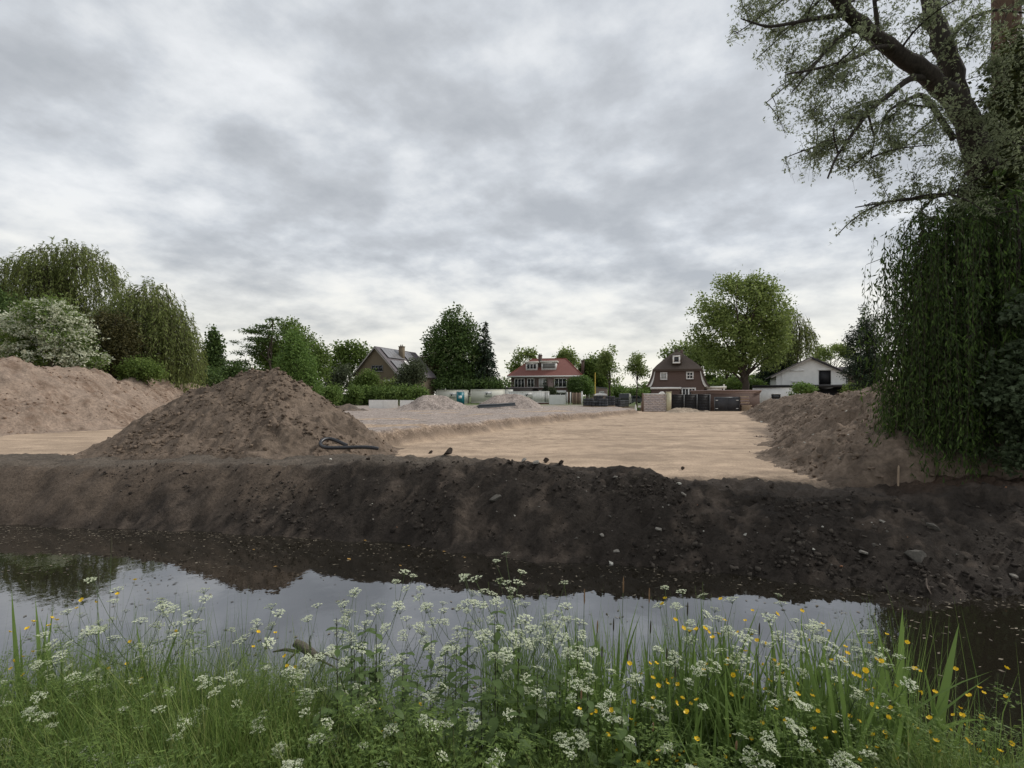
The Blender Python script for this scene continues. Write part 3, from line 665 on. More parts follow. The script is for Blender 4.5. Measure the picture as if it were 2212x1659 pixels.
# --- white house with low gable and flat-roofed extension
def white_house():
    Y = 72.0; p = at(1752, 870, Y); root = thing('white_house', 'white rendered house with low dark gable roof and black-edged flat extension', 'house', (p[0], Y, 0), rad(-24))
    W, ez, rz, zb = 9.2, 5.0, 7.45, 3.35
    m0 = 0.0
    r1, r2 = gable_house(root, W, 11, ez, rz, 0.75, 'render_white', 'slate', 0, 0.5, mid=m0)
    k = (rz - ez) / (W / 2)
    for sx in (-1, 1):
        MB().prism([(0, -0.51, rz + 0.03), (sx * (W / 2 + 0.7), -0.51, ez - 0.7 * k + 0.03), (sx * (W / 2 + 0.7), -0.51, ez - 0.7 * k - 0.2), (0, -0.51, rz - 0.22)], (0, -0.05, 0)).part('verge_board', M['black' if sx > 0 else 'concrete'], root)
    window(root, 1.0, zb + 0.05, 1.5, 2.1, -0.004, 1, 'black', 'black', 0.08, sill=False)
    MB().box(0.85, 2.75, -0.12, -0.003, zb + 2.2, zb + 2.3).part('lintel', M['render_white'], root)
    MB().box(-2.7, -0.9, -0.16, -0.003, zb + 2.15, zb + 2.27).part('ledge', M['render_white'], root)
    MB().box(-2.6, -0.9, -0.14, -0.003, zb + 0.5, zb + 0.6).part('ledge', M['render_white'], root)
    MB().tube([(W / 2 + 0.3, -0.2, ez - 0.3), (W / 2 - 0.15, -0.1, ez - 0.55), (W / 2 - 0.15, -0.1, zb)], [0.06] * 3, 6).part('downpipe', M['metal_grey'], root)
    MB().tube([(-W / 2 + 0.75, -0.1, ez + 0.2), (-W / 2 + 0.75, -0.1, zb)], [0.045] * 2, 6).part('downpipe', M['render_white'], root)
    # extension
    ext = MB().box(-7.9, -0.9, -4.0, -0.01, 0, 2.95).part('extension', M['render_white'], root)
    MB().box(-7.95, 5.2, -4.15, -0.006, 2.953, 3.32).part('flat_roof', M['black'], root)
    for x in (-5.65, -3.4): window(ext, x, 1.2, 1.35, 0.85, -4.003, 1, 'glass', 'white', 0.08)
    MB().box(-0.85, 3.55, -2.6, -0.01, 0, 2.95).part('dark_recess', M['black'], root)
    MB().box(3.6, 5.1, -4.0, -0.01, 0, 2.95).part('extension', M['render_white'], root)
    MB().tube([(3.75, -4.06, 0), (3.75, -4.06, 2.95)], [0.05] * 2, 6).part('downpipe', M['black'], root)
white_house()

# --- brown roof corner behind the dark conifer
def back_house():
    Y = 88.0; p = at(1840, 870, Y); root = thing('brown_house', 'brown brick house corner with pale verge between white house and dark conifer', 'house', (p[0], Y, 0), rad(8))
    gable_house(root, 8.6, 9, 4.3, 7.0, 0.4, 'brick', 'slate', 0, 0.4)
    MB().prism([(0, -0.42, 7.05), (-4.7, -0.42, 4.1), (-4.7, -0.42, 3.85), (0, -0.42, 6.8)], (0, -0.05, 0)).part('verge_board', M['white'], root)
back_house()

# ------------------------------------------------------------------ site objects
def garage():
    Y = 55.0; x0 = at(1535.5, 0, Y)[0]; root = thing('brick_garage', 'low brown brick garage with dark double doors and banded flat roof', 'garage', (x0, Y, 0.0), 0)
    W = 5.6
    MB().box(0, W, 0, 6, 0, 2.02).part('wall', M['brick'], root)
    for i, (z0, z1, o) in enumerate(((2.023, 2.14, 0.06), (2.143, 2.28, 0.12), (2.283, 2.42, 0.18))): MB().box(-o, W + o, -o, 6, z0, z1).part('cornice', M['brick_pink' if i % 2 == 0 else 'brown_wood'], root)
    d = MB().box(0.38, 3.30, -0.06, -0.003, 0.02, 1.62).part('door_frame', M['metal_grey'], root)
    mt = pmat('dark_door', (0.045, 0.045, 0.05), 0.7, 0.15, 6)
    for i in range(2):
        dr = MB().box(0.46 + i * 1.40, 1.83 + i * 1.40, -0.09, -0.062, 0.05, 1.55).part('door', mt, root)
        for z in (0.25, 1.2): MB().box(0.5 + i * 2.35, 0.78 + i * 2.35, -0.115, -0.093, z, z + 0.07).part('hinge', M['white'], dr)
    for i in range(6):
        zz = 0.25 + i * 0.21 ; dx = 0.05 * math.sin(i * 2.3)
    for i in range(6): link('leaning_board', MB().box(0, 1.0, -0.07, 0, 0, 0.16).mesh('leaning_board', M['pale_wood' if i % 2 else 'brick_pink']), root, (3.32 + 0.04 * math.sin(i * 2.3), -0.09 - 0.02 * i % 0.05, 0.75 + i * 0.165), (0, rad(3 * math.sin(i * 1.7)), 0))
    pile = MB()
    for i in range(5): pile.box(3.4 + 0.05 * (i % 2), 4.4 + 0.1 * (i % 3), -0.35 - 0.02 * i, -0.1, 0.02 + i * 0.14, 0.13 + i * 0.14)
    pile.part('board_stack', M['pale_wood'], root)
garage()

def black_fence():
    Y = 54.5; x0 = at(1449.5, 0, Y)[0]; root = thing('black_fence', 'black slatted garden fence with three bays and grey posts', 'fence', (x0, Y, 0), 0)
    slat = MB().box(0, 1.40, -0.02, 0.0, 0, 0.165).mesh('slat', M['black'])
    for b in range(3):
        for i in range(10): link('slat', slat, root, (0.06 + b * 1.47, -0.0 + 0.004 * (i % 2), 0.12 + i * 0.178))
        MB().box(0.02 + b * 1.47, 1.47 + b * 1.47, 0.03, 0.05, 0.1, 1.9).part('backing', M['black'], root)
    for b in range(4): MB().box(-0.04 + b * 1.47, 0.035 + b * 1.47, -0.06, 0.03, 0, 1.92).part('post', M['metal_grey' if b else 'brick_pink'], root)
black_fence()

def block_wall():
    Y = 53.2; x0 = at(1390, 0, Y)[0]; root = thing('block_wall', 'short free-standing wall of pale pinkish blocks beside the yellowish pillar', 'wall', (x0, Y, 0), 0)
    m1 = pmat('pale_block', (0.55, 0.47, 0.44), 0.9, 0.10, 5, 0.3, 30); m2 = pmat('pale_block_b', (0.48, 0.42, 0.41), 0.9, 0.10, 5, 0.3, 30); mj = pmat('mortar', (0.30, 0.26, 0.25), 0.95, 0.1, 8)
    MB().box(0, 2.6, 0.015, 0.2, 0, 1.9).part('mortar_core', mj, root)
    for r in range(10):
        x = 0.0; off = 0.26 if r % 2 else 0.0; z = 0.01 + r * 0.19
        cuts = [0.0] + [off + k * 0.52 for k in range(0 if off else 1, 6) if 0.0 < off + k * 0.52 < 2.6] + [2.6]
        for a, b in zip(cuts[:-1], cuts[1:]):
            if b - a < 0.05: continue
            MB().box(a + 0.012, b - 0.012, 0.0 + 0.008 * random.random(), 0.012, z, z + 0.168).part('block', m1 if random.random() < 0.6 else m2, root)
    MB().box(-0.12, 0.0, -0.05, 0.2, 0, 2.05).part('end_post', M['brown_wood'], root)
    MB().box(-0.01, 2.62, -0.03, 0.23, 1.91, 2.0).part('coping', M['white'], root)
    MB().tube([(1.75, 0.1, 2.0), (1.95, 0.1, 2.1), (2.2, 0.1, 2.11), (2.4, 0.1, 2.0)], [0.05, 0.1, 0.1, 0.04], 8).part('cement_lump', M['white'], root)
    p = at(1441, 0, 53.0)[0]; r2 = thing('pillar', 'yellowish white square pillar between the block wall and black fence', 'pillar', (p, 53.0, 0), 0)
    m3 = pmat('yellowed_white', (0.55, 0.52, 0.36), 0.85, 0.12, 4)
    MB().box(0, 0.46, 0, 0.4, 0, 2.12).part('shaft', m3, r2); MB().box(-0.03, 0.49, -0.03, 0.43, 2.123, 2.2).part('cap', m3, r2)
block_wall()

def dark_fence():
    pts = [(642, 59), (657, 61), (684.7, 65), (710.6, 69), (735.3, 73), (757.8, 76.5), (779.4, 80), (799.8, 83.5)]
    P = [at(u, 0, Y) for u, Y in pts]; root = thing('dark_panel_fence', 'dark brown panel fence with pale posts behind the low soil heap', 'fence', (P[0][0], P[0][1], 0), 0)
    o = np.array([P[0][0], P[0][1]]); m = pmat('dark_panel', (0.028, 0.021, 0.022), 0.8, 0.2, 4)
    rail = pmat('fence_rail', (0.16, 0.10, 0.075), 0.8, 0.2, 4)
    for i in range(len(P) - 1):
        a, b = P[i][:2] - o, P[i + 1][:2] - o; d = _norm((b - a)[None])[0]; n = np.array([d[1], -d[0]]) * 0.06
        q = lambda s, z: (s[0], s[1], z)
        MB().prism([q(a, 0), q(b, 0), q(b, 1.82), q(a, 1.82)], (n[0], n[1], 0)).part('panel', m, root)
        MB().prism([q(a, 1.824), q(b, 1.824), q(b, 1.92), q(a, 1.92)], (n[0] * 1.6, n[1] * 1.6, 0)).part('rail', rail, root)
    for p in P:
        a = p[:2] - o; MB().box(a[0] - 0.06, a[0] + 0.06, a[1] - 0.16, a[1] - 0.02, 0, 1.95).part('post', rail, root)
dark_fence()

def hoarding(u0, u1, v0, Y, label, splits, zb=0.0, mt='white', lean=0.0):
    a, b = at(u0, v0, Y), at(u1, v0, Y); root = thing('hoarding', label, 'hoarding', (a[0], Y, zb), 0, 'white hoardings')
    W = b[0] - a[0]; Hh = a[2] - zb
    cuts = [0] + [c * W for c in splits] + [W]
    for c0, c1 in zip(cuts[:-1], cuts[1:]): MB().prism([(c0 + 0.015, 0, 0.0), (c1 - 0.015, 0, 0.0), (c1 - 0.015, lean, Hh), (c0 + 0.015, lean, Hh)], (0, 0.04, 0)).part('panel', M[mt], root)
    MB().box(0, W, 0.06 + lean, 0.12 + lean, 0.1, Hh - 0.1).part('backing_rail', M['brown_wood'], root)
hoarding(796.4, 859.5, 864, 52, 'white two-panel hoarding at the end of the dark panel fence', [0.49])
hoarding(863.5, 905, 864.5, 51.5, 'white hoarding panel half sunk behind the wide gravel heap', [0.6])
hoarding(1186, 1222.5, 853, 80, 'tall white hoarding panel between container and brown plank fence', [], 0.1, 'render_white')

def container(u0, u1, vt, Y, rz, label, logo, zb=0.3, h=2.55, mat='offwhite', base=None, corr=False, lx=0.24, lz=0.62):
    a, b = at(u0, vt, Y), at(u1, vt, Y); W = b[0] - a[0]; top = a[2]; z0 = top - h
    root = thing('site_container', label, 'container', (a[0], Y, z0), rz, 'site containers')
    body = MB()
    if corr:
        n = int(W / 0.28); 
        for i in range(n): x = i * W / n; body.box(x, x + W / n * 0.62, -0.05, 0.0, 0.12, h - 0.12)
        body.box(0, W, 0.0, 2.4, 0.02, h)
    else: body.box(0, W, 0, 2.4, 0.02, h)
    body.part('body', M[mat], root)
    fr = MB().box(-0.02, W + 0.02, -0.075, 0.05, h - 0.10, h + 0.03).box(-0.02, 0.08, -0.075, 0.05, 0.0, h - 0.10).box(W - 0.08, W + 0.02, -0.075, 0.05, 0, h - 0.10).box(0.08, W - 0.08, -0.075, 0.05, 0.0, 0.10)
    fr.part('frame', M[mat], root)
    if base: MB().box(0.0, W, 0.1, 2.4, -1.0, -0.003).part('base', M[base], root)
    if logo:
        sg = MB().box(lx * W, lx * W + 1.35, -0.125, -0.08, lz * h - 0.45, lz * h + 0.45).part('sign', M['white'], root)
        x, z = lx * W + 0.12, lz * h
        lg = MB()          # a dark swooping mark and a line of small lettering strokes
        lg.prism([(x, -0.128, z + 0.34), (x + 0.18, -0.128, z + 0.10), (x + 0.36, -0.128, z + 0.30), (x + 0.48, -0.128, z + 0.22), (x + 0.32, -0.128, z - 0.12), (x + 0.12, -0.128, z - 0.10)], (0, -0.006, 0))
        for i in range(6): lg.box(x + 0.50 + i * 0.11, x + 0.575 + i * 0.11, -0.134, -0.128, z - 0.02 + 0.02 * (i % 2), z + 0.14)
        lg.part('logo', M['black'], sg)
        MB().box(lx * W, lx * W + 1.35, -0.13, -0.082, lz * h - 0.53, lz * h - 0.453).part('shelf', M['metal_grey'], sg)
    return root, W, h
container(943.5, 1010.5, 842.8, 92, rad(-3), 'cream site container behind the teal portable toilet', True, lx=0.42, lz=0.62)
container(1017.0, 1089, 841.5, 92, rad(-2), 'cream site container behind the rounded gravel heap', True, lx=0.42, lz=0.66)
container(1091.5, 1108, 841.5, 94, 0.0, 'narrow white container end behind the corrugated container', False, mat='white')
r3, W3, h3 = container(1098, 1186, 845.8, 84, rad(-3), 'white corrugated container standing on a dark red base', True, h=1.95, mat='white', base=None, corr=True, lx=0.40, lz=0.66)
MB().box(2.0, W3, 0.02, 2.3, -1.15, -0.003).part('base', pmat('dark_red_steel', (0.085, 0.022, 0.02), 0.7, 0.2, 5), r3)
for x in (W3 - 0.62, W3 - 0.35): MB().tube([(x, -0.1, 0.1), (x, -0.1, h3 - 0.1)], [0.03, 0.03], 6).part('lock_rod', M['metal_grey'], r3)
MB().box(W3 - 0.75, W3 - 0.70, -0.09, -0.051, 0.1, h3 - 0.12).part('door_seam', M['black'], r3)

def flat_shed():
    Y = 97.0; a = at(1050, 0, Y); root = thing('flat_roof_shed', 'dark flat shed roof just above the containers by the villa', 'shed', (a[0], Y, 0), 0)
    MB().box(0, 10.5, 0, 4, 0, 3.2).part('wall', M['dark_wood'], root); MB().box(-0.3, 10.9, -0.4, 4.3, 3.203, 3.5).part('roof', M['slate'], root)
flat_shed()

def toilet():
    Y = 78.0; p = at(988, 0, Y); root = thing('portable_toilet', 'teal portable toilet with white roof before the cream container', 'toilet', (p[0], Y, gz(p[0], Y) - 0.05), rad(14))
    teal = pmat('teal_plastic', (0.012, 0.16, 0.20), 0.45, 0.08, 3)
    MB().box(0, 1.12, 0, 1.12, 0.1, 2.1).part('cabin', teal, root)
    for x in (0.0, 1.04): MB().box(x - 0.02, x + 0.1, -0.03, 0.06, 0.0, 2.13).part('corner_post', teal, root)
    MB().box(0.14, 0.98, -0.035, -0.003, 0.15, 2.0).part('door', teal, root)
    MB().box(0.2, 0.72, -0.05, -0.038, 1.05, 1.5).part('sign', M['white'], root)
    MB().box(1.122, 1.14, 0.35, 0.75, 1.3, 1.55).part('sign', M['white'], root)
    MB().prism([(-0.05, -0.05, 2.13), (1.17, -0.05, 2.13), (1.05, -0.05, 2.32), (0.07, -0.05, 2.32)], (0, 1.2, 0)).part('roof', M['white'], root)
    MB().tube([(0.95, 0.95, 2.3), (0.95, 0.95, 2.5)], [0.05, 0.05], 8).part('vent_pipe', M['metal_grey'], root)
toilet()

def pipes():
    mt = pmat('dark_grey_pipe', (0.075, 0.085, 0.095), 0.45, 0.15, 3, stretch=(0.3, 4, 4))
    Y = 47.0
    a, b = at(1032, 882, Y), at(1108, 876, Y + 1.2)
    root = thing('pipe_bundle', 'bundle of dark grey plastic pipes at the foot of the gravel heap', 'pipe bundle', (a[0], a[1], 0), 0)
    d = b - a; L = np.linalg.norm(d[:2])
    me = None
    for r in range(3):
        for k in range(5 - r):
            off = random.uniform(-0.15, 0.15); y0 = (k + r * 0.5) * 0.14 - 0.3; z0 = 0.08 + r * 0.12
            g0, g1 = 0.52 + z0, 0.74 + z0 - 0.03 * r
            m = MB(); x0, x1 = off + 0.05 * r, L - 0.1 + off
            m.tube([(x0, y0, g0), ((x0 + x1) / 2, y0 + d[1] / 2, (g0 + g1) / 2 - 0.02), (x1, y0 + d[1], g1)], [0.062] * 3, 8)
            m.part('pipe', mt, root, True)
pipes()

def plank_fence():
    Y = 79.0; a = at(1224, 0, Y); root = thing('plank_fence', 'weathered brown upright plank fence beside the tall white panel', 'fence', (a[0], Y, 0.05), rad(-8))
    for i in range(3): MB().box(-0.0 + i * 0.28, 0.16 + i * 0.28, -0.12, 0.02, 0, 2.3).part('post', M['brown_wood' if i % 2 else 'white'], root)
    for i in range(11): MB().box(0.9 + i * 0.155, 1.04 + i * 0.155, -0.02, 0.01, 0, 2.2 + 0.05 * math.sin(i * 1.9)).part('plank', M['brown_wood' if i % 4 else 'pale_wood'], root)
    MB().box(0.85, 2.6, 0.02, 0.07, 1.4, 1.52).part('rail', M['brown_wood'], root)
    p = at(1257, 0, 76); r = thing('white_post', 'slim white post between plank fence and stacked pallets', 'post', (p[0], 76, 0.05), 0)
    MB().box(-0.09, 0.09, -0.09, 0.09, 0, 2.35).part('shaft', M['white'], r); MB().box(-0.11, 0.11, -0.11, 0.11, 2.352, 2.42).part('cap', M['white'], r)
plank_fence()

def pallets():
    stone = pmat('dark_paver', (0.060, 0.062, 0.068), 0.8, 0.2, 6, 0.3, 20); stone2 = pmat('grey_paver', (0.16, 0.165, 0.16), 0.8, 0.15, 6, 0.3, 20)
    spots = [(1270, 62, 3, 1.25), (1290, 61, 2, 1.2), (1303, 60, 3, 1.1), (1292, 65, 4, 1.2), (1318, 63, 4, 1.2), (1331, 65, 4, 1.15), (1342, 69, 3, 1.1), (1350, 71, 3, 1.1)]
    where = ('leftmost of the dark paver pallets beside the white post', 'low dark paver pallet in front of its taller neighbours', 'stepped dark paver pallet at the corner of the sandy lane', 'tall dark paver pallet behind the two low front ones', 'tall dark paver pallet in the middle of the row', 'tall dark paver pallet at the right end of the dark row', 'grey paver pallet nearest the dark pallets on the lane', 'grey paver pallet at the far right end of the row')
    for i, (u, Y, n, w) in enumerate(spots):
        p = at(u, 0, Y); root = thing('paver_pallet', where[i], 'paver pallet', (p[0], Y, gz(p[0], Y)), rad(-14), 'pallets of paving stones along the lane')
        MB().box(-w / 2, w / 2, 0, w, 0.1, 0.13).box(-w / 2, w / 2, 0, 0.1, 0, 0.1).box(-w / 2, w / 2, w - 0.1, w, 0, 0.1).part('pallet_base', M['pale_wood'], root)
        st = MB().box(-w / 6 + 0.008, w / 6 - 0.008, 0, w * 0.96, 0, 0.30).mesh('paver_stack', stone2 if i >= 6 else stone)
        for k in range(n):
            for j in (-1, 0, 1): link('paver_stack', st, root, (j * w / 3 + random.uniform(-0.012, 0.012), random.uniform(-0.03, 0.03), 0.134 + k * 0.318))
    p = at(1300, 0, 64.5); r = tag(MB().prism([(-0.9, 0, 0), (0.9, 0, 0), (0.7, 0, 0.22), (0.1, 0, 0.34), (-0.55, 0, 0.24)], (0, 0.9, 0)).part('white_sheet', M['white'], None, loc=(p[0], 65.0, gz(p[0], 65) + 1.43)), 'crumpled white sheet lying on the dark paver pallets', 'sheet')
pallets()

def yellow_pole():
    Y = 92.0; p = at(1284, 0, Y); root = thing('yellow_pole', 'thin yellow pole rising behind the brick annexe', 'pole', (p[0] - 0.2, Y - 2.0, 0.1), 0)
    ym = pmat('yellow_paint', (0.75, 0.52, 0.10), 0.6, 0.1, 2)
    MB().tube([(0, 0, 0), (0, 0, 6.0)], [0.09, 0.07], 8).part('shaft', ym, root); MB().tube([(0, 0, 0), (0, 0, 0.25)], [0.2, 0.12], 8).part('foot', M['concrete'], root)
yellow_pole()

def vehicle(name, label, cat, p, rz, paint, roofm, L=4.2, Hh=1.5, van=False):
    root = thing(name, label, cat, (p[0], p[1], p[2]), rz); w = 0.85
    side = [(-L / 2, 0.3), (L / 2, 0.3), (L / 2, 0.75), (L / 2 - 0.15, 0.85), (L * 0.22, 0.95), (L * 0.08, Hh), (-L * 0.32, Hh), (-L / 2 + 0.1, 0.95)] if not van else [(-L / 2, 0.3), (L / 2, 0.3), (L / 2, 0.95), (L * 0.36, 1.1), (L * 0.26, Hh), (-L / 2, Hh)]
    MB().prism([(x, -w, z) for x, z in side], (0, 2 * w, 0)).part('body', paint, root)
    MB().box(-L * 0.31, L * 0.07, -w + 0.08, w - 0.08, Hh + 0.003, Hh + 0.05).part('roof', roofm, root)
    for s in (-1, 1): MB().prism([(-L * 0.30, s * (w + 0.003), 1.0), (L * 0.16, s * (w + 0.003), 1.0), (L * 0.06, s * (w + 0.003), Hh - 0.08), (-L * 0.27, s * (w + 0.003), Hh - 0.08)], (0, s * 0.012, 0)).part('side_window', M['glass'], root)
    MB().prism([(-L / 2 + 0.09, -w + 0.1, 0.98), (-L / 2 + 0.09, w - 0.1, 0.98), (-L * 0.325, w - 0.15, Hh - 0.06), (-L * 0.325, -w + 0.15, Hh - 0.06)], (-0.015, 0, 0.01)).part('rear_window', M['glass'], root)
    for x in (-L * 0.3, L * 0.3):
        for s in (-1, 1):
            wh = MB().tube([(x, s * (w - 0.15), 0.32), (x, s * (w + 0.02), 0.32)], [0.32, 0.32], 14).part('wheel', M['black'], root)
            MB().tube([(x, s * (w + 0.02), 0.32), (x, s * (w + 0.035), 0.32)], [0.18, 0.16], 10).part('rim', M['metal_grey'], wh)
    for s in (-1, 1): MB().box(-L / 2 - 0.015, -L / 2 + 0.003, s * 0.72 - 0.1, s * 0.72 + 0.1, 0.62, 0.78).part('tail_light', pmat('tail_light_red', (0.3, 0.02, 0.02), 0.3, 0.05, 2), root)
car_grey = pmat('grey_car_paint', (0.10, 0.10, 0.105), 0.35, 0.05, 2, spec=0.6); car_dark = pmat('dark_car_paint', (0.02, 0.022, 0.025), 0.35, 0.05, 2, spec=0.6)
p = at(1373, 868, 96); vehicle('parked_car', 'grey car parked far down the lane by the young tree', 'car', (p[0], 96, 0.22), rad(15), car_grey, car_grey)
p = at(1351, 868, 86); vehicle('parked_van', 'dark van with white roof parked behind the grey paver pallets', 'van', (p[0], 86, 0.2), rad(70), car_dark, M['white'], 4.4, 1.9, True)

def cone_group():
    p = at(1373, 0, 55.2); root = thing('traffic_cone', 'white traffic cone beside the pale block wall', 'traffic cone', (p[0], 55.2, gz(p[0], 55.2)), 0)
    MB().tube([(0, 0, 0.04), (0, 0, 0.75)], [0.16, 0.035], 10).part('body', M['white'], root); MB().box(-0.2, 0.2, -0.2, 0.2, 0, 0.045).part('foot', M['black'], root)
    p = at(1386.5, 0, 55.5); root = thing('wooden_stake', 'short brown wooden stake at the edge of the pale block wall', 'stake', (p[0], 55.5, gz(p[0], 55.5)), 0)
    MB().box(-0.08, 0.08, -0.08, 0.08, 0, 0.95).part('shaft', M['brown_wood'], root); MB().prism([(-0.08, -0.08, 0.952), (0.08, -0.08, 0.952), (0, 0, 1.05)], (0, 0.16, 0)).part('point', M['brown_wood'], root)
    for k, (u, w) in enumerate(((1380.5, 'first'), (1383.5, 'second'))):
        p = at(u, 0, 55.6); root = thing('road_lamp', ('white round barrier lamp close to the traffic cone', 'white round barrier lamp close to the wooden stake')[k], 'barrier lamp', (p[0], 55.6, gz(p[0], 55.6)), 0)
        MB().tube([(0, 0, 0), (0, 0, 0.35)], [0.05, 0.04], 6).part('stand', M['dark_wood'], root)
        MB().tube([(0, 0, 0.35), (0, 0, 0.42), (0, 0, 0.55), (0, 0, 0.6)], [0.04, 0.1, 0.1, 0.04], 8).part('lens', M['white'], root)
cone_group()

# wooden fence stub behind the soil ridge
def right_fence():
    Y = 62; a = at(1815, 0, Y); root = thing('garden_fence', 'short brown garden fence behind the soil ridge near the dark conifer', 'fence', (a[0], Y, 0), 0)
    for i in range(14): MB().box(i * 0.22, i * 0.22 + 0.2, 0, 0.03, 0, 1.75).part('plank', M['brown_wood' if i % 3 else 'dark_wood'], root)
    for x in (0.0, 1.5, 3.0): MB().box(x, x + 0.12, -0.1, -0.003, 0, 1.9).part('post', M['concrete'], root)
right_fence()

# ------------------------------------------------------------------ things on the bank
def hose():
    mt = pmat('black_hose', (0.016, 0.016, 0.019), 0.38, 0.15, 8, spec=0.55)
    raw = [(945, 185), (900, 165), (850, 142), (795, 118), (740, 104), (690, 106), (655, 122), (632, 148), (630, 175), (650, 198), (700, 209), (760, 213), (850, 212), (950, 209), (1050, 206), (1150, 204), (1230, 209), (1290, 219)]
    Ys = np.interp(range(len(raw)), [0, 4, 8, 10, 17], [12.75, 12.85, 12.5, 12.25, 12.2])
    P = np.array([at((850 + x / 3.687) / 1.4756, (1370 + y / 3.687) / 1.4756, Y) for (x, y), Y in zip(raw, Ys)])
    P[:, 2] += 0.0
    # smooth by linear resampling with a small kernel
    t = np.linspace(0, len(P) - 1, 70); Q = np.stack([np.interp(t, np.arange(len(P)), P[:, i]) for i in range(3)], 1)
    for _ in range(3): Q[1:-1] = 0.25 * Q[:-2] + 0.5 * Q[1:-1] + 0.25 * Q[2:]
    root = thing('black_hose', 'black ribbed hose lying in a loop at the foot of the soil heap', 'hose', Q[35], 0)
    Q = Q - Q[35]
    R = np.full(len(Q), 0.046) + 0.004 * (np.arange(len(Q)) % 2)
    MB().tube(Q, R, 10).part('tube', mt, root, True)
    MB().tube([Q[-1], Q[-1] + (0.06, 0, -0.01)], [0.052, 0.035], 10).part('end_cap', mt, root, True)
    return
hose()

def rock_mesh(name, seed, mat, flat=0.6, rough=0.35, sub=2):
    r = np.random.default_rng(seed)
    import bmesh
    bm = bmesh.new(); bmesh.ops.create_icosphere(bm, subdivisions=sub, radius=1.0)
    pl = [(_norm(r.normal(size=(1, 3)))[0], r.uniform(0.28, 0.75)) for _ in range(11)]
    for v in bm.verts:
        c = np.array(v.co)
        for n, d in pl:
            e = c @ n - d
            if e > 0: c = c - n * e
        c = c * (1 + rough * 0.25 * mnoise.noise(Vector(c * 1.7) + Vector((seed, 0, 0)))); c[2] *= flat
        v.co = c
    me = bpy.data.meshes.new(name); bm.to_mesh(me); bm.free(); me.materials.append(mat); return me
M['rubble'] = pmat('pale_rubble', (0.24, 0.22, 0.19), 0.9, 0.25, 8, 0.4, 30)
M['rubble_white'] = pmat('white_rubble', (0.50, 0.48, 0.42), 0.9, 0.2, 8, 0.3, 30)
M['rubble_dark'] = pmat('dark_rubble', (0.11, 0.10, 0.085), 0.95, 0.25, 5, 0.5, 14)
M['clod'] = pmat('dark_clod', (0.036, 0.030, 0.026), 0.95, 0.3, 6, 0.6, 20)
M['brick_bit'] = pmat('brick_fragment', (0.30, 0.14, 0.07), 0.9, 0.2, 8)
M['plastic_black'] = pmat('black_sacking', (0.02, 0.021, 0.022), 0.5, 0.2, 8, 0.5, 12)

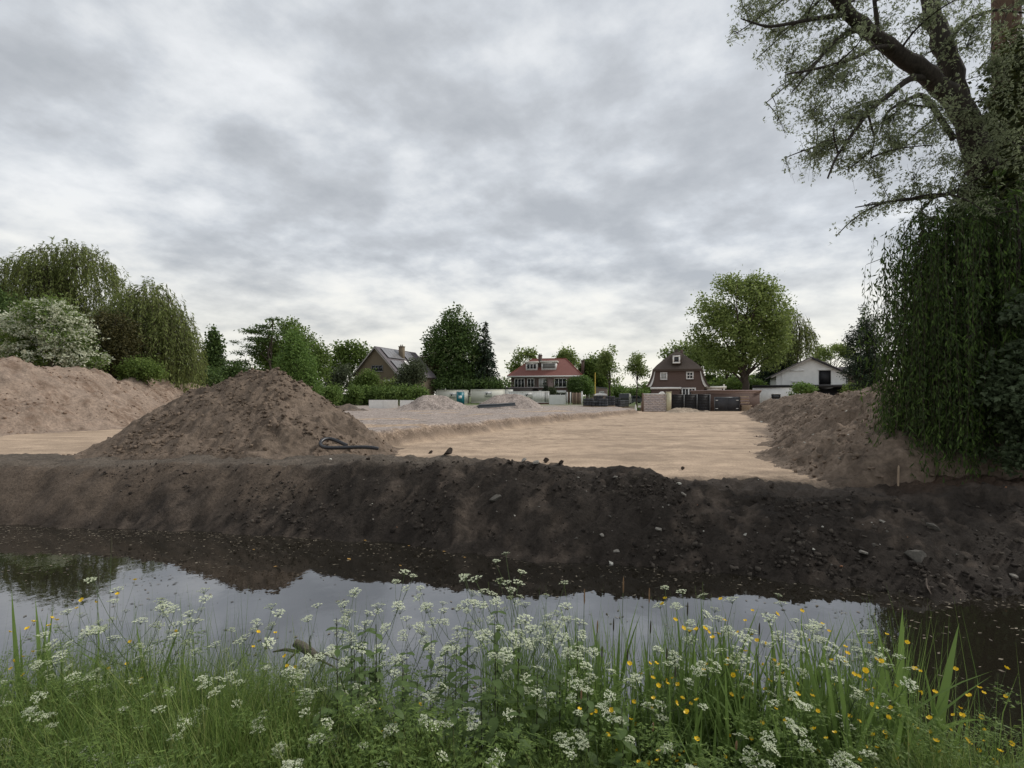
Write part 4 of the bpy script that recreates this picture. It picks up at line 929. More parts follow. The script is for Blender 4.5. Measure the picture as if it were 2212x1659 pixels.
def on_surface(u, v, y0=6.2, y1=16.0):
    """first terrain point along the sight line through (u, v)"""
    Y = np.arange(y0, y1, 0.01); x = (u - CU) / FS * Y; z = EYE + (HZ - v) / FS * Y
    d = z - H(x, Y); i = int(np.argmax(d < 0)) if (d < 0).any() else len(Y) - 1
    return np.array([x[i], Y[i], float(H(x[i:i + 1], Y[i:i + 1])[0])])
def stones():
    kinds = {'w': [rock_mesh('white_stone', s, M['rubble_white'], 0.6) for s in (1, 2)], 'g': [rock_mesh('grey_stone', s, M['rubble'], 0.55) for s in (3, 4)],
             'd': [rock_mesh('dark_stone', s, M['rubble_dark'], 0.75, 0.5) for s in (5, 6)], 'b': [rock_mesh('brick_bit', 7, M['brick_bit'], 0.6)]}
    big = [('d', 1978, 1214, 54, 'broad flat dark boulder low on the right end of the bank'), ('d', 1072, 1078, 30, 'rounded dark stone embedded near the middle of the bank face'), ('w', 1319, 1218, 15, 'bright white rubble piece at the waterline'),
           ('g', 1328, 1193, 20, 'pale grey slab of rubble just above the white waterline piece'), ('g', 1300, 1158, 14, 'grey rubble piece leaning on the bank above the waterline slab'), ('g', 1424, 1146, 17, 'light rubble chip lying flat below the bank top'),
           ('w', 1757, 1188, 10, 'small bright white chip alone on the dark slope'), ('w', 1608, 1157, 13, 'whitish rubble chip near the centre of the dark slope'), ('g', 1160, 1000, 20, 'pale flat stone at the crest of the bank'), ('g', 1130, 997, 16, 'pale flat stone on the crest beside the lump of earth'),
           ('g', 2188, 1246, 18, 'pale rubble piece near the water at the far right'), ('d', 2010, 1140, 30, 'dark stone half buried upslope of the broad boulder'), ('g', 1860, 1195, 22, 'dull grey stone beside the broad flat boulder'), ('g', 1905, 1130, 16, 'grey stone on the slope above the dull grey one'),
           ('w', 1465, 1047, 12, 'pale chip lying on the dark bank top'), ('g', 1330, 1032, 16, 'pale elongated chip on the right shoulder of the bank top'), ('w', 715, 993, 7, 'tiny white block on the track below the soil heap'), ('g', 1478, 1070, 16, 'grey cobble standing proud just under the bank top'),
           ('b', 1850, 1229, 8, 'orange brick fragment nearest the water'), ('b', 1815, 1226, 8, 'orange brick fragment left of its twin by the water'), ('w', 1775, 1140, 9, 'white chip high on the slope right of centre')]
    for i, (k, u, v, s, lab) in enumerate(big):
        p = on_surface(u, v); r = px(s, p[1]) / 2
        o = link('boulder' if s > 40 else 'rubble_stone', kinds[k][i % len(kinds[k])], None, p + (0, -r * 0.25, r * 0.22), (rad(random.uniform(-10, 30)), rad(random.uniform(-20, 20)), random.uniform(0, 6)), r * 1.12)
        tag(o, lab, 'stone', 'rubble on the dark bank')
    r = np.random.default_rng(11); n = 0
    while n < 62:
        u = r.uniform(760, 2200); v = r.uniform(1030, 1270)
        p = on_surface(u, v)
        if p[2] < WATER + 0.05 or p[1] > 10.5: continue
        k = r.choice(['w', 'g', 'g', 'd', 'b'], p=[0.22, 0.3, 0.2, 0.22, 0.06]); s = r.uniform(3.0, 6.5) if k != 'd' else r.uniform(7, 16)
        o = link('rubble_stone', kinds[k][n % len(kinds[k])], None, p + (0, 0, px(s, p[1]) * 0.12), (r.uniform(-0.5, 0.5), r.uniform(-0.5, 0.5), r.uniform(0, 6)), px(s, p[1]) / 2)
        zone = 'left' if u < 1200 else 'middle' if u < 1700 else 'right'; part = 'upper' if v < 1110 else 'middle' if v < 1185 else 'lower'
        nm = {'w': 'whitish', 'g': 'pale grey', 'd': 'dark', 'b': 'orange brick'}[k]
        tag(o, f'small {nm} rubble chip on the {part} slope of the dark bank, {zone} third', 'stone', f'{nm} chips on the {part} slope, {zone} third'); n += 1
    r = np.random.default_rng(14); n = 0       # rubble on the soil ridge at the right
    me = kinds['g'] + kinds['w']
    ridge = bpy.data.objects['soil_ridge_heap']; bpy.context.view_layer.update()
    dg = bpy.context.evaluated_depsgraph_get()
    while n < 26:
        u = r.uniform(1640, 1890); v = r.uniform(868, 990); o0 = Vector((0, 0, EYE)); d = Vector((*(at(u, v, 1.0) - (0, 0, EYE)),)).normalized()
        hit, loc, nrm, idx = ridge.ray_cast(o0, d)
        if not hit: continue
        s = r.uniform(3.5, 9)
        o = link('rubble_stone', me[n % 4], None, np.array(loc), (r.uniform(-0.5, 0.5), r.uniform(-0.5, 0.5), r.uniform(0, 6)), px(s, loc.y) / 2)
        tag(o, 'pale rubble piece sticking out of the long soil ridge', 'stone', 'rubble on the soil ridge'); n += 1
    # lumps of earth on the crest and the dark sacking
    lump = rock_mesh('earth_lump', 21, pmat('brown_clod', (0.055, 0.042, 0.033), 0.95, 0.3, 6, 0.6, 20), 0.95, 0.7, 3)
    for u, v, s, lab in ((968, 972, 26, 'upright lump of dark earth at the edge of the sand pit'), (930, 975, 12, 'small lump of earth left of the upright lump'), (1180, 992, 20, 'dark clod on the crest in front of the sand pit'), (1212, 998, 16, 'dark clod to the right of its neighbour on the crest'), (1665, 1047, 20, 'dark clod at the corner of sand pit and bank'), (1475, 1010, 13, 'dark clod on the back edge of the bank top')):
        p = on_surface(u, v + s * 0.4); rr = px(s, p[1]) / 2
        tag(link('earth_clod', lump, None, p + (0, 0, rr * 0.35), (0.2, 0.1, u), rr), lab, 'clod', 'lumps of earth on the bank crest')
    p = on_surface(630, 976, 9, 14); root = thing('plastic_sack', 'crumpled black sacking on the track left of the hose', 'sack', p)
    link('sack_body', rock_mesh('sack_body', 31, M['plastic_black'], 0.42, 0.9, 3), root, (0, 0, 0.05), (0, 0, 0.1), (0.34, 0.16, 0.22))
    link('sack_corner', rock_mesh('sack_corner', 33, M['plastic_black'], 0.6, 0.9, 3), root, (0.28, -0.12, 0.03), (0, 0, 0.4), (0.15, 0.1, 0.14))
    # stake and bare twig
    p = on_surface(1940, 1048); root = thing('wooden_stake', 'thin pale wooden stake standing below the hanging willow', 'stake', p)
    MB().tube([(0, 0, -0.1), (0.01, 0, 0.33)], [0.018, 0.016], 6).part('shaft', M['pale_wood'], root); MB().tube([(0.01, 0, 0.33), (0.012, 0, 0.37)], [0.016, 0.004], 6).part('tip', M['pale_wood'], root)
    p = on_surface(2005, 1275, 5.9); root = thing('bare_twig', 'bare forked twig leaning at the waterline on the right', 'twig', p)
    tw = pmat('dry_twig', (0.16, 0.125, 0.10), 0.9, 0.2, 9)
    MB().tube([(0.02, 0.05, 0.12), (-0.02, 0.0, 0.05), (-0.01, -0.1, -0.1)], [0.008, 0.009, 0.005], 5).part('stem', tw, root)
    for dx, dz in ((-0.10, 0.02), (0.12, -0.16), (0.2, -0.12), (0.02, -0.2), (0.07, -0.2)): MB().tube([(-0.02, 0.0, 0.05), (dx * 0.5, -0.05, dz * 0.4 + 0.02), (dx, -0.16, dz)], [0.006, 0.004, 0.002], 4).part('branchlet', tw, root)
stones()

def clods():
    r = np.random.default_rng(5); base = rock_mesh('clod_shape', 41, M['clod'], 0.8, 0.6, 1)
    V0 = np.array([v.co[:] for v in base.vertices]); F0 = np.array([p.vertices[:] for p in base.polygons])
    def scatter(name, label, x, y, z, s, mat):
        n = len(x); a = r.uniform(0, 6.28, n); q = r.uniform(0.6, 1.4, (n, 3)) * s[:, None]
        P = V0[None] * q[:, None]; ca, sa = np.cos(a)[:, None], np.sin(a)[:, None]
        P = np.stack([P[..., 0] * ca - P[..., 1] * sa, P[..., 0] * sa + P[..., 1] * ca, P[..., 2]], -1) + np.stack([x, y, z + s * 0.2], 1)[:, None]
        F = (F0[None] + (np.arange(n) * len(V0))[:, None, None]).reshape(-1, 3)
        tag(link(name, raw_mesh(name, P.reshape(-1, 3), [F], mat)), label, 'clods', None, 'stuff')
    n = 26000; x = r.uniform(-11.5, 8.5, n); t = r.beta(1.2, 1.4, n) * 1.15 - 0.03
    dens = np.interp(x, [-11, -4, 0, 8], [0.10, 0.3, 0.9, 0.9]) * np.clip(0.40 + 1.0 * fbm(x * 0.8, t * 2.0, 55, 3), 0.05, 1)
    k = r.random(n) < dens; x, t = x[k], t[k]; y = y_water(x) + t * (y_crest(x) - y_water(x))
    scatter('soil_clods', 'dark crumbled clods covering the ditch bank', x, y, H(x, y), 0.012 + 0.055 * r.random(len(x)) ** 3.4, leafmat('dark_clods', G((0.024, 0.020, 0.017), (0.045, 0.038, 0.032), (0.10, 0.085, 0.070)), 0, 0.95, 0.1))
    for nm, n, col, lab, ymax in (('soil_heap', 4600, BROWN * 1.05, 'brown crumbled clods on the big soil heap', 99), ('soil_ridge_heap', 4200, BROWN * 1.2, 'brown crumbled clods on the long soil ridge', 30), ('sand_bank_heap', 2600, np.array([0.25, 0.18, 0.135]), 'crumbled clods on the row of sand heaps', 40)):
        me = bpy.data.objects[nm].data; co = np.zeros(len(me.vertices) * 3); me.vertices.foreach_get('co', co); co = co.reshape(-1, 3); co = co[co[:, 1] < ymax]
        w = np.clip(0.35 + fbm(co[:, 0] * 0.7, co[:, 1] * 0.7, 57, 3), 0.03, 1) * (co[:, 2] > H(co[:, 0], co[:, 1])); w /= w.sum(); i = r.choice(len(co), n, p=w); p = co[i] + r.normal(size=(n, 3)) * [0.03, 0.03, 0]
        scatter('soil_clods', lab, p[:, 0], p[:, 1], p[:, 2], (0.016 + 0.075 * r.random(n) ** 3.5) * (1.5 if nm == 'sand_bank_heap' else 1.0), leafmat(nm + '_clods', [tuple(col * q) for q in (0.75, 1.0, 1.25)], 0, 0.95, 0.1))
clods()

# ------------------------------------------------------------------ trees and shrubs
M['lf_dark'] = leafmat('dark_green_leaves', G((0.048, 0.082, 0.024), (0.08, 0.128, 0.036), (0.125, 0.19, 0.052)), 0.3)
M['lf_mid'] = leafmat('mid_green_leaves', G((0.078, 0.125, 0.03), (0.135, 0.195, 0.044), (0.2, 0.275, 0.068)), 0.4)
M['lf_fresh'] = leafmat('fresh_green_leaves', G((0.085, 0.15, 0.036), (0.14, 0.225, 0.055), (0.19, 0.29, 0.075)), 0.38)
M['lf_olive'] = leafmat('olive_leaves', G((0.125, 0.17, 0.048), (0.205, 0.265, 0.075), (0.29, 0.355, 0.115)), 0.42)
M['lf_willow'] = leafmat('willow_leaves', G((0.105, 0.135, 0.04), (0.175, 0.215, 0.062), (0.25, 0.29, 0.09)), 0.42)
M['lf_yew'] = leafmat('yew_needles', G((0.039, 0.041, 0.015), (0.068, 0.063, 0.021), (0.093, 0.083, 0.027)), 0.2)
M['lf_grey'] = leafmat('greyish_leaves', G((0.052, 0.066, 0.034), (0.088, 0.108, 0.056), (0.135, 0.158, 0.09)), 0.3)
M['lf_conifer'] = leafmat('conifer_needles', G((0.015, 0.027, 0.015), (0.027, 0.045, 0.024), (0.045, 0.068, 0.033)), 0.1)
M['lf_hedge'] = leafmat('hedge_leaves', G((0.075, 0.125, 0.03), (0.13, 0.2, 0.048), (0.23, 0.32, 0.09)), 0.35)
M['blossom'] = leafmat('white_blossom', G((0.46, 0.49, 0.34), (0.60, 0.62, 0.46), (0.72, 0.73, 0.58)), 0.2)
M['candle'] = leafmat('chestnut_candles', G((0.22, 0.25, 0.12), (0.32, 0.34, 0.18)), 0.2)
M['bark'] = pmat('bark', (0.075, 0.058, 0.045), 0.95, 0.3, 5, 0.9, 12, stretch=(3, 3, 1))
M['bark_grey'] = pmat('grey_bark', (0.11, 0.095, 0.08), 0.95, 0.3, 5, 0.9, 14, stretch=(3, 3, 1))

def lobe_points(lobes, n, r, power=0.45, gap=0.0, seed=0, freq=0.5):
    """points spread through ellipsoid lobes (cx,cy,cz,rx,ry,rz), thicker towards the outside, with gaps"""
    L = np.asarray(lobes, float); w = (L[:, 3] * L[:, 4] * L[:, 5]) ** 0.75; w /= w.sum()
    out = np.zeros((0, 3))
    for _ in range(8):
        k = r.choice(len(L), n * 2, p=w); d = _norm(r.normal(size=(n * 2, 3))); q = r.random(n * 2) ** power
        P = L[k, :3] + d * q[:, None] * L[k, 3:]
        g = vnoise(P[:, 0] * freq + P[:, 2] * freq * 0.9, P[:, 1] * freq - P[:, 2] * freq * 0.7, seed) + 0.6 * vnoise(P[:, 0] * freq * 2.1, P[:, 2] * freq * 2.1, seed + 1)
        out = np.vstack([out, P[g > gap]])
        if len(out) >= n: break
    return out[:n]
def skeleton(base, top, tr, lobes, clumps, r, n_limb, n_twig, thick=0.38, start=0.35):
    """trunk, limbs to the lobes and twigs to leaf clumps, as one tapered mesh"""
    b = np.asarray(base, float); t = np.asarray(top, float); V, Fq, n = [], [], 0
    def put(P, R, k):
        nonlocal n
        v, f = tubes(P, R, k); V.append(v); Fq.append(f + n); n += len(v)
    m = 9; s = np.linspace(0, 1, m)[:, None]; P = b + (t - b) * s
    wob = np.linalg.norm(t - b) * 0.012; P[1:-1] += r.normal(size=(m - 2, 3)) * wob * np.array([1, 1, 0.2])
    R = tr * (1 - 0.68 * s[:, 0]); R[0] *= 1.35; R[1] *= 1.08
    put(P[None], R[None], 9)
    pts = [P[i] for i in range(int(m * start), m)]
    if n_limb and len(clumps):
        ci = r.choice(len(clumps), min(n_limb, len(clumps)), replace=False); E = clumps[ci]
        f = r.uniform(start, 1.0, len(E)); S = b + (t - b) * f[:, None]
        mid = S + (E - S) * 0.5 + np.array([0, 0, 1]) * np.linalg.norm(E - S, axis=1)[:, None] * r.uniform(-0.02, 0.16, (len(E), 1)) + r.normal(size=E.shape) * np.linalg.norm(E - S, axis=1)[:, None] * 0.06
        B = bez(S, mid, E, 7); r0 = tr * thick * (1.1 - 0.55 * f)
        put(B, r0[:, None] * np.linspace(1, 0.16, 7)[None], 6)
        pts = np.vstack([np.array(pts), B[:, 2:].reshape(-1, 3)])
    pts = np.asarray(pts)
    if n_twig and len(clumps):
        ci = r.choice(len(clumps), min(n_twig, len(clumps)), replace=False); E = clumps[ci]
        d = np.linalg.norm(E[:, None] - pts[None], axis=2) + 0.6 * np.maximum(0, pts[None, :, 2] - E[:, None, 2]); S = pts[d.argmin(1)]
        mid = (S + E) / 2 + r.normal(size=E.shape) * np.linalg.norm(E - S, axis=1)[:, None] * 0.1
        B = bez(S, mid, E, 5); put(B, tr * 0.055 * np.linspace(1, 0.3, 5)[None] * r.uniform(0.7, 1.3, (len(E), 1)), 4)
    return np.vstack(V), np.vstack(Fq)
def finish(root, trunk, crown, mat, bark, origin):
    V, F = trunk
    link('trunk', raw_mesh('trunk', V - origin, [F], bark, True), root)
    for i, (nm, (V, F), mt) in enumerate(crown): link(nm, raw_mesh(nm, V - origin, [F], mt), root)
def leafclouds(clumps, per, cr, leaf, r, flat=1.0, asp=0.62, up=0.0):
    n = len(clumps) * per; Cn = np.repeat(clumps, per, 0)
    off = r.normal(size=(n, 3)) * 0.55 * np.repeat(cr if np.ndim(cr) else np.full(len(clumps), cr), per)[:, None]; off[:, 2] *= flat
    D = _norm(r.normal(size=(n, 3)) * np.array([1, 1, 0.8]) + off / (np.linalg.norm(off, axis=1, keepdims=True) + 1e-6) * 0.7 + np.array([0, 0, -0.2]))
    Nn = _norm(r.normal(size=(n, 3)) + np.array([0, 0, up]))
    L = leaf * r.uniform(0.6, 1.35, n)
    return leaves(Cn + off, D, Nn, L, L * asp)
def plobes(lobes, Y, dy=None):
    """lobes measured as (u, v, half width, half height[, depth shift]) -> metres at depth Y"""
    out = []
    for l in lobes:
        u, v, a, b = l[:4]; d = l[4] if len(l) > 4 else 0.0
        p = at(u, v, Y + d); ra, rb = px(a, Y + d), px(b, Y + d); out.append((p[0], p[1], p[2], ra, (ra + rb) / 2 if dy is None else dy, rb))
    return out
def tree(name, label, u, Y, vtop, tr, lobes, nc, per, cr, leaf, mat, seed, cat='tree', group=None, bark='bark', gap=-0.35, limbs=14, twigs=70, zb=None, power=0.45, flat=1.0, asp=0.62, start=0.3, up=0.3, extra=None, freq=0.5):
    r = np.random.default_rng(seed); L = plobes(lobes, Y)
    x = (u - CU) / FS * Y; z0 = (gz(x, Y) if zb is None else zb) - 0.1
    base = np.array([x, Y, z0]); top = at(u, vtop, Y)
    cl = lobe_points(L, nc, r, power, gap, seed, freq)
    crown = [('crown', leafclouds(cl, per, cr, leaf, r, flat, asp, up), M[mat])]
    if extra: crown.append(extra(L, r))
    root = thing(name, label, cat, base, 0, group)
    finish(root, skeleton(base, top, tr, L, cl, r, limbs, twigs, start=start), crown, None, M[bark], base)
    return root

def shrub(name, label, u, Y, lobes, nc, per, cr, leaf, mat, seed, cat='shrub', group=None, gap=-0.5, asp=0.6, zb=None, power=0.5, up=0.3):
    L = plobes(lobes, Y); return tree(name, label, u, Y, lobes[0][1], 0.10, lobes, nc, per, cr, leaf, mat, seed, cat, group, 'bark', gap, 10, 30, zb, power, 1.0, asp, 0.15, up)

def willow(name, label, u, Y, vtop, tr, domes, n_strand, mat, seed, leaf=0.3, lw=0.05, step=0.28, ylow=None, cat='tree', bark='bark', droop=(2.0, 6.0), zb=None, per=1, spread=0.2, stem=0.012, zmin=0.25, dy=None, jit=0.35, hole=-0.45):
    """weeping tree: strands start on domes (lobes) and hang"""
    r = np.random.default_rng(seed); L = np.asarray(plobes(domes, Y, dy)); x = (u - CU) / FS * Y; z0 = (gz(x, Y) if zb is None else zb) - 0.1
    base = np.array([x, Y, z0]); top = at(u, vtop, Y)
    w = L[:, 3] * (L[:, 4] + L[:, 5]); k = r.choice(len(L), n_strand, p=w / w.sum())
    d = _norm(r.normal(size=(n_strand, 3))); d[:, 2] = np.abs(d[:, 2]) * 1.0 - 0.12; q = r.uniform(0.55, 1.0, n_strand) ** 0.6
    # strands gather in hanging sheaves
    S = L[k, :3] + d * q[:, None] * L[k, 3:]
    sh = np.stack([vnoise(S[:, 0] * 1.1, S[:, 1] * 1.1, seed), vnoise(S[:, 0] * 1.1, S[:, 1] * 1.1, seed + 3)], 1); S[:, :2] += sh * 0.35 * np.minimum(1.0, Y / 30); S += r.normal(size=S.shape) * jit * np.stack([np.ones(n_strand)] * 2 + [0.6 * np.ones(n_strand)], 1)
    keep = vnoise(S[:, 0] * 0.55 + S[:, 2] * 0.35, S[:, 1] * 0.5 + S[:, 2] * 0.6, seed + 8) > hole; S, d, k = S[keep], d[keep], k[keep]; n_strand = len(S)
    m = 12; ln = r.uniform(*droop, n_strand); ln = np.minimum(ln, np.maximum(S[:, 2] - zmin - 0.9 * r.random(n_strand) ** 2, 0.4)); t = np.linspace(0, 1, m)
    out = d[:, :2] * spread * ln[:, None]
    P = np.zeros((n_strand, m, 3)); P[..., :2] = S[:, None, :2] + out[:, None] * (1 - (1 - t[None, :, None]) ** 2.5) + 0.05 * np.sin(t[None, :, None] * 5 + r.uniform(0, 6, (n_strand, 1, 2)))
    arch = np.clip(d[:, 2], 0, 1) * 0.10 * ln
    P[..., 2] = S[:, None, 2] + arch[:, None] * np.sin(np.clip(t * 3, 0, 1) * np.pi)[None] - ln[:, None] * t[None] ** 1.15
    sel = [0, 2, 4, 7, 11]; Vs, Fs = tubes(P[:, sel], np.full((n_strand, 5), stem) * np.linspace(1, 0.5, 5)[None], 3)
    nl = np.maximum((ln / step).astype(int), 2) * per; idx = np.repeat(np.arange(n_strand), nl); tt = r.random(len(idx))
    f = tt * (m - 1); i0 = np.clip(f.astype(int), 0, m - 2); fr = (f - i0)[:, None]
    Cn = P[idx, i0] * (1 - fr) + P[idx, i0 + 1] * fr + r.normal(size=(len(idx), 3)) * 0.03
    T = _norm(P[idx, i0 + 1] - P[idx, i0]); D = _norm(T * 1.0 + r.normal(size=Cn.shape) * 0.38); Nn = _norm(r.normal(size=Cn.shape))
    ll = leaf * r.uniform(0.6, 1.3, len(idx)); Vl, Fl = leaves(Cn, D, Nn, ll, lw * r.uniform(0.7, 1.3, len(idx)))
    cl = S[r.choice(n_strand, min(n_strand, 160), replace=False)]
    root = thing(name, label, cat, base, 0)
    finish(root, skeleton(base, top, tr, L, cl, r, 16, 80, start=0.3), [('crown', (Vl, Fl), M[mat]), ('hanging_twigs', (Vs, Fs), M['bark'])], None, M[bark], base)
    return root
def conifer(name, label, u, Y, vtop, vbase, half, mat, seed, tiers=26, leaf=0.4, droop=0.35, tr=0.25, zb=None, cat='tree', per=26, taper=1.0, jag=0.25, nb=11):
    r = np.random.default_rng(seed); x = (u - CU) / FS * Y; z0 = (gz(x, Y) if zb is None else zb) - 0.1; base = np.array([x, Y, z0]); zt = at(u, vtop, Y)[2]; zl = at(u, vbase, Y)[2]; Rm = px(half, Y)
    Ps = []; Cn = []; D = []
    for i in range(tiers):
        f = (i + r.uniform(0, 0.8)) / tiers; z = zl + (zt - zl) * f; rr = Rm * (1 - f) ** taper + 0.12
        for a in r.uniform(0, 6.28, nb if f < 0.7 else max(4, nb // 2)):
            ln = rr * r.uniform(1 - jag * 2, 1 + jag * 0.6); dirv = np.array([math.cos(a), math.sin(a), 0.0])
            s = np.array([x, Y, z]); e = s + dirv * ln + np.array([0, 0, -droop * ln]); mid = s + dirv * ln * 0.55 + np.array([0, 0, 0.02 * ln])
            Ps.append((s, mid, e))
    A = np.array([p[0] for p in Ps]); Bm = np.array([p[1] for p in Ps]); E = np.array([p[2] for p in Ps])
    B = bez(A, Bm, E, 6); lens = np.linalg.norm(E - A, axis=1)
    nl = np.maximum((per * lens / Rm).astype(int), 5); idx = np.repeat(np.arange(len(A)), nl); t = r.random(len(idx)) ** 0.7; t3 = t[:, None]
    C0 = (1 - t3) ** 2 * A[idx] + 2 * t3 * (1 - t3) * Bm[idx] + t3 ** 2 * E[idx] + r.normal(size=(len(idx), 3)) * leaf * 0.22
    Dd = _norm(_norm(E - A)[idx] + r.normal(size=C0.shape) * 0.55 + np.array([0, 0, -0.3])); Nn = _norm(r.normal(size=C0.shape) * 0.6 + np.array([0, 0, 1.0]))
    ll = leaf * r.uniform(0.6, 1.3, len(idx)); crown = leaves(C0, Dd, Nn, ll, ll * 0.4)
    Vt, Ft = tubes(np.linspace(base, [x, Y, zt], 9)[None], (tr * np.linspace(1.2, 0.08, 9))[None], 8); Vb, Fb = tubes(B, np.full((len(A), 6), tr * 0.12) * np.linspace(1, 0.2, 6)[None], 4)
    root = thing(name, label, cat, base, 0)
    finish(root, (np.vstack([Vt, Vb]), np.vstack([Ft, Fb + len(Vt)])), [('crown', crown, M[mat])], None, M['bark'], base)
    return root

# --- group behind the sand bank on the left
willow('weeping_willow', 'tall olive weeping willow towering behind the white-blossomed bush', 110, 46, 600, 0.55, [(150, 585, 95, 62), (60, 610, 75, 55), (225, 640, 60, 55), (-40, 640, 60, 60), (110, 660, 90, 50), (250, 700, 45, 40), (170, 545, 40, 25), (90, 560, 30, 25)], 2700, 'lf_willow', 201, 0.34, 0.085, 0.15, droop=(1.0, 4.8), zb=0, stem=0.008, jit=0.4, hole=-0.5)
willow('weeping_willow', 'dense green weeping willow at the right end of the left tree group', 320, 41, 650, 0.45, [(335, 645, 45, 42), (290, 680, 60, 50), (375, 700, 36, 55), (340, 740, 70, 60), (250, 730, 55, 50), (405, 770, 24, 30)], 2100, 'lf_willow', 202, 0.32, 0.08, 0.14, droop=(1.2, 5.0), zb=0, stem=0.008, zmin=0.8, jit=0.35, hole=-0.65)
def blossom(L, r):
    cl = lobe_points(L, 1150, r, 0.28, -0.6, 33); n = 13; a = r.uniform(0, 6.28, len(cl)); d = np.stack([np.cos(a), np.sin(a) * 0.5, r.uniform(-0.15, 0.25, len(cl))], 1)
    t = r.random((len(cl), n, 1)) ; C0 = (cl[:, None] + d[:, None] * (t - 0.3) * 0.75 + r.normal(size=(len(cl), n, 3)) * np.array([0.05, 0.05, 0.035])).reshape(-1, 3)
    return ('blossom', leaves(C0, _norm(r.normal(size=C0.shape) + np.repeat(d, n, 0)), _norm(r.normal(size=C0.shape) * 0.6 + [0, -0.2, 1]), r.uniform(0.11, 0.24, len(C0)), r.uniform(0.07, 0.13, len(C0))), M['blossom'])
tree('hawthorn_bush', 'large bush covered in white blossom above the sand heaps', 115, 34, 730, 0.16, [(105, 690, 62, 48), (60, 730, 60, 48), (155, 735, 60, 50), (105, 775, 95, 38), (190, 780, 40, 24), (25, 700, 30, 25)], 1500, 9, 0.30, 0.17, 'lf_mid', 203, 'bush', None, 'bark', -0.45, 26, 160, 0, 0.42, asp=0.6, start=0.1, extra=blossom)
tree('yew_tree', 'dark brownish yew between the white-blossomed bush and the green willow', 245, 37, 700, 0.25, [(245, 735, 46, 62), (225, 700, 24, 26), (270, 760, 34, 55), (240, 790, 60, 35)], 1500, 12, 0.34, 0.16, 'lf_yew', 204, zb=0, gap=-0.6, power=0.5)
shrub('green_bush', 'low bright green bush below the green willow', 305, 36, [(305, 795, 38, 22), (330, 806, 26, 18), (280, 805, 25, 18)], 500, 11, 0.3, 0.15, 'lf_mid', 205, zb=0)
shrub('dark_bush', 'dark bush at the left edge below the tall willow', 15, 40, [(10, 740, 45, 60), (-40, 720, 60, 80), (40, 780, 60, 34), (-10, 660, 40, 45)], 1100, 12, 0.45, 0.22, 'lf_dark', 206, zb=0)
shrub('dark_bush', 'dark undergrowth bush at the foot of the white-blossomed bush', 150, 38.5, [(150, 790, 120, 26), (60, 790, 60, 30), (215, 775, 40, 40)], 900, 12, 0.4, 0.2, 'lf_dark', 207, zb=0)
shrub('dark_bush', 'dark low bush behind the right end of the sand heaps', 400, 50, [(400, 812, 40, 22), (440, 818, 40, 20), (360, 805, 30, 26)], 600, 12, 0.5, 0.26, 'lf_dark', 208, zb=0)

# --- trees between the willows and the solar house
tree('narrow_tree', 'narrow upright dark tree against the sky left of the soil heap', 462, 62, 715, 0.16, [(463, 722, 9, 16), (462, 748, 16, 22), (458, 775, 24, 26), (462, 800, 32, 28), (470, 820, 40, 24)], 620, 10, 0.42, 0.34, 'lf_dark', 209, zb=0, gap=-0.75, limbs=22, twigs=60, power=0.5, start=0.25)
shrub('broad_bush', 'broad dark bush at the foot of the narrow upright tree', 470, 58, [(450, 818, 38, 22), (500, 812, 26, 20), (515, 800, 16, 20), (535, 815, 30, 22)], 620, 12, 0.5, 0.3, 'lf_dark', 210, zb=0)
def cedar():
    Y = 66; r = np.random.default_rng(211); x = (580 - CU) / FS * Y; base = np.array([x, Y, 0.0])
    pl = [(548, 716, 34, 5), (560, 735, 30, 5), (535, 762, 32, 5), (530, 785, 34, 6), (575, 705, 24, 4), (590, 690, 16, 4), (520, 740, 10, 4), (525, 800, 40, 8), (545, 750, 20, 4), (600, 720, 30, 6)]
    L = plobes(pl, Y, 1.8); cl = lobe_points(L, 620, r, 0.5, -0.35, 4, 0.8); crown = leafclouds(cl, 8, 0.34, 0.30, r, 0.35, 0.4, 1.0)
    root = thing('cedar_tree', 'flat-tiered cedar reaching out behind the round dark green tree', 'tree', base)
    finish(root, skeleton(base, at(588, 690, Y), 0.2, L, np.array([l[:3] for l in L]) - [0, 0, 0.2], r, 10, 0, start=0.45), [('crown', crown, M['lf_dark'])], None, M['bark'], base)
cedar()
tree('round_tree', 'big rounded dark green tree behind the soil heap', 625, 70, 750, 0.4, [(620, 745, 58, 54), (585, 775, 45, 45), (660, 770, 40, 50), (690, 790, 22, 45), (620, 800, 70, 45), (560, 800, 30, 35), (625, 708, 28, 18), (700, 760, 12, 20)], 1900, 11, 0.6, 0.34, 'lf_mid', 212, zb=0, gap=-0.55, power=0.38)
tree('fresh_green_tree', 'lighter fresh green tree in front of the round dark one', 640, 58, 770, 0.22, [(637, 750, 24, 36), (630, 785, 34, 34), (655, 800, 30, 40), (645, 835, 42, 28), (668, 840, 26, 26), (630, 725, 10, 12)], 1100, 11, 0.45, 0.27, 'lf_fresh', 213, zb=0, gap=-0.5, power=0.4)
tree('open_tree', 'open-crowned tree left of the solar panel house', 755, 98, 770, 0.3, [(735, 765, 20, 24), (770, 757, 28, 18), (745, 790, 30, 28), (720, 800, 14, 30), (780, 775, 18, 22), (755, 748, 18, 10)], 560, 9, 0.75, 0.52, 'lf_mid', 214, zb=0, gap=-0.12, limbs=24, twigs=120, power=0.5, freq=0.35)
shrub('grey_shrub', 'grey-green shrub left of the solar panel house', 738, 80, [(738, 815, 26, 28), (715, 825, 18, 22), (760, 830, 16, 18)], 420, 11, 0.6, 0.34, 'lf_grey', 215, zb=0)
shrub('round_shrub', 'round green shrub covering the left foot of the solar panel house', 790, 78, [(792, 825, 26, 26), (775, 835, 18, 20), (800, 812, 16, 12)], 520, 11, 0.5, 0.3, 'lf_mid', 216, zb=0)
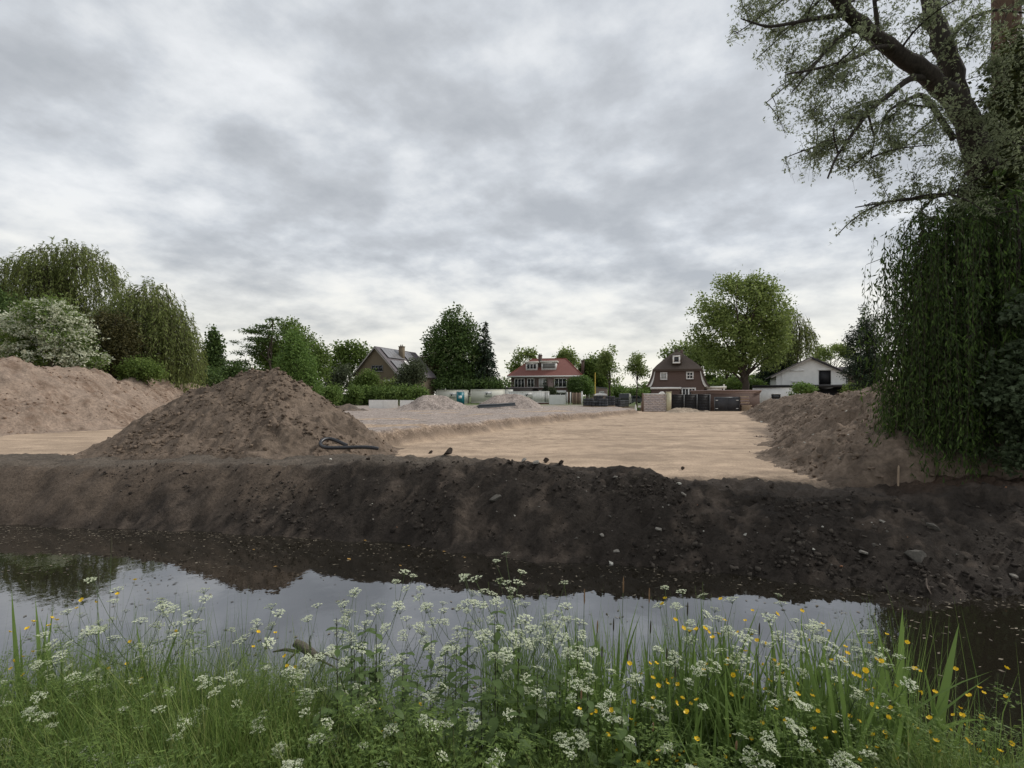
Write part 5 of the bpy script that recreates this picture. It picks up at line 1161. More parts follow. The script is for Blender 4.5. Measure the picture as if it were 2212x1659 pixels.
shrub('yellowish_shrub', 'yellowish green shrub before the glass door of the solar house', 845, 77, [(845, 832, 22, 14), (862, 836, 16, 14), (836, 838, 14, 12)], 300, 11, 0.45, 0.28, 'lf_olive', 217, zb=0)
shrub('dark_shrub', 'dark shrub hiding the right corner of the solar panel house', 890, 74, [(885, 815, 28, 34), (900, 800, 22, 26), (870, 832, 20, 20)], 620, 12, 0.55, 0.3, 'lf_grey', 218, zb=0)
shrub('brownish_shrub', 'tall brownish green shrub left of the big chestnut', 935, 98, [(935, 810, 26, 36), (915, 795, 18, 28), (955, 832, 20, 22)], 620, 12, 0.55, 0.3, 'lf_yew', 219, zb=0)
for i, (u0, Y, lab) in enumerate(((700, 63, 'leafy green hedge section above the left dark fence panels'), (745, 69, 'leafy green hedge section above the middle dark fence panels'), (795, 72, 'leafy green hedge section at the end of the dark fence'), (845, 70, 'leafy green hedge section above the white hoarding'), (890, 66, 'leafy green hedge section behind the wide gravel heap'))):
    shrub('garden_hedge', lab, u0, Y, [(u0, 850, 30, 14), (u0 - 18, 848, 16, 12), (u0 + 18, 852, 18, 14), (u0, 862, 32, 12)], 420, 11, 0.5, 0.30, 'lf_hedge', 220 + i, 'hedge', 'garden hedge behind the fence', zb=0)

# --- chestnut, spruce
def candles(L, r):
    cl = lobe_points(L, 420, r, 0.16, -0.5, 61); cl = cl[cl[:, 1] < np.median(cl[:, 1])]; n = 5; C0 = np.repeat(cl, n, 0) + r.normal(size=(len(cl) * n, 3)) * [0.08, 0.08, 0.2]
    return ('blossom', leaves(C0, _norm(r.normal(size=C0.shape) * 0.4 + [0, 0, 1]), rdir(len(C0), r), r.uniform(0.22, 0.4, len(C0)), r.uniform(0.1, 0.18, len(C0))), M['candle'])
tree('chestnut_tree', 'massive dark chestnut tree with pale flower candles right of the solar house', 985, 99, 745, 0.5, [(985, 700, 34, 36), (962, 735, 44, 40), (1010, 745, 36, 48), (985, 775, 66, 50), (945, 770, 32, 40), (990, 815, 70, 32), (1020, 800, 28, 44)], 2300, 11, 0.85, 0.5, 'lf_dark', 226, zb=0, gap=-0.65, power=0.34, extra=candles, freq=0.4)
conifer('spruce_tree', 'tall dark spruce with drooping boughs right of the chestnut', 1048, 97.5, 694, 842, 42, 'lf_conifer', 227, 34, 0.6, 0.40, 0.28, zb=0, per=34, taper=0.9, jag=0.3, nb=12)
shrub('dark_hedge', 'dark evergreen hedge behind the site containers', 1000, 95, [(960, 832, 50, 14), (1010, 830, 50, 14), (1060, 832, 40, 12), (905, 836, 30, 12)], 620, 11, 0.7, 0.42, 'lf_dark', 228, 'hedge', zb=0)

# --- around the villa
SP = dict(limbs=26, twigs=150, power=0.5, freq=0.35)
tree('sparse_tree', 'sparse young-leaved tree behind the left end of the villa', 1125, 128, 790, 0.3, [(1130, 775, 24, 20), (1112, 800, 18, 20), (1145, 765, 14, 10), (1105, 825, 14, 14)], 300, 8, 0.9, 0.6, 'lf_olive', 229, zb=0, gap=-0.05, **SP)
tree('sparse_tree', 'sparse tree crown showing above the villa ridge', 1220, 130, 770, 0.3, [(1222, 768, 20, 14), (1208, 778, 14, 12), (1238, 785, 12, 14)], 220, 8, 0.9, 0.6, 'lf_olive', 230, zb=0, gap=-0.05, **SP)
tree('dome_tree', 'dense dome-shaped green tree right of the villa', 1285, 112, 800, 0.35, [(1284, 800, 26, 34), (1270, 820, 20, 30), (1300, 825, 16, 28), (1258, 800, 10, 18)], 900, 11, 0.8, 0.5, 'lf_mid', 231, zb=0, gap=-0.6, power=0.4)
tree('airy_tree', 'tall airy tree with thin leaves between the dome tree and the lane', 1318, 105, 775, 0.24, [(1315, 765, 20, 18), (1325, 790, 22, 24), (1305, 790, 14, 20), (1330, 815, 14, 14)], 420, 8, 0.6, 0.42, 'lf_olive', 232, zb=0, gap=-0.5, **SP)
tree('young_tree', 'slender young street tree standing alone beside the lane', 1376, 78, 790, 0.13, [(1376, 785, 20, 22), (1368, 800, 18, 16), (1386, 800, 20, 18), (1376, 770, 10, 10)], 300, 8, 0.42, 0.30, 'lf_olive', 233, zb=0, gap=-0.5, limbs=22, twigs=130, power=0.55, start=0.45, freq=0.6)
shrub('evergreen_bush', 'dark round evergreen bush before the right corner of the villa', 1250, 94, [(1246, 836, 17, 17), (1240, 826, 12, 10)], 420, 12, 0.5, 0.32, 'lf_dark', 234, zb=0)
shrub('green_bush', 'bright green bush beside the dark evergreen at the villa', 1266, 95, [(1266, 832, 12, 16), (1260, 820, 8, 10), (1272, 842, 10, 12)], 300, 11, 0.5, 0.32, 'lf_fresh', 235, zb=0)
conifer('small_conifer', 'small dark conifer before the left windows of the villa', 1178, 96, 818, 848, 7, 'lf_conifer', 236, 12, 0.3, 0.2, 0.1, zb=0, per=14)
shrub('blue_conifer', 'rounded blue-green conifer before the villa door', 1193, 96, [(1193, 838, 10, 14), (1192, 828, 7, 9)], 220, 11, 0.4, 0.26, 'lf_grey', 237, zb=0)
for i, (u, v, a, b, Y, lab) in enumerate(((1325, 845, 26, 14, 140, 'green bush mass behind the stacked pallets'), (1352, 848, 24, 12, 150, 'green bush mass at the end of the lane'), (1395, 844, 26, 14, 130, 'green bush mass left of the thatched house'), (1375, 852, 20, 8, 120, 'low dark bush beyond the parked grey car'), (1300, 848, 16, 12, 120, 'green bush behind the brick annexe'), (1540, 826, 26, 16, 100, 'green bush mass right of the thatched house'), (1580, 828, 30, 15, 102, 'green bush mass left of the great oak trunk'), (1640, 826, 26, 16, 104, 'green bush mass right of the great oak trunk'), (1560, 838, 40, 10, 84, 'clipped bush row above the garage roof'), (1625, 836, 20, 10, 86, 'low bush beside the white extension'))):
    shrub('distant_bush', lab, u, Y, [(u, v, a, b), (u - a * 0.5, v + 3, a * 0.5, b * 0.9), (u + a * 0.5, v + 4, a * 0.5, b * 0.8)], 420, 10, 0.8, 0.5, 'lf_mid' if i % 3 else 'lf_hedge', 240 + i, 'bush', 'bushes in the far gardens', zb=0)

# --- around the thatched house
tree('great_oak', 'great broad-crowned tree with yellow-green leaves towering behind the garage', 1609, 76, 680, 0.62, [(1600, 640, 68, 48), (1550, 680, 60, 55), (1655, 675, 52, 60), (1600, 715, 100, 60), (1525, 730, 44, 40), (1670, 735, 40, 45), (1600, 765, 84, 32), (1565, 785, 40, 22), (1650, 782, 42, 24), (1640, 620, 40, 30), (1565, 625, 36, 26)], 3100, 10, 0.75, 0.38, 'lf_olive', 251, zb=0, gap=-0.38, limbs=34, twigs=260, power=0.45, start=0.22, freq=0.45)
tree('sparse_tree', 'loose-crowned tree rising behind the thatched roof', 1510, 100, 775, 0.3, [(1475, 752, 26, 13), (1515, 760, 34, 22), (1540, 780, 30, 24), (1440, 765, 16, 14), (1490, 775, 40, 20)], 560, 9, 0.75, 0.5, 'lf_olive', 252, zb=0, gap=-0.1, **SP)
tree('forked_tree', 'thin forked tree between the thatched house and the great tree', 1568, 92, 770, 0.28, [(1572, 770, 30, 24), (1550, 785, 24, 18), (1590, 790, 20, 16)], 330, 8, 0.7, 0.46, 'lf_olive', 253, zb=0, gap=0.0, **SP)
willow('weeping_birch', 'weeping birch hanging beside the right flank of the great tree', 1722, 84, 690, 0.3, [(1705, 690, 30, 30), (1730, 720, 26, 28), (1690, 740, 30, 26), (1750, 750, 10, 16)], 700, 'lf_willow', 254, 0.5, 0.16, 0.42, droop=(2, 6), zb=0, stem=0.015, zmin=4.0)
tree('dark_tree', 'dark evergreen tree behind the left end of the white house', 1680, 92, 770, 0.3, [(1675, 775, 24, 34), (1695, 790, 20, 34), (1665, 810, 26, 26), (1705, 760, 12, 26)], 760, 11, 0.75, 0.46, 'lf_conifer', 255, zb=0, gap=-0.4, power=0.45)
tree('airy_tree', 'pale airy tree behind the ridge of the white house', 1795, 104, 775, 0.28, [(1795, 770, 36, 22), (1770, 765, 24, 16), (1820, 765, 22, 20), (1800, 795, 30, 12)], 520, 9, 0.7, 0.44, 'lf_olive', 256, zb=0, gap=-0.05, **SP)
shrub('fern_shrub', 'light green spreading shrub before the white extension', 1735, 62, [(1733, 838, 22, 9), (1720, 845, 16, 8), (1748, 844, 14, 8)], 260, 10, 0.35, 0.28, 'lf_fresh', 257, zb=0, asp=0.4)
shrub('green_bush', 'small green bush at the right end of the white house', 1845, 56, [(1850, 840, 24, 12), (1835, 846, 16, 10), (1875, 842, 20, 14)], 300, 11, 0.4, 0.22, 'lf_mid', 258, zb=0)
tree('dark_conifer', 'dark ragged conifer between the white house and the hanging willow', 1872, 40, 690, 0.2, [(1868, 672, 6, 9), (1868, 700, 10, 20), (1850, 735, 18, 26), (1880, 740, 22, 36), (1865, 785, 34, 34), (1845, 815, 24, 26), (1890, 800, 26, 46), (1862, 830, 34, 18), (1895, 690, 8, 14)], 1250, 12, 0.34, 0.2, 'lf_conifer', 259, zb=0, gap=-0.35, limbs=30, twigs=80, power=0.5, start=0.2, asp=0.4, freq=0.9)
# tall grass tuft beside the traffic cone
shrub('weed_tuft', 'green weed tuft at the foot of the pale block wall', 1382, 55.8, [(1380, 885, 8, 4), (1386, 884, 5, 5)], 60, 10, 0.16, 0.16, 'lf_fresh', 260, 'weeds', zb=0, asp=0.25)

# ------------------------------------------------------------------ the near trees at the right
M['lf_near'] = leafmat('near_willow_leaves', G((0.16, 0.19, 0.105), (0.24, 0.275, 0.155), (0.33, 0.37, 0.22)), 0.5)
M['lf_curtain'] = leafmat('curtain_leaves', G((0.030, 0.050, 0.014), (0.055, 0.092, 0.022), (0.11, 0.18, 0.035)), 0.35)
M['lf_maple'] = leafmat('maple_leaves', G((0.045, 0.066, 0.030), (0.07, 0.098, 0.046), (0.10, 0.13, 0.068)), 0.25)
M['lf_ivy'] = leafmat('ivy_leaves', G((0.030, 0.042, 0.014), (0.060, 0.075, 0.020), (0.095, 0.105, 0.03)), 0.2)
M['bark_near'] = pmat('furrowed_bark', (0.042, 0.034, 0.028), 0.95, 0.4, 4, 1.0, 9, stretch=(5, 5, 0.8))
M['bark_red'] = pmat('reddish_bark', (0.11, 0.07, 0.048), 0.95, 0.35, 4, 1.0, 10, stretch=(5, 5, 0.8))
def smooth_path(pts, n=24):
    P = np.array([at(*p) for p in pts]); t = np.linspace(0, len(P) - 1, n); Q = np.stack([np.interp(t, np.arange(len(P)), P[:, i]) for i in range(3)], 1)
    for _ in range(3): Q[1:-1] = 0.25 * Q[:-2] + 0.5 * Q[1:-1] + 0.25 * Q[2:]
    return Q
def near_tree():
    r = np.random.default_rng(301)
    defs = [([(2275, 1040, 11.6), (2235, 850, 11.4), (2190, 640, 11.1), (2145, 440, 10.8), (2092, 262, 10.5), (2060, 205, 10.4)], 0.32, 0.21, 14),
            ([(2085, 250, 10.5), (2035, 190, 10.4), (1985, 148, 10.2), (1905, 92, 9.9), (1835, 32, 9.6), (1775, -40, 9.3), (1700, -140, 9.0)], 0.20, 0.09, 10),
            ([(2080, 245, 10.45), (2050, 130, 10.5), (2022, 50, 10.6), (1995, -60, 10.7), (1970, -180, 10.8)], 0.20, 0.14, 10),
            ([(2010, 172, 10.3), (1969, 163, 10.1), (1920, 205, 9.9), (1874, 242, 9.7), (1852, 275, 9.6), (1806, 337, 9.4), (1788, 385, 9.3)], 0.075, 0.016, 7),
            ([(1985, 140, 10.2), (1940, 100, 9.9), (1887, 101, 9.7), (1848, 127, 9.5), (1760, 150, 9.2), (1700, 160, 9.0)], 0.065, 0.014, 7),
            ([(1900, 88, 9.9), (1841, 59, 9.7), (1796, 95, 9.5), (1763, 137, 9.4), (1710, 200, 9.2)], 0.055, 0.012, 7),
            ([(2060, 300, 10.5), (1995, 200, 10.0), (1960, 215, 9.8), (1915, 240, 9.7), (1900, 290, 9.6)], 0.06, 0.012, 7),
            ([(2120, 400, 10.7), (2024, 425, 10.2), (1940, 432, 9.8), (1848, 448, 9.5)], 0.06, 0.010, 7),
            ([(2040, 100, 10.5), (2090, 40, 10.3), (2150, 20, 10.0), (2230, 30, 9.8)], 0.05, 0.015, 7),
            ([(1840, 30, 9.6), (1760, 40, 9.3), (1660, 60, 9.0), (1600, 40, 8.8)], 0.05, 0.010, 6),
            ([(1900, 88, 9.9), (1890, 10, 9.8), (1880, -60, 9.8)], 0.05, 0.02, 6),
            ([(1874, 242, 9.7), (1890, 300, 9.6), (1880, 345, 9.6)], 0.025, 0.008, 5)]
    V, F, n, pts = [], [], 0, []
    for p, r0, r1, k in defs:
        Q = smooth_path(p); R = np.linspace(r0, r1, len(Q)) * (1 + 0.05 * r.normal(size=len(Q)))
        if k >= 10: Q[1:-1] += r.normal(size=(len(Q) - 2, 3)) * 0.012
        v, f = tubes(Q[None], R[None], k); V.append(v); F.append(f + n); n += len(v); pts.append(Q[3:] if r0 < 0.3 else Q[6:])
    pts = np.vstack(pts)
    lob = plobes([(1800, 90, 100, 90), (1720, 55, 90, 70), (1770, 190, 100, 80), (1845, 250, 110, 80), (1790, 325, 72, 52), (1900, 340, 85, 55), (1960, 270, 80, 75), (2075, 60, 80, 80), (2150, 130, 70, 100), (1960, 50, 80, 70), (2120, 260, 50, 70), (1872, 462, 30, 24), (1985, 410, 70, 38), (1850, -110, 260, 100), (1640, 0, 60, 40), (2040, 470, 60, 50), (2110, 330, 60, 60), (2150, 400, 60, 60)], 9.9, 1.3)
    cl = lobe_points(lob, 4200, r, 0.6, -0.6, 17, 1.1)
    # boughs first: well spread targets, each joined to the nearest limb
    def grow(E, pts, lift, rad0, m, k):
        nonlocal n
        d = np.linalg.norm(E[:, None] - pts[None], axis=2); S = pts[d.argmin(1)]; ln = np.linalg.norm(E - S, axis=1)[:, None]
        mid = S + (E - S) * 0.5 + np.array([0, 0, lift]) * ln + r.normal(size=E.shape) * 0.13 * ln
        B = bez(S, mid, E, m); v, f = tubes(B, rad0 * np.linspace(1.0, 0.35, m)[None] * np.clip(0.5 + ln, 0.5, 1.6), k); V.append(v); F.append(f + n); n += len(v); return B
    far = [0]; dd = np.linalg.norm(cl - cl[0], axis=1)
    for _ in range(150): q = int(dd.argmax()); far.append(q); dd = np.minimum(dd, np.linalg.norm(cl - cl[q], axis=1))
    A = grow(cl[far[:60]], pts, 0.15, 0.016, 9, 5); pts = np.vstack([pts, A[:, 2:].reshape(-1, 3)])
    A = grow(cl[far[60:]], pts, 0.15, 0.010, 8, 4); pts = np.vstack([pts, A[:, 2:].reshape(-1, 3)])
    B = grow(cl, pts, 0.12, 0.0038, 5, 3)
    # tufts of three to five leaves fanning from points along the hanging twigs
    tuft = B[:, 1:].reshape(-1, 3); tuft = tuft[r.random(len(tuft)) < 0.85]; tuft = tuft + r.normal(size=tuft.shape) * [0.05, 0.05, 0.06]
    per = 4; C0 = np.repeat(tuft, per, 0) + r.normal(size=(len(tuft) * per, 3)) * 0.012; ax = np.repeat(_norm(r.normal(size=tuft.shape) * 0.6 + [-0.25, 0, -0.45]), per, 0)
    D = _norm(ax + r.normal(size=C0.shape) * 0.55); L = r.uniform(0.045, 0.08, len(C0))
    crown = leaves(C0, D, _norm(r.normal(size=C0.shape) + [0, 0, 0.4]), L, L * 0.34)
    base = at(2275, 1040, 11.6); base[2] = 0
    root = thing('leaning_willow', 'big leaning tree with forked trunk and small airy leaves at the upper right', 'tree', base)
    finish(root, (np.vstack(V), np.vstack(F)), [('crown', crown, M['lf_near'])], None, M['bark_near'], base)
    # ivy-clad second trunk
    r = np.random.default_rng(302); Q = smooth_path([(2225, 1010, 12.4), (2205, 700, 12.2), (2185, 400, 12.0), (2175, 150, 11.9), (2172, -80, 11.8), (2165, -250, 11.7)])
    base = Q[0].copy(); v, f = tubes(Q[None], np.linspace(0.36, 0.24, len(Q))[None], 12)
    cl = lobe_points(plobes([(2180, 330, 52, 130), (2200, 220, 50, 90), (2170, 430, 60, 70), (2215, 120, 40, 80), (2150, 400, 46, 70), (2205, 520, 60, 90), (2120, 440, 34, 40)], 10.6, 0.75), 1500, r, 0.5, -0.5, 19, 1.0)
    root = thing('ivy_clad_tree', 'upright reddish trunk thick with ivy at the right edge', 'tree', base)
    finish(root, (v, f), [('ivy', leafclouds(cl, 12, 0.22, 0.085, r, 1.0, 0.75, 0.2), M['lf_ivy'])], None, M['bark_red'], base)
near_tree()
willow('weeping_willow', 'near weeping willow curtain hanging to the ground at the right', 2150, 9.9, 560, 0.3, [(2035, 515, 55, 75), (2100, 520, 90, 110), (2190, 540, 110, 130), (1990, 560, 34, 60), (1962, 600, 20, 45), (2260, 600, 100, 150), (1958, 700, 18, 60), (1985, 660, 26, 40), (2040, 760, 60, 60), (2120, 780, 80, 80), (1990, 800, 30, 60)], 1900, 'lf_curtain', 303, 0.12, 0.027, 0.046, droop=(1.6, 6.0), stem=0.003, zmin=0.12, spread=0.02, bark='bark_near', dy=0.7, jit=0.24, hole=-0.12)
shrub('dark_infill', 'almost black thicket of leaves added as the shaded interior of the hanging willow', 2140, 14.2, [(2090, 840, 80, 120), (2180, 800, 110, 160), (2020, 900, 50, 80), (2260, 820, 100, 160), (2150, 960, 140, 50)], 2100, 12, 0.3, 0.15, 'lf_conifer', 304, 'infill', zb=0.1)  # added dark leaf mass, stands in for the shade inside the willow
def maple():
    Y = 8.6; r = np.random.default_rng(305); L = plobes([(2195, 705, 62, 45), (2215, 790, 70, 60), (2175, 850, 44, 34), (2230, 900, 50, 60), (2200, 985, 24, 26), (2250, 680, 60, 60)], Y, 0.45); base = np.array([10.3, 8.9, gz(10.3, 8.9) - 0.05])
    cl = lobe_points(L, 420, r, 0.55, -0.4, 23, 1.4); n = 8; C0 = np.repeat(cl, n, 0) + r.normal(size=(len(cl) * n, 3)) * 0.09; D = _norm(r.normal(size=C0.shape) * 0.7 + [-0.3, -0.2, -0.5]); ll = r.uniform(0.06, 0.12, len(C0))
    # three-lobed leaves: a centre blade with two side blades
    Nn = _norm(r.normal(size=C0.shape) * 0.6 + [0, -0.4, 0.8]); S = _norm(np.cross(D, Nn)); V, F = leaves(C0, D, Nn, ll, ll * 0.55)
    V2, F2 = leaves(C0, _norm(D + S * 1.1), Nn, ll * 0.75, ll * 0.42); V3, F3 = leaves(C0, _norm(D - S * 1.1), Nn, ll * 0.75, ll * 0.42)
    crown = (np.vstack([V, V2, V3]), np.vstack([F, F2 + len(V), F3 + len(V) + len(V2)]))
    root = thing('maple_shrub', 'maple shrub with broad grey-green leaves at the right edge before the dark willow', 'shrub', base)
    finish(root, skeleton(base, base + [0.1, 0, 2.4], 0.05, L, cl, r, 14, 120, start=0.15), [('crown', crown, M['lf_maple'])], None, M['bark_near'], base)
maple()

# ------------------------------------------------------------------ the near bank: grass, cow parsley, buttercups, reeds
M['grass'] = leafmat('grass_blades', G((0.067, 0.115, 0.029), (0.134, 0.212, 0.049), (0.219, 0.304, 0.073), (0.329, 0.353, 0.134)), 0.45)
M['reed'] = leafmat('reed_blades', G((0.095, 0.159, 0.041), (0.149, 0.230, 0.061), (0.230, 0.317, 0.088)), 0.42)
M['stalk'] = pmat('green_stalk', (0.075, 0.11, 0.04), 0.7, 0.3, 20)
M['stalk_dark'] = pmat('dark_stalk', (0.040, 0.040, 0.022), 0.8, 0.3, 20)
M['fern'] = leafmat('feathery_leaves', G((0.079, 0.128, 0.034), (0.140, 0.212, 0.051), (0.212, 0.292, 0.073)), 0.45)
M['nettle'] = leafmat('nettle_leaves', G((0.061, 0.097, 0.032), (0.095, 0.146, 0.046), (0.135, 0.203, 0.065)), 0.35)
M['umbel'] = leafmat('cream_florets', G((0.48, 0.54, 0.32), (0.66, 0.70, 0.50), (0.80, 0.82, 0.66)), 0.25)
M['umbel_green'] = leafmat('greenish_florets', G((0.25, 0.32, 0.13), (0.42, 0.47, 0.26), (0.55, 0.58, 0.40)), 0.25)
M['yellow'] = leafmat('buttercup_petals', G((0.78, 0.50, 0.012), (0.86, 0.60, 0.03)), 0.2, 0.4, 0.3)
M['seed_head'] = pmat('brown_seed_head', (0.20, 0.12, 0.065), 0.9, 0.3, 60)
M['seed_dark'] = pmat('dark_seed_head', (0.05, 0.045, 0.028), 0.9, 0.3, 60)
M['log'] = pmat('weathered_log', (0.12, 0.105, 0.085), 0.9, 0.3, 10, 0.8, 30, stretch=(1, 6, 6))

def curve_tube(P, r0, r1, k=5):
    P = np.asarray(P, float); return tubes(P[None], np.linspace(r0, r1, len(P))[None], k)
def umbel_mesh(seed, rad_=0.032, mat='umbel', rays=10, fl=13):
    r = np.random.default_rng(seed); a = np.arange(rays) * 2.4 + r.uniform(0, 0.4, rays); q = np.sqrt((np.arange(rays) + 0.6) / rays)
    E = np.stack([np.cos(a) * q * rad_, np.sin(a) * q * rad_, 0.026 - 0.010 * q ** 2 + r.normal(size=rays) * 0.0015], 1)
    B = bez(np.zeros((rays, 3)), E * [0.35, 0.35, 0.55], E, 4); v, f = tubes(B, np.full((rays, 4), 0.0007), 3)
    n = rays * fl; ci = np.repeat(np.arange(rays), fl); b = r.uniform(0, 6.28, n); rr = np.sqrt(r.random(n)) * 0.0085
    Cn = E[ci] + np.stack([np.cos(b) * rr, np.sin(b) * rr, 0.003 + 0.002 * r.random(n) - rr * 0.18], 1)
    D = np.stack([np.cos(b), np.sin(b), r.normal(size=n) * 0.2], 1); Nn = _norm(np.stack([r.normal(size=n) * 0.25, r.normal(size=n) * 0.25, np.ones(n)], 1)); L = r.uniform(0.0042, 0.0068, n)
    vl, fl_ = leaves(Cn - D * (L * 0.5)[:, None], _norm(D), Nn, L, L * 0.95)
    me = raw_mesh('umbel', np.vstack([v, vl]), [np.vstack([f, fl_ + len(v)])], M['stalk']); me.materials.append(M[mat])
    mi = np.r_[np.zeros(len(f), np.int32), np.ones(len(fl_), np.int32)]; me.polygons.foreach_set('material_index', mi); return me
UMB = [umbel_mesh(s, q, m) for s, q, m in ((1, 0.034, 'umbel'), (2, 0.030, 'umbel'), (3, 0.027, 'umbel'), (4, 0.031, 'umbel'))]
UMBG = [umbel_mesh(s, q, 'umbel_green', 9, 7) for s, q in ((5, 0.028), (6, 0.024))]

def fern_template(seed, L=0.22):
    """a feathery, twice divided leaf lying along +x"""
    r = np.random.default_rng(seed); C_, D_, S_ = [], [], []
    for i in range(6):
        x = L * (0.22 + 0.78 * i / 6); w = L * 0.42 * (1 - i / 6.5)
        for s in (-1, 1):
            for j in range(3):
                f = (j + 0.6) / 3; b = np.array([x + f * w * 0.45, s * f * w, -0.12 * f * w + 0.02 * r.normal()])
                for k in (-1, 0, 1):
                    d = np.array([0.6 + 0.5 * (k == s), s * 0.8 if k else s * 0.9 + 0.2, r.normal() * 0.25]) + np.array([0.5 * k * s, 0, 0]); C_.append(b); D_.append(d); S_.append(0.019 * (1 - 0.4 * f) * L / 0.22)
    C_.append([L * 0.95, 0, 0]); D_.append([1, 0, 0]); S_.append(0.03)
    C_, D_, S_ = np.array(C_), _norm(np.array(D_)), np.array(S_); Nn = _norm(np.random.default_rng(seed).normal(size=C_.shape) * 0.35 + [0, 0, 1])
    return leaves(C_, D_, Nn, S_ * 1.35, S_ * 0.32)
FERN = [fern_template(s, 0.22) for s in (1, 2, 3)]
def scatter_template(T, P, yaw, pitch, scale):
    """copies of template (V,F) at P with yaw about z, pitch upward -> V,F"""
    V0, F0 = T; n = len(P); cy, sy, cp, sp = np.cos(yaw), np.sin(yaw), np.cos(pitch), np.sin(pitch)
    x, y, z = V0[:, 0][None] * scale[:, None], V0[:, 1][None] * scale[:, None], V0[:, 2][None] * scale[:, None]
    # bend the leaf downward towards the tip
    X = x * cp[:, None] - z * sp[:, None]; Z = x * sp[:, None] + z * cp[:, None] - 1.6 * x * x
    V = np.stack([X * cy[:, None] - y * sy[:, None], X * sy[:, None] + y * cy[:, None], Z], -1) + P[:, None]
    return V.reshape(-1, 3), (F0[None] + (np.arange(n) * len(V0))[:, None, None]).reshape(-1, 4)

def parsley_proto(seed, h, n_umb, spread, green=False):
    """returns (stem mesh, foliage mesh, [(umbel mesh, position, tilt, scale)])"""
    r = np.random.default_rng(seed); V, F, n = [], [], 0
    def put(P, a, b, k=5):
        nonlocal n
        v, f = curve_tube(P, a, b, k); V.append(v); F.append(f + n); n += len(v)
    lean = r.normal(size=2) * 0.05; top = np.array([lean[0], lean[1], h * 0.62])
    main = bez(np.zeros((1, 3)), np.array([[lean[0] * 0.2, lean[1] * 0.2, h * 0.3]]), top[None], 8)[0]; put(main, 0.0042, 0.0026, 6)
    um = []; ends = []
    nb = max(2, n_umb // 2)
    for i in range(nb):
        s = main[int(r.integers(3, 8))]; a = i * 2.4 + r.uniform(-0.4, 0.4); ln = h * r.uniform(0.28, 0.42); out = spread * r.uniform(0.6, 1.15)
        e = s + np.array([math.cos(a) * out * h * 0.35, math.sin(a) * out * h * 0.35, ln]); e[2] = min(e[2], h * r.uniform(0.86, 1.0))
        mid = s + np.array([math.cos(a) * out * h * 0.22, math.sin(a) * out * h * 0.22, ln * 0.35]); B = bez(s[None], mid[None], e[None], 6)[0]; put(B, 0.0022, 0.0013, 4); ends.append((e, a))
        for j in range(int(np.ceil(n_umb / nb)) - 1 + (r.random() < 0.3)):       # side rays
            s2 = B[int(r.integers(2, 5))]; a2 = a + r.choice([-1, 1]) * r.uniform(0.5, 1.3); l2 = h * r.uniform(0.10, 0.2); e2 = s2 + np.array([math.cos(a2) * l2 * 0.55, math.sin(a2) * l2 * 0.55, l2])
            put(bez(s2[None], (s2 * 0.5 + e2 * 0.5 + [0, 0, -0.01])[None], e2[None], 4)[0], 0.0014, 0.001, 3); ends.append((e2, a2))
    for e, a in ends: um.append(((UMBG if green and r.random() < 0.6 else UMB)[int(r.integers(0, 2 if green else 4))] if not green or r.random() < 0.7 else UMB[0], e, (r.normal() * 0.22, r.normal() * 0.22, r.uniform(0, 6)), r.uniform(0.8, 1.3)))
    stem = raw_mesh('stem', np.vstack(V), [np.vstack(F)], M['stalk'], True)
    k = int(7 + h * 6); P = main[r.integers(0, 6, k)] * [1, 1, 1] ; Vs, Fs, m = [], [], 0
    for i in range(3):
        sel = np.arange(k) % 3 == i; v, f = scatter_template(FERN[i], P[sel], r.uniform(0, 6.28, sel.sum()), r.uniform(0.1, 0.8, sel.sum()), r.uniform(0.7, 1.15, sel.sum())); Vs.append(v); Fs.append(f + m); m += len(v)
    return stem, raw_mesh('foliage', np.vstack(Vs), [np.vstack(Fs)], M['fern']), um
PROTO = {'tall': [parsley_proto(11, 1.0, 11, 0.85), parsley_proto(12, 1.0, 8, 1.0), parsley_proto(13, 1.0, 8, 0.7), parsley_proto(18, 1.0, 6, 0.9)], 'green': [parsley_proto(14, 1.0, 14, 1.1, True), parsley_proto(15, 1.0, 12, 0.9, True)], 'low': [parsley_proto(16, 0.6, 3, 0.6), parsley_proto(17, 0.6, 3, 0.8), parsley_proto(19, 0.6, 2, 0.5)]}
def near_ground(x, y): return max(gz(x, y), WATER - 0.05)
def parsley(kind, i, u, v, Y, label, group, foliage=True):
    """cow parsley whose top stands at column u, row v, depth Y"""
    t = at(u, v, Y); zb = near_ground(t[0], Y) - 0.02; hh = max(0.25, t[2] - zb); pr = PROTO[kind]; st, fo, um = pr[i % len(pr)]; h0 = 0.6 if kind == 'low' else 1.0
    root = thing('cow_parsley', label, 'cow parsley', (t[0], Y, zb), random.uniform(0, 6.28), group); s = hh / h0
    link('stem', st, root, scale=(max(s, 0.75) * 0.85, max(s, 0.75) * 0.85, s))
    if foliage: link('foliage', fo, root, scale=(1, 1, s))
    k = max(s, 0.75) * 0.85
    for me, p, tl, sc in um: link('umbel', me, root, (p[0] * k, p[1] * k, p[2] * s), tl, sc)
r_ = np.random.default_rng(77)
_zu = ((200, 'at the far left below the tree reflection'), (420, 'below the green-budded cow parsley on the left'), (640, 'just left of the sunken branch'), (900, 'right of the sunken branch'), (1150, 'below the tallest cow parsley'), (1380, 'around the foxtail stalks in the centre'), (1600, 'below the slender cow parsley right of centre'), (1800, 'among the dense buttercups on the right'), (1960, 'where the bright water ends on the right'), (99999, 'before the dark water at the far right'))
def zone(what, u, v):
    w = next(q for l, q in _zu if u < l); hgt = 'rising high' if v < 1400 else 'at mid height' if v < 1530 else 'low down'
    return f'{what} {hgt} {w}'
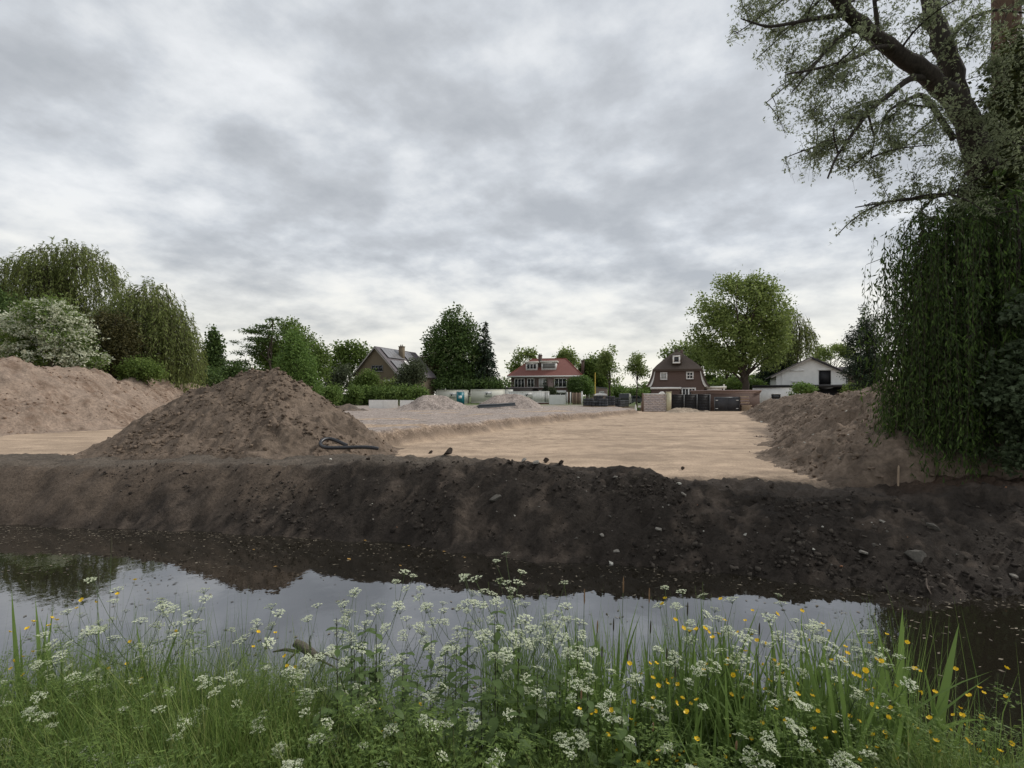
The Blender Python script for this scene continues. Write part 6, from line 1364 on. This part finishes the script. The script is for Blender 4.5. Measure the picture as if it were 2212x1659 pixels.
named = [('tall', 1106, 1192, 3.0, 'tallest cow parsley, its top umbel rising against the dark bank'), ('tall', 822, 1238, 2.9, 'tall many-headed cow parsley left of the tallest one'), ('tall', 775, 1270, 2.85, 'cow parsley leaning in at the left of the many-headed one'), ('tall', 960, 1286, 2.8, 'cow parsley half way between the two tallest plants'), ('green', 1120, 1265, 2.7, 'greenish seeding cow parsley just below the tallest one'), ('tall', 1180, 1300, 2.75, 'wide-branched cow parsley right of the tallest one'),
         ('tall', 1500, 1268, 2.9, 'slender cow parsley with one high round umbel right of centre'), ('tall', 1425, 1292, 2.8, 'cow parsley with paired flat umbels left of the slender one'), ('tall', 1548, 1312, 2.75, 'cow parsley close to the right of the slender one'), ('tall', 1762, 1300, 2.9, 'cow parsley rising among the buttercups on the right'), ('tall', 1700, 1352, 2.7, 'cow parsley left of and below the one among the buttercups'), ('tall', 1880, 1418, 2.6, 'cow parsley at the right limit of the bright water'),
         ('green', 275, 1270, 3.0, 'green-budded cow parsley on the left bank by the tree reflection'), ('green', 345, 1276, 2.95, 'second green-budded cow parsley on the left bank'), ('green', 455, 1318, 2.85, 'wide green-headed cow parsley left of the sunken branch'), ('tall', 500, 1370, 2.7, 'creamy cow parsley just left of the sunken branch'), ('tall', 720, 1370, 2.7, 'cow parsley directly right of the sunken branch'), ('tall', 1040, 1360, 2.55, 'cow parsley in the thick of the centre clump'), ('tall', 1240, 1395, 2.5, 'cow parsley standing before the foxtail stalks'), ('tall', 880, 1330, 2.75, 'cow parsley filling the gap of the centre clump')]
extra = [('tall', 'green', 'tall')[i % 3] for i in range(20)]
for i, (u, v, Y) in enumerate([(700, 1300, 3.0), (800, 1320, 2.95), (905, 1300, 2.95), (1000, 1310, 2.9), (1060, 1285, 3.0), (1150, 1320, 2.85), (1215, 1330, 2.85), (1640, 1335, 2.85), (1800, 1345, 2.8), (1850, 1380, 2.7), (230, 1330, 2.9), (130, 1370, 2.8)]): parsley(extra[i], i + 2, u, v, Y, zone('branching cow parsley', u, v), zone('branching cow parsley', u, v))
for i, (k, u, v, Y, lab) in enumerate(named): parsley(k, i, u, v, Y, lab, 'cow parsley on the near bank')
spots = [(60, 1500, 2.3), (150, 1478, 2.4), (110, 1545, 2.2), (265, 1412, 2.6), (250, 1395, 2.7), (270, 1505, 2.35), (335, 1470, 2.4), (390, 1440, 2.5), (410, 1400, 2.65), (380, 1560, 2.15), (340, 1610, 2.1), (440, 1560, 2.15), (430, 1450, 2.45), (560, 1425, 2.6), (520, 1405, 2.6), (600, 1480, 2.4), (640, 1590, 2.1), (30, 1440, 2.5), (190, 1600, 2.1), (490, 1620, 2.05), (210, 1380, 2.7),
         (680, 1470, 2.4), (730, 1500, 2.35), (760, 1420, 2.5), (830, 1400, 2.5), (960, 1482, 2.3), (945, 1545, 2.2), (1010, 1530, 2.25), (880, 1470, 2.4), (1130, 1430, 2.45), (1185, 1425, 2.45), (1225, 1475, 2.3), (1260, 1440, 2.4), (1300, 1490, 2.3), (1320, 1435, 2.45), (1095, 1610, 2.05), (1060, 1630, 2.05), (1200, 1600, 2.1), (1265, 1565, 2.15), (1330, 1570, 2.15), (1380, 1500, 2.3), (1410, 1560, 2.15),
         (1640, 1565, 2.15), (1600, 1430, 2.5), (1620, 1375, 2.65), (1660, 1350, 2.7), (1740, 1440, 2.45), (1790, 1420, 2.5), (1820, 1380, 2.6), (1725, 1500, 2.3), (1780, 1545, 2.2), (1890, 1480, 2.4), (1880, 1620, 2.05), (1840, 1600, 2.1), (1680, 1620, 2.05), (1930, 1430, 2.5), (1560, 1500, 2.3), (1480, 1420, 2.5), (1450, 1370, 2.6), (2010, 1560, 2.2), (700, 1560, 2.15), (560, 1560, 2.2), (80, 1390, 2.7), (20, 1580, 2.15), (1490, 1600, 2.1), (800, 1600, 2.1)]
for i, (u, v, Y) in enumerate(spots[:]):
    if i % 4 == 3: continue
    z = zone('cow parsley', u, v); parsley('low', i, u, v, Y, z, z)

# ---- buttercups
def flower_mesh(seed):
    r = np.random.default_rng(seed); V, F = [], []; n = 0
    for i in range(5):
        a = i * 1.2566; c, s = math.cos(a), math.sin(a); rows = ((0.0015, 0.0016, 0.0), (0.006, 0.0058, 0.0022), (0.0098, 0.0052, 0.0055), (0.0112, 0.0022, 0.0075)); v = []
        for d, w, z in rows:
            for q in (-1, 1): v.append((c * d - s * q * w, s * d + c * q * w, z))
        V += v; F += [[n + 2 * k, n + 2 * k + 1, n + 2 * k + 3, n + 2 * k + 2] for k in range(3)]; n += 8
    for i in range(6): a = i * 1.047; V += [(0.0022 * math.cos(a), 0.0022 * math.sin(a), 0.004)]
    F6 = [[n + i for i in range(6)]]
    return raw_mesh('flower', V, [np.array(F), np.array(F6)], M['yellow'])
FLW = [flower_mesh(1)]
def buttercup_proto(seed, nf):
    r = np.random.default_rng(seed); V, F, n, fl = [], [], 0, []
    def put(P, a, b, k=4):
        nonlocal n
        v, f = curve_tube(P, a, b, k); V.append(v); F.append(f + n); n += len(v)
    top = np.array([r.normal() * 0.05, r.normal() * 0.05, 0.62]); main = bez(np.zeros((1, 3)), np.array([[0, 0, 0.3]]), top[None], 6)[0]; put(main, 0.0021, 0.0014)
    for i in range(nf):
        s = main[int(r.integers(2, 6))]; a = r.uniform(0, 6.28); l = r.uniform(0.14, 0.4); e = s + np.array([math.cos(a) * l * 0.55, math.sin(a) * l * 0.55, l]); e[2] = min(e[2], 1.0)
        put(bez(s[None], (s + [math.cos(a) * l * 0.3, math.sin(a) * l * 0.3, l * 0.35])[None], e[None], 5)[0], 0.0013, 0.0009, 3); fl.append((e, (r.normal() * 0.5, r.normal() * 0.5, r.uniform(0, 6)), r.uniform(0.75, 1.15)))
    return raw_mesh('stem', np.vstack(V), [np.vstack(F)], M['stalk'], True), fl
BUT = [buttercup_proto(s, k) for s, k in ((1, 4), (2, 5), (3, 3), (4, 6))]
bsp = [(40, 1330, 2.9), (105, 1300, 2.95), (150, 1312, 2.9), (235, 1268, 3.0), (330, 1272, 3.0), (590, 1345, 2.85), (560, 1352, 2.8), (10, 1350, 2.8), (870, 1420, 2.5), (1255, 1470, 2.35), (1345, 1420, 2.5)]
bsp += [(float(a), float(b), float(c)) for a, b, c in zip(r_.uniform(1390, 1960, 34), r_.uniform(1290, 1560, 34), r_.uniform(2.2, 2.95, 34))]
bsp += [(float(a), float(b), float(c)) for a, b, c in zip(r_.uniform(1960, 2190, 11), r_.uniform(1450, 1640, 11), r_.uniform(2.2, 2.8, 11))] + [(1695, 1292, 2.95), (1670, 1302, 2.9), (1730, 1300, 2.9), (1835, 1640, 1.95), (1660, 1645, 1.95), (2100, 1560, 2.3)]
for i, (u, v, Y) in enumerate(bsp):
    t = at(u, v, Y); zb = near_ground(t[0], Y) - 0.02; s = max(0.3, t[2] - zb); st, fl = BUT[i % 4]
    lab = zone('yellow buttercup', u, v)
    root = thing('buttercup', lab, 'buttercup', (t[0], Y, zb), random.uniform(0, 6.28), lab)
    k = 0.75
    link('stem', st, root, scale=(k, k, s / 1.0)); 
    for p, tl, sc in fl: link('flower', FLW[0], root, (p[0] * k, p[1] * k, p[2] * s), tl, sc)

# ---- reed and iris blades, foxtail stalks
def blade_mesh(seed, bend, w=0.011):
    t = np.linspace(0, 1, 9); x = bend * t ** 2.2; z = t * (1 - 0.25 * bend * t); ww = w * np.minimum(1, 0.55 + 2 * t) * (1 - t ** 3) + 0.0004
    V = np.concatenate([np.stack([x, -ww / 2, z], 1), np.stack([x + 0.12 * ww, 0 * ww, z], 1), np.stack([x, ww / 2, z], 1)]); i = np.arange(8)
    F = np.concatenate([np.stack([i, i + 9, i + 10, i + 1], 1), np.stack([i + 9, i + 18, i + 19, i + 10], 1)]); return raw_mesh('blade', V, [F], M['reed'], True)
BLD = [blade_mesh(1, 0.06, 0.024), blade_mesh(2, 0.25, 0.027), blade_mesh(3, 0.5, 0.024), blade_mesh(4, -0.1, 0.018), blade_mesh(5, 0.9, 0.026)]
reeds = [(1500, 1380, 2.75, 11), (1545, 1330, 2.8, 10), (1610, 1320, 2.85, 11), (1660, 1370, 2.7, 10), (1420, 1370, 2.75, 9), (1380, 1340, 2.8, 8), (1310, 1310, 2.85, 7), (1250, 1390, 2.7, 7), (1175, 1300, 2.85, 7), (1725, 1390, 2.7, 9), (1780, 1410, 2.65, 9), (1450, 1450, 2.5, 10), (1590, 1450, 2.5, 11), (1350, 1470, 2.45, 8), (1690, 1480, 2.45, 10), (1955, 1290, 2.7, 8), (1985, 1330, 2.65, 7), (1845, 1500, 2.4, 8), (1520, 1520, 2.3, 9), (40, 1260, 2.95, 8), (90, 1290, 2.9, 7), (300, 1330, 2.85, 6), (330, 1310, 2.85, 6), (270, 1360, 2.8, 6), (190, 1340, 2.85, 6), (440, 1385, 2.75, 6), (590, 1400, 2.75, 6), (1300, 1380, 2.7, 8), (1560, 1400, 2.65, 9), (1470, 1330, 2.85, 7), (1120, 1330, 2.8, 6), (2060, 1470, 2.5, 6)]
reeds += [(float(a), float(b), float(c), 8) for a, b, c in zip(r_.uniform(1180, 1900, 34), r_.uniform(1290, 1520, 34), r_.uniform(2.4, 2.9, 34))] + [(float(a), float(b), float(c), 9) for a, b, c in zip(r_.uniform(1250, 1900, 26), r_.uniform(1290, 1410, 26), r_.uniform(2.8, 3.3, 26))]
for i, (u, v, Y, nb) in enumerate(reeds):
    t = at(u, v, Y); zb = near_ground(t[0], Y) - 0.05; h = max(0.4, t[2] - zb)
    lab = ('tall broad-bladed reed tuft at the edge of the dark tree reflection', 'second broad-bladed reed tuft right beside the tall one')[i - 15] if 15 <= i <= 16 else zone('green reed tuft', u, v)
    root = thing('reed_tuft', lab, 'reeds', (t[0], Y, zb), 0, lab)
    for k in range(nb):
        big = 1.7 if 15 <= i <= 16 else 1.0
        link('blade', BLD[int(r_.choice(5, p=[0.38, 0.26, 0.12, 0.18, 0.06]))], root, (r_.normal() * 0.05, r_.normal() * 0.05, 0), (r_.normal() * 0.09, r_.normal() * 0.09, r_.uniform(0, 6.28)), (h * r_.uniform(0.6, 1.0), big * r_.uniform(0.8, 1.3), h * r_.uniform(0.6, 1.02)))
def foxtail_proto(dark):
    st = MB().tube(bez(np.zeros((1, 3)), np.array([[0.005, 0, 0.5]]), np.array([[0.02, 0.0, 0.93]]), 7)[0], [0.0016] * 7, 4).mesh('stem', M['stalk'], True)
    hd = MB().tube([(0.02, 0, 0.915), (0.0205, 0, 0.93), (0.021, 0, 0.965), (0.022, 0, 0.99), (0.0225, 0, 1.0)], [0.0015, 0.0042, 0.0046, 0.003, 0.001], 7).mesh('seed_head', M['seed_dark' if dark else 'seed_head'], True); return st, hd
FOX = [foxtail_proto(0), foxtail_proto(1)]
fox = [(1262, 1272, 2.9, 0), (1346, 1246, 2.95, 0), (1290, 1340, 2.8, 0), (1325, 1335, 2.8, 1), (1405, 1340, 2.75, 1), (1355, 1400, 2.6, 1), (1300, 1395, 2.6, 1), (1440, 1400, 2.6, 1), (1227, 1395, 2.65, 1), (1458, 1440, 2.5, 1), (1255, 1490, 2.3, 0), (1410, 1560, 2.1, 0), (1485, 1300, 2.85, 1), (1402, 1270, 2.9, 0), (1640, 1345, 2.8, 1), (240, 1160, 3.2, 1), (212, 1230, 3.0, 1), (1590, 1600, 2.0, 0)]
for i, (u, v, Y, d) in enumerate(fox):
    t = at(u, v, Y); zb = near_ground(t[0], Y); s = t[2] - zb; c = 'dark' if d else 'brown'; zn = 'left' if u < 640 else 'centre' if u < 1380 else 'right'
    root = thing('foxtail_grass', zone(f'foxtail stalk with {c} seed head', u, v), 'foxtail grass', (t[0] - 0.02, Y, zb), 0, zone(f'{c} foxtail', u, v))
    link('stem', FOX[d][0], root, scale=(1, 1, s)); link('seed_head', FOX[d][1], root, scale=(1.0, 1.0, s)); 

# ---- nettles with opposite leaves in the centre
def nettle_leaf():
    t = np.linspace(0, 1, 6); w = 0.30 * np.sin(np.pi * np.clip(t * 0.92 + 0.06, 0, 1)) ** 0.8; z = 0.06 * np.sin(t * 2.4) - 0.28 * t ** 2
    V = np.concatenate([np.stack([t, -w, z + 0.05 * w], 1), np.stack([t, 0 * w, z - 0.02], 1), np.stack([t, w, z + 0.05 * w], 1)]); i = np.arange(5)
    return raw_mesh('leaf', V, [np.concatenate([np.stack([i, i + 6, i + 7, i + 1], 1), np.stack([i + 6, i + 12, i + 13, i + 7], 1)])], M['nettle'], True)
NL = nettle_leaf(); NST = MB().tube([(0, 0, 0), (0.004, 0, 0.5), (0, 0.004, 1.0)], [0.0035, 0.0028, 0.0018], 5).mesh('stem', M['stalk_dark'], True)
nts = [(930, 1370, 2.75), (985, 1400, 2.7), (1010, 1340, 2.8), (1070, 1330, 2.8), (1075, 1300, 2.85), (1120, 1390, 2.65), (870, 1420, 2.6), (800, 1440, 2.6), (1040, 1450, 2.5), (900, 1470, 2.45), (1160, 1450, 2.5), (760, 1490, 2.4), (1210, 1440, 2.55), (980, 1500, 2.35), (850, 1520, 2.3), (1270, 1500, 2.35), (1120, 1530, 2.25), (690, 1530, 2.3), (1345, 1530, 2.25), (760, 1380, 2.7)]
nts += [(float(a), float(b), float(c)) for a, b, c in zip(r_.uniform(680, 1300, 22), r_.uniform(1330, 1540, 22), r_.uniform(2.3, 2.85, 22))]
for i, (u, v, Y) in enumerate(nts):
    t = at(u, v, Y); zb = near_ground(t[0], Y); s = t[2] - zb
    root = thing('nettle', zone('dark-stemmed nettle with paired leaves', u, v), 'nettle', (t[0], Y, zb), r_.uniform(0, 6), zone('nettle', u, v))
    link('stem', NST, root, scale=(1, 1, s))
    for k in range(6):
        f = 0.35 + 0.65 * k / 5.5
        for q in (0, math.pi): link('leaf', NL, root, (0, 0, s * f), (0, r_.uniform(-0.35, 0.3), q + k * 1.57 + r_.normal() * 0.2), r_.uniform(0.055, 0.095) * (1.15 - 0.45 * (k / 5.5)))

# ---- uncountable ground cover
def cover():
    r = np.random.default_rng(91)
    def place(n, x0=-3.4, x1=3.6, y0=1.35, y1=3.45):
        x = r.uniform(x0, x1, n); y = r.uniform(y0, y1, n); k = (y < y_near(x) - 0.02 - 0.15 * r.random(n)) & (np.abs(x) < 1.12 * y + 0.25); return x[k], y[k]
    # grass
    x, y = place(85000); k = (x < -0.95) | (y < y_near(x) - 0.3 - 0.3 * r.random(len(x))); x, y = x[k], y[k]; n = len(x); z = H(x, y); lush = np.clip(0.75 + 0.5 * fbm(x * 1.4, y * 1.4, 71, 3), 0.35, 1.3)
    h = (0.18 + 0.5 * r.random(n) ** 1.6) * lush * np.interp(y, [1.4, 2.2, 3.4], [0.6, 1.0, 1.15]) * np.interp(x, [-3, -1.5, -0.9, 1.4, 2.2, 3.4], [0.95, 0.92, 0.64, 0.66, 0.55, 0.32]); k2 = (x < 1.3) | (y < 2.75 - 0.25 * (x - 1.3)); x, y, z, h, n = x[k2], y[k2], z[k2], h[k2], int(k2.sum()); a = r.uniform(0, 6.28, n); b = r.uniform(0.1, 0.6, n) * h; w = r.uniform(0.0026, 0.0065, n)
    d = np.stack([np.cos(a), np.sin(a), 0 * a], 1); s = np.stack([-np.sin(a), np.cos(a), 0 * a], 1) * w[:, None] * 0.5; P = np.stack([x, y, z - 0.01], 1); up = np.array([0, 0, 1.0])
    p1 = P + d * (b * 0.3)[:, None] + up * (h * 0.55)[:, None]; p2 = P + d * b[:, None] + up * (h * 0.97)[:, None]
    V = np.stack([P - s, P + s, p1 + s * 0.8, p1 - s * 0.8, p2 + s * 0.12, p2 - s * 0.12], 1).reshape(-1, 3); o = np.arange(n)[:, None] * 6
    F = np.concatenate([o + np.array([0, 1, 2, 3]), o + np.array([3, 2, 4, 5])])
    tag(link('grass', raw_mesh('grass', V, [F], M['grass'])), 'rough green grass covering the near bank', 'grass', None, 'stuff')
    # feathery leaves
    Vs, Fs, m = [], [], 0
    for i in range(3):
        x, y = place(560, y1=3.3); z = H(x, y); q = r.uniform(0.08, 0.62, len(x)) * np.interp(y, [1.4, 3.3], [0.7, 1.1]); k = (vnoise(x * 1.3, y * 1.3, 81 + i) > -0.55) & ((x < 1.4) | (y < 2.5 - 0.2 * (x - 1.4))); x, y, z, q = x[k], y[k], z[k], q[k]
        v, f = scatter_template(FERN[i], np.stack([x, y, z + q], 1), r.uniform(0, 6.28, len(x)), r.uniform(0.0, 0.7, len(x)), r.uniform(0.6, 1.15, len(x))); Vs.append(v); Fs.append(f + m); m += len(v)
    tag(link('feathery_undergrowth', raw_mesh('feathery_undergrowth', np.vstack(Vs), [np.vstack(Fs)], M['fern'])), 'feathery low leaves filling the near bank', 'undergrowth', None, 'stuff')
    # thin sedge stalks standing in the shallow margin
    n = 4600; x = np.concatenate([r.uniform(-0.2, 3.3, n), r.uniform(-3.6, -0.9, 1500)]); y = y_near(x) + r.normal(size=len(x)) * 0.22 - 0.12; dens = np.clip(0.35 + 0.9 * fbm(x * 2.2, y * 0.5, 72, 3), 0, 1) * np.interp(x, [2.3, 2.9], [1.0, 0.12]); k = r.random(len(x)) < dens; x, y = x[k], y[k]; n = len(x)
    z = np.maximum(H(x, y), WATER - 0.05); h = r.uniform(0.35, 1.1, n); a = r.uniform(0, 6.28, n); b = r.uniform(0.03, 0.22, n) * h; w = r.uniform(0.0025, 0.007, n)
    d = np.stack([np.cos(a), np.sin(a), 0 * a], 1); s = np.stack([np.cos(a + 1.57 * r.random(n)), 0.4 * np.sin(a), 0 * a], 1) * w[:, None] * 0.5; P = np.stack([x, y, z], 1)
    p1 = P + d * (b * 0.3)[:, None] + up * (h * 0.55)[:, None]; p2 = P + d * b[:, None] + up * h[:, None]
    V = np.stack([P - s, P + s, p1 + s * 0.85, p1 - s * 0.85, p2 + s * 0.12, p2 - s * 0.12], 1).reshape(-1, 3); o = np.arange(n)[:, None] * 6
    tag(link('sedge_grass', raw_mesh('sedge_grass', V, [np.concatenate([o + np.array([0, 1, 2, 3]), o + np.array([3, 2, 4, 5])])], M['reed'])), 'thin sedge standing along the water margin', 'sedge', None, 'stuff')
cover()

# ---- the sunken branch and what floats on the water
def sunken_branch():
    Y = 3.9; o = at(655, 1405, Y); root = thing('sunken_branch', 'grey broken branch with bare twigs sticking out of the water', 'branch', o)
    q = lambda u, v, y=Y: at(u, v, y) - o
    MB().tube([q(636, 1388), q(652, 1396), q(672, 1410, 3.85), q(690, 1425, 3.8)], [0.030, 0.036, 0.034, 0.022], 8).part('log', M['log'], root, True)
    MB().tube([q(590, 1408, 3.95), q(615, 1403), q(645, 1408)], [0.006, 0.012, 0.014], 6).part('side_branch', M['log'], root, True)
    for pts in ([(665, 1410), (700, 1412), (740, 1430), (760, 1460)], [(660, 1412), (650, 1440), (640, 1465), (660, 1490)], [(690, 1425), (670, 1430), (650, 1455), (648, 1480)], [(680, 1420), (720, 1440), (735, 1470), (725, 1500)], [(700, 1425), (690, 1450), (665, 1480), (670, 1500)], [(640, 1408), (620, 1430), (612, 1455)], [(672, 1405), (668, 1385), (672, 1372)]):
        P = np.array([q(u, v, Y - 0.05 - 0.03 * i) for i, (u, v) in enumerate(pts)]); P[:, 2] = np.maximum(P[:, 2], WATER - 0.05 - o[2])
        MB().tube(P, np.linspace(0.009, 0.003, len(P)), 5).part('twig', M['log'], root, True)
sunken_branch()
def floating():
    r = np.random.default_rng(95); mt = leafmat('floating_litter', G((0.05, 0.042, 0.03), (0.10, 0.085, 0.06), (0.17, 0.14, 0.10), (0.28, 0.24, 0.18)), 0.0, 0.8)
    n = 9000; t = r.random(n) ** 1.5; x = r.uniform(-10.5, 7.0, n); yw = y_water(x); y = yw - 0.03 - t * (yw - 3.9)
    dens = np.clip(np.interp(x, [-10, -5, -1, 7], [1.0, 0.75, 0.35, 0.3]) * np.interp(t, [0, 0.25, 1], [1.0, 0.45, 0.12]) + 0.5 * fbm(x * 0.8, y * 1.6, 96, 3) * np.interp(x, [-10, -4, 7], [0.8, 0.4, 0.2]), 0, 1); k = r.random(n) < dens; x, y = x[k], y[k]; n = len(x)
    a = r.normal(size=n) * 0.7; D = np.stack([np.cos(a), np.sin(a), 0 * a], 1); L = r.uniform(0.015, 0.07, n); Nn = np.tile([0, 0, 1.0], (n, 1)) + r.normal(size=(n, 3)) * 0.02
    tag(link('floating_litter', raw_mesh('floating_litter', *[q if i == 0 else [q] for i, q in enumerate(leaves(np.stack([x, y, np.full(n, WATER + 0.006)], 1), D, _norm(Nn), L, L * r.uniform(0.2, 0.5, n)))], mt)), 'pale bits of leaf and stalk floating on the ditch', 'litter', None, 'stuff')
    lf = raw_mesh('floating_leaf', *[q if i == 0 else [q] for i, q in enumerate(leaves(np.zeros((1, 3)), np.array([[1.0, 0, 0]]), np.array([[0, 0, 1.0]]), [1.0], [0.45]))], pmat('yellowed_leaf', (0.42, 0.24, 0.06), 0.7, 0.2, 3))
    for i, (u, v) in enumerate(((750, 1207), (708, 1163), (785, 1168), (955, 1192), (1000, 1205), (590, 1226), (862, 1222), (545, 1188), (612, 1158), (940, 1170), (880, 1180), (1120, 1232))):
        Y = 2.6 * FS / (v - HZ); p = at(u, v, Y)
        tag(link('floating_leaf', lf, None, (p[0], Y, WATER + 0.012), (0.02, 0.02, r.normal() * 0.5), 0.11 if i == 0 else float(r.uniform(0.05, 0.08))), 'largest orange leaf floating near the middle of the ditch' if i == 0 else 'small yellow-orange leaf floating on the dark water', 'leaf', 'orange leaves on the water')
floating()
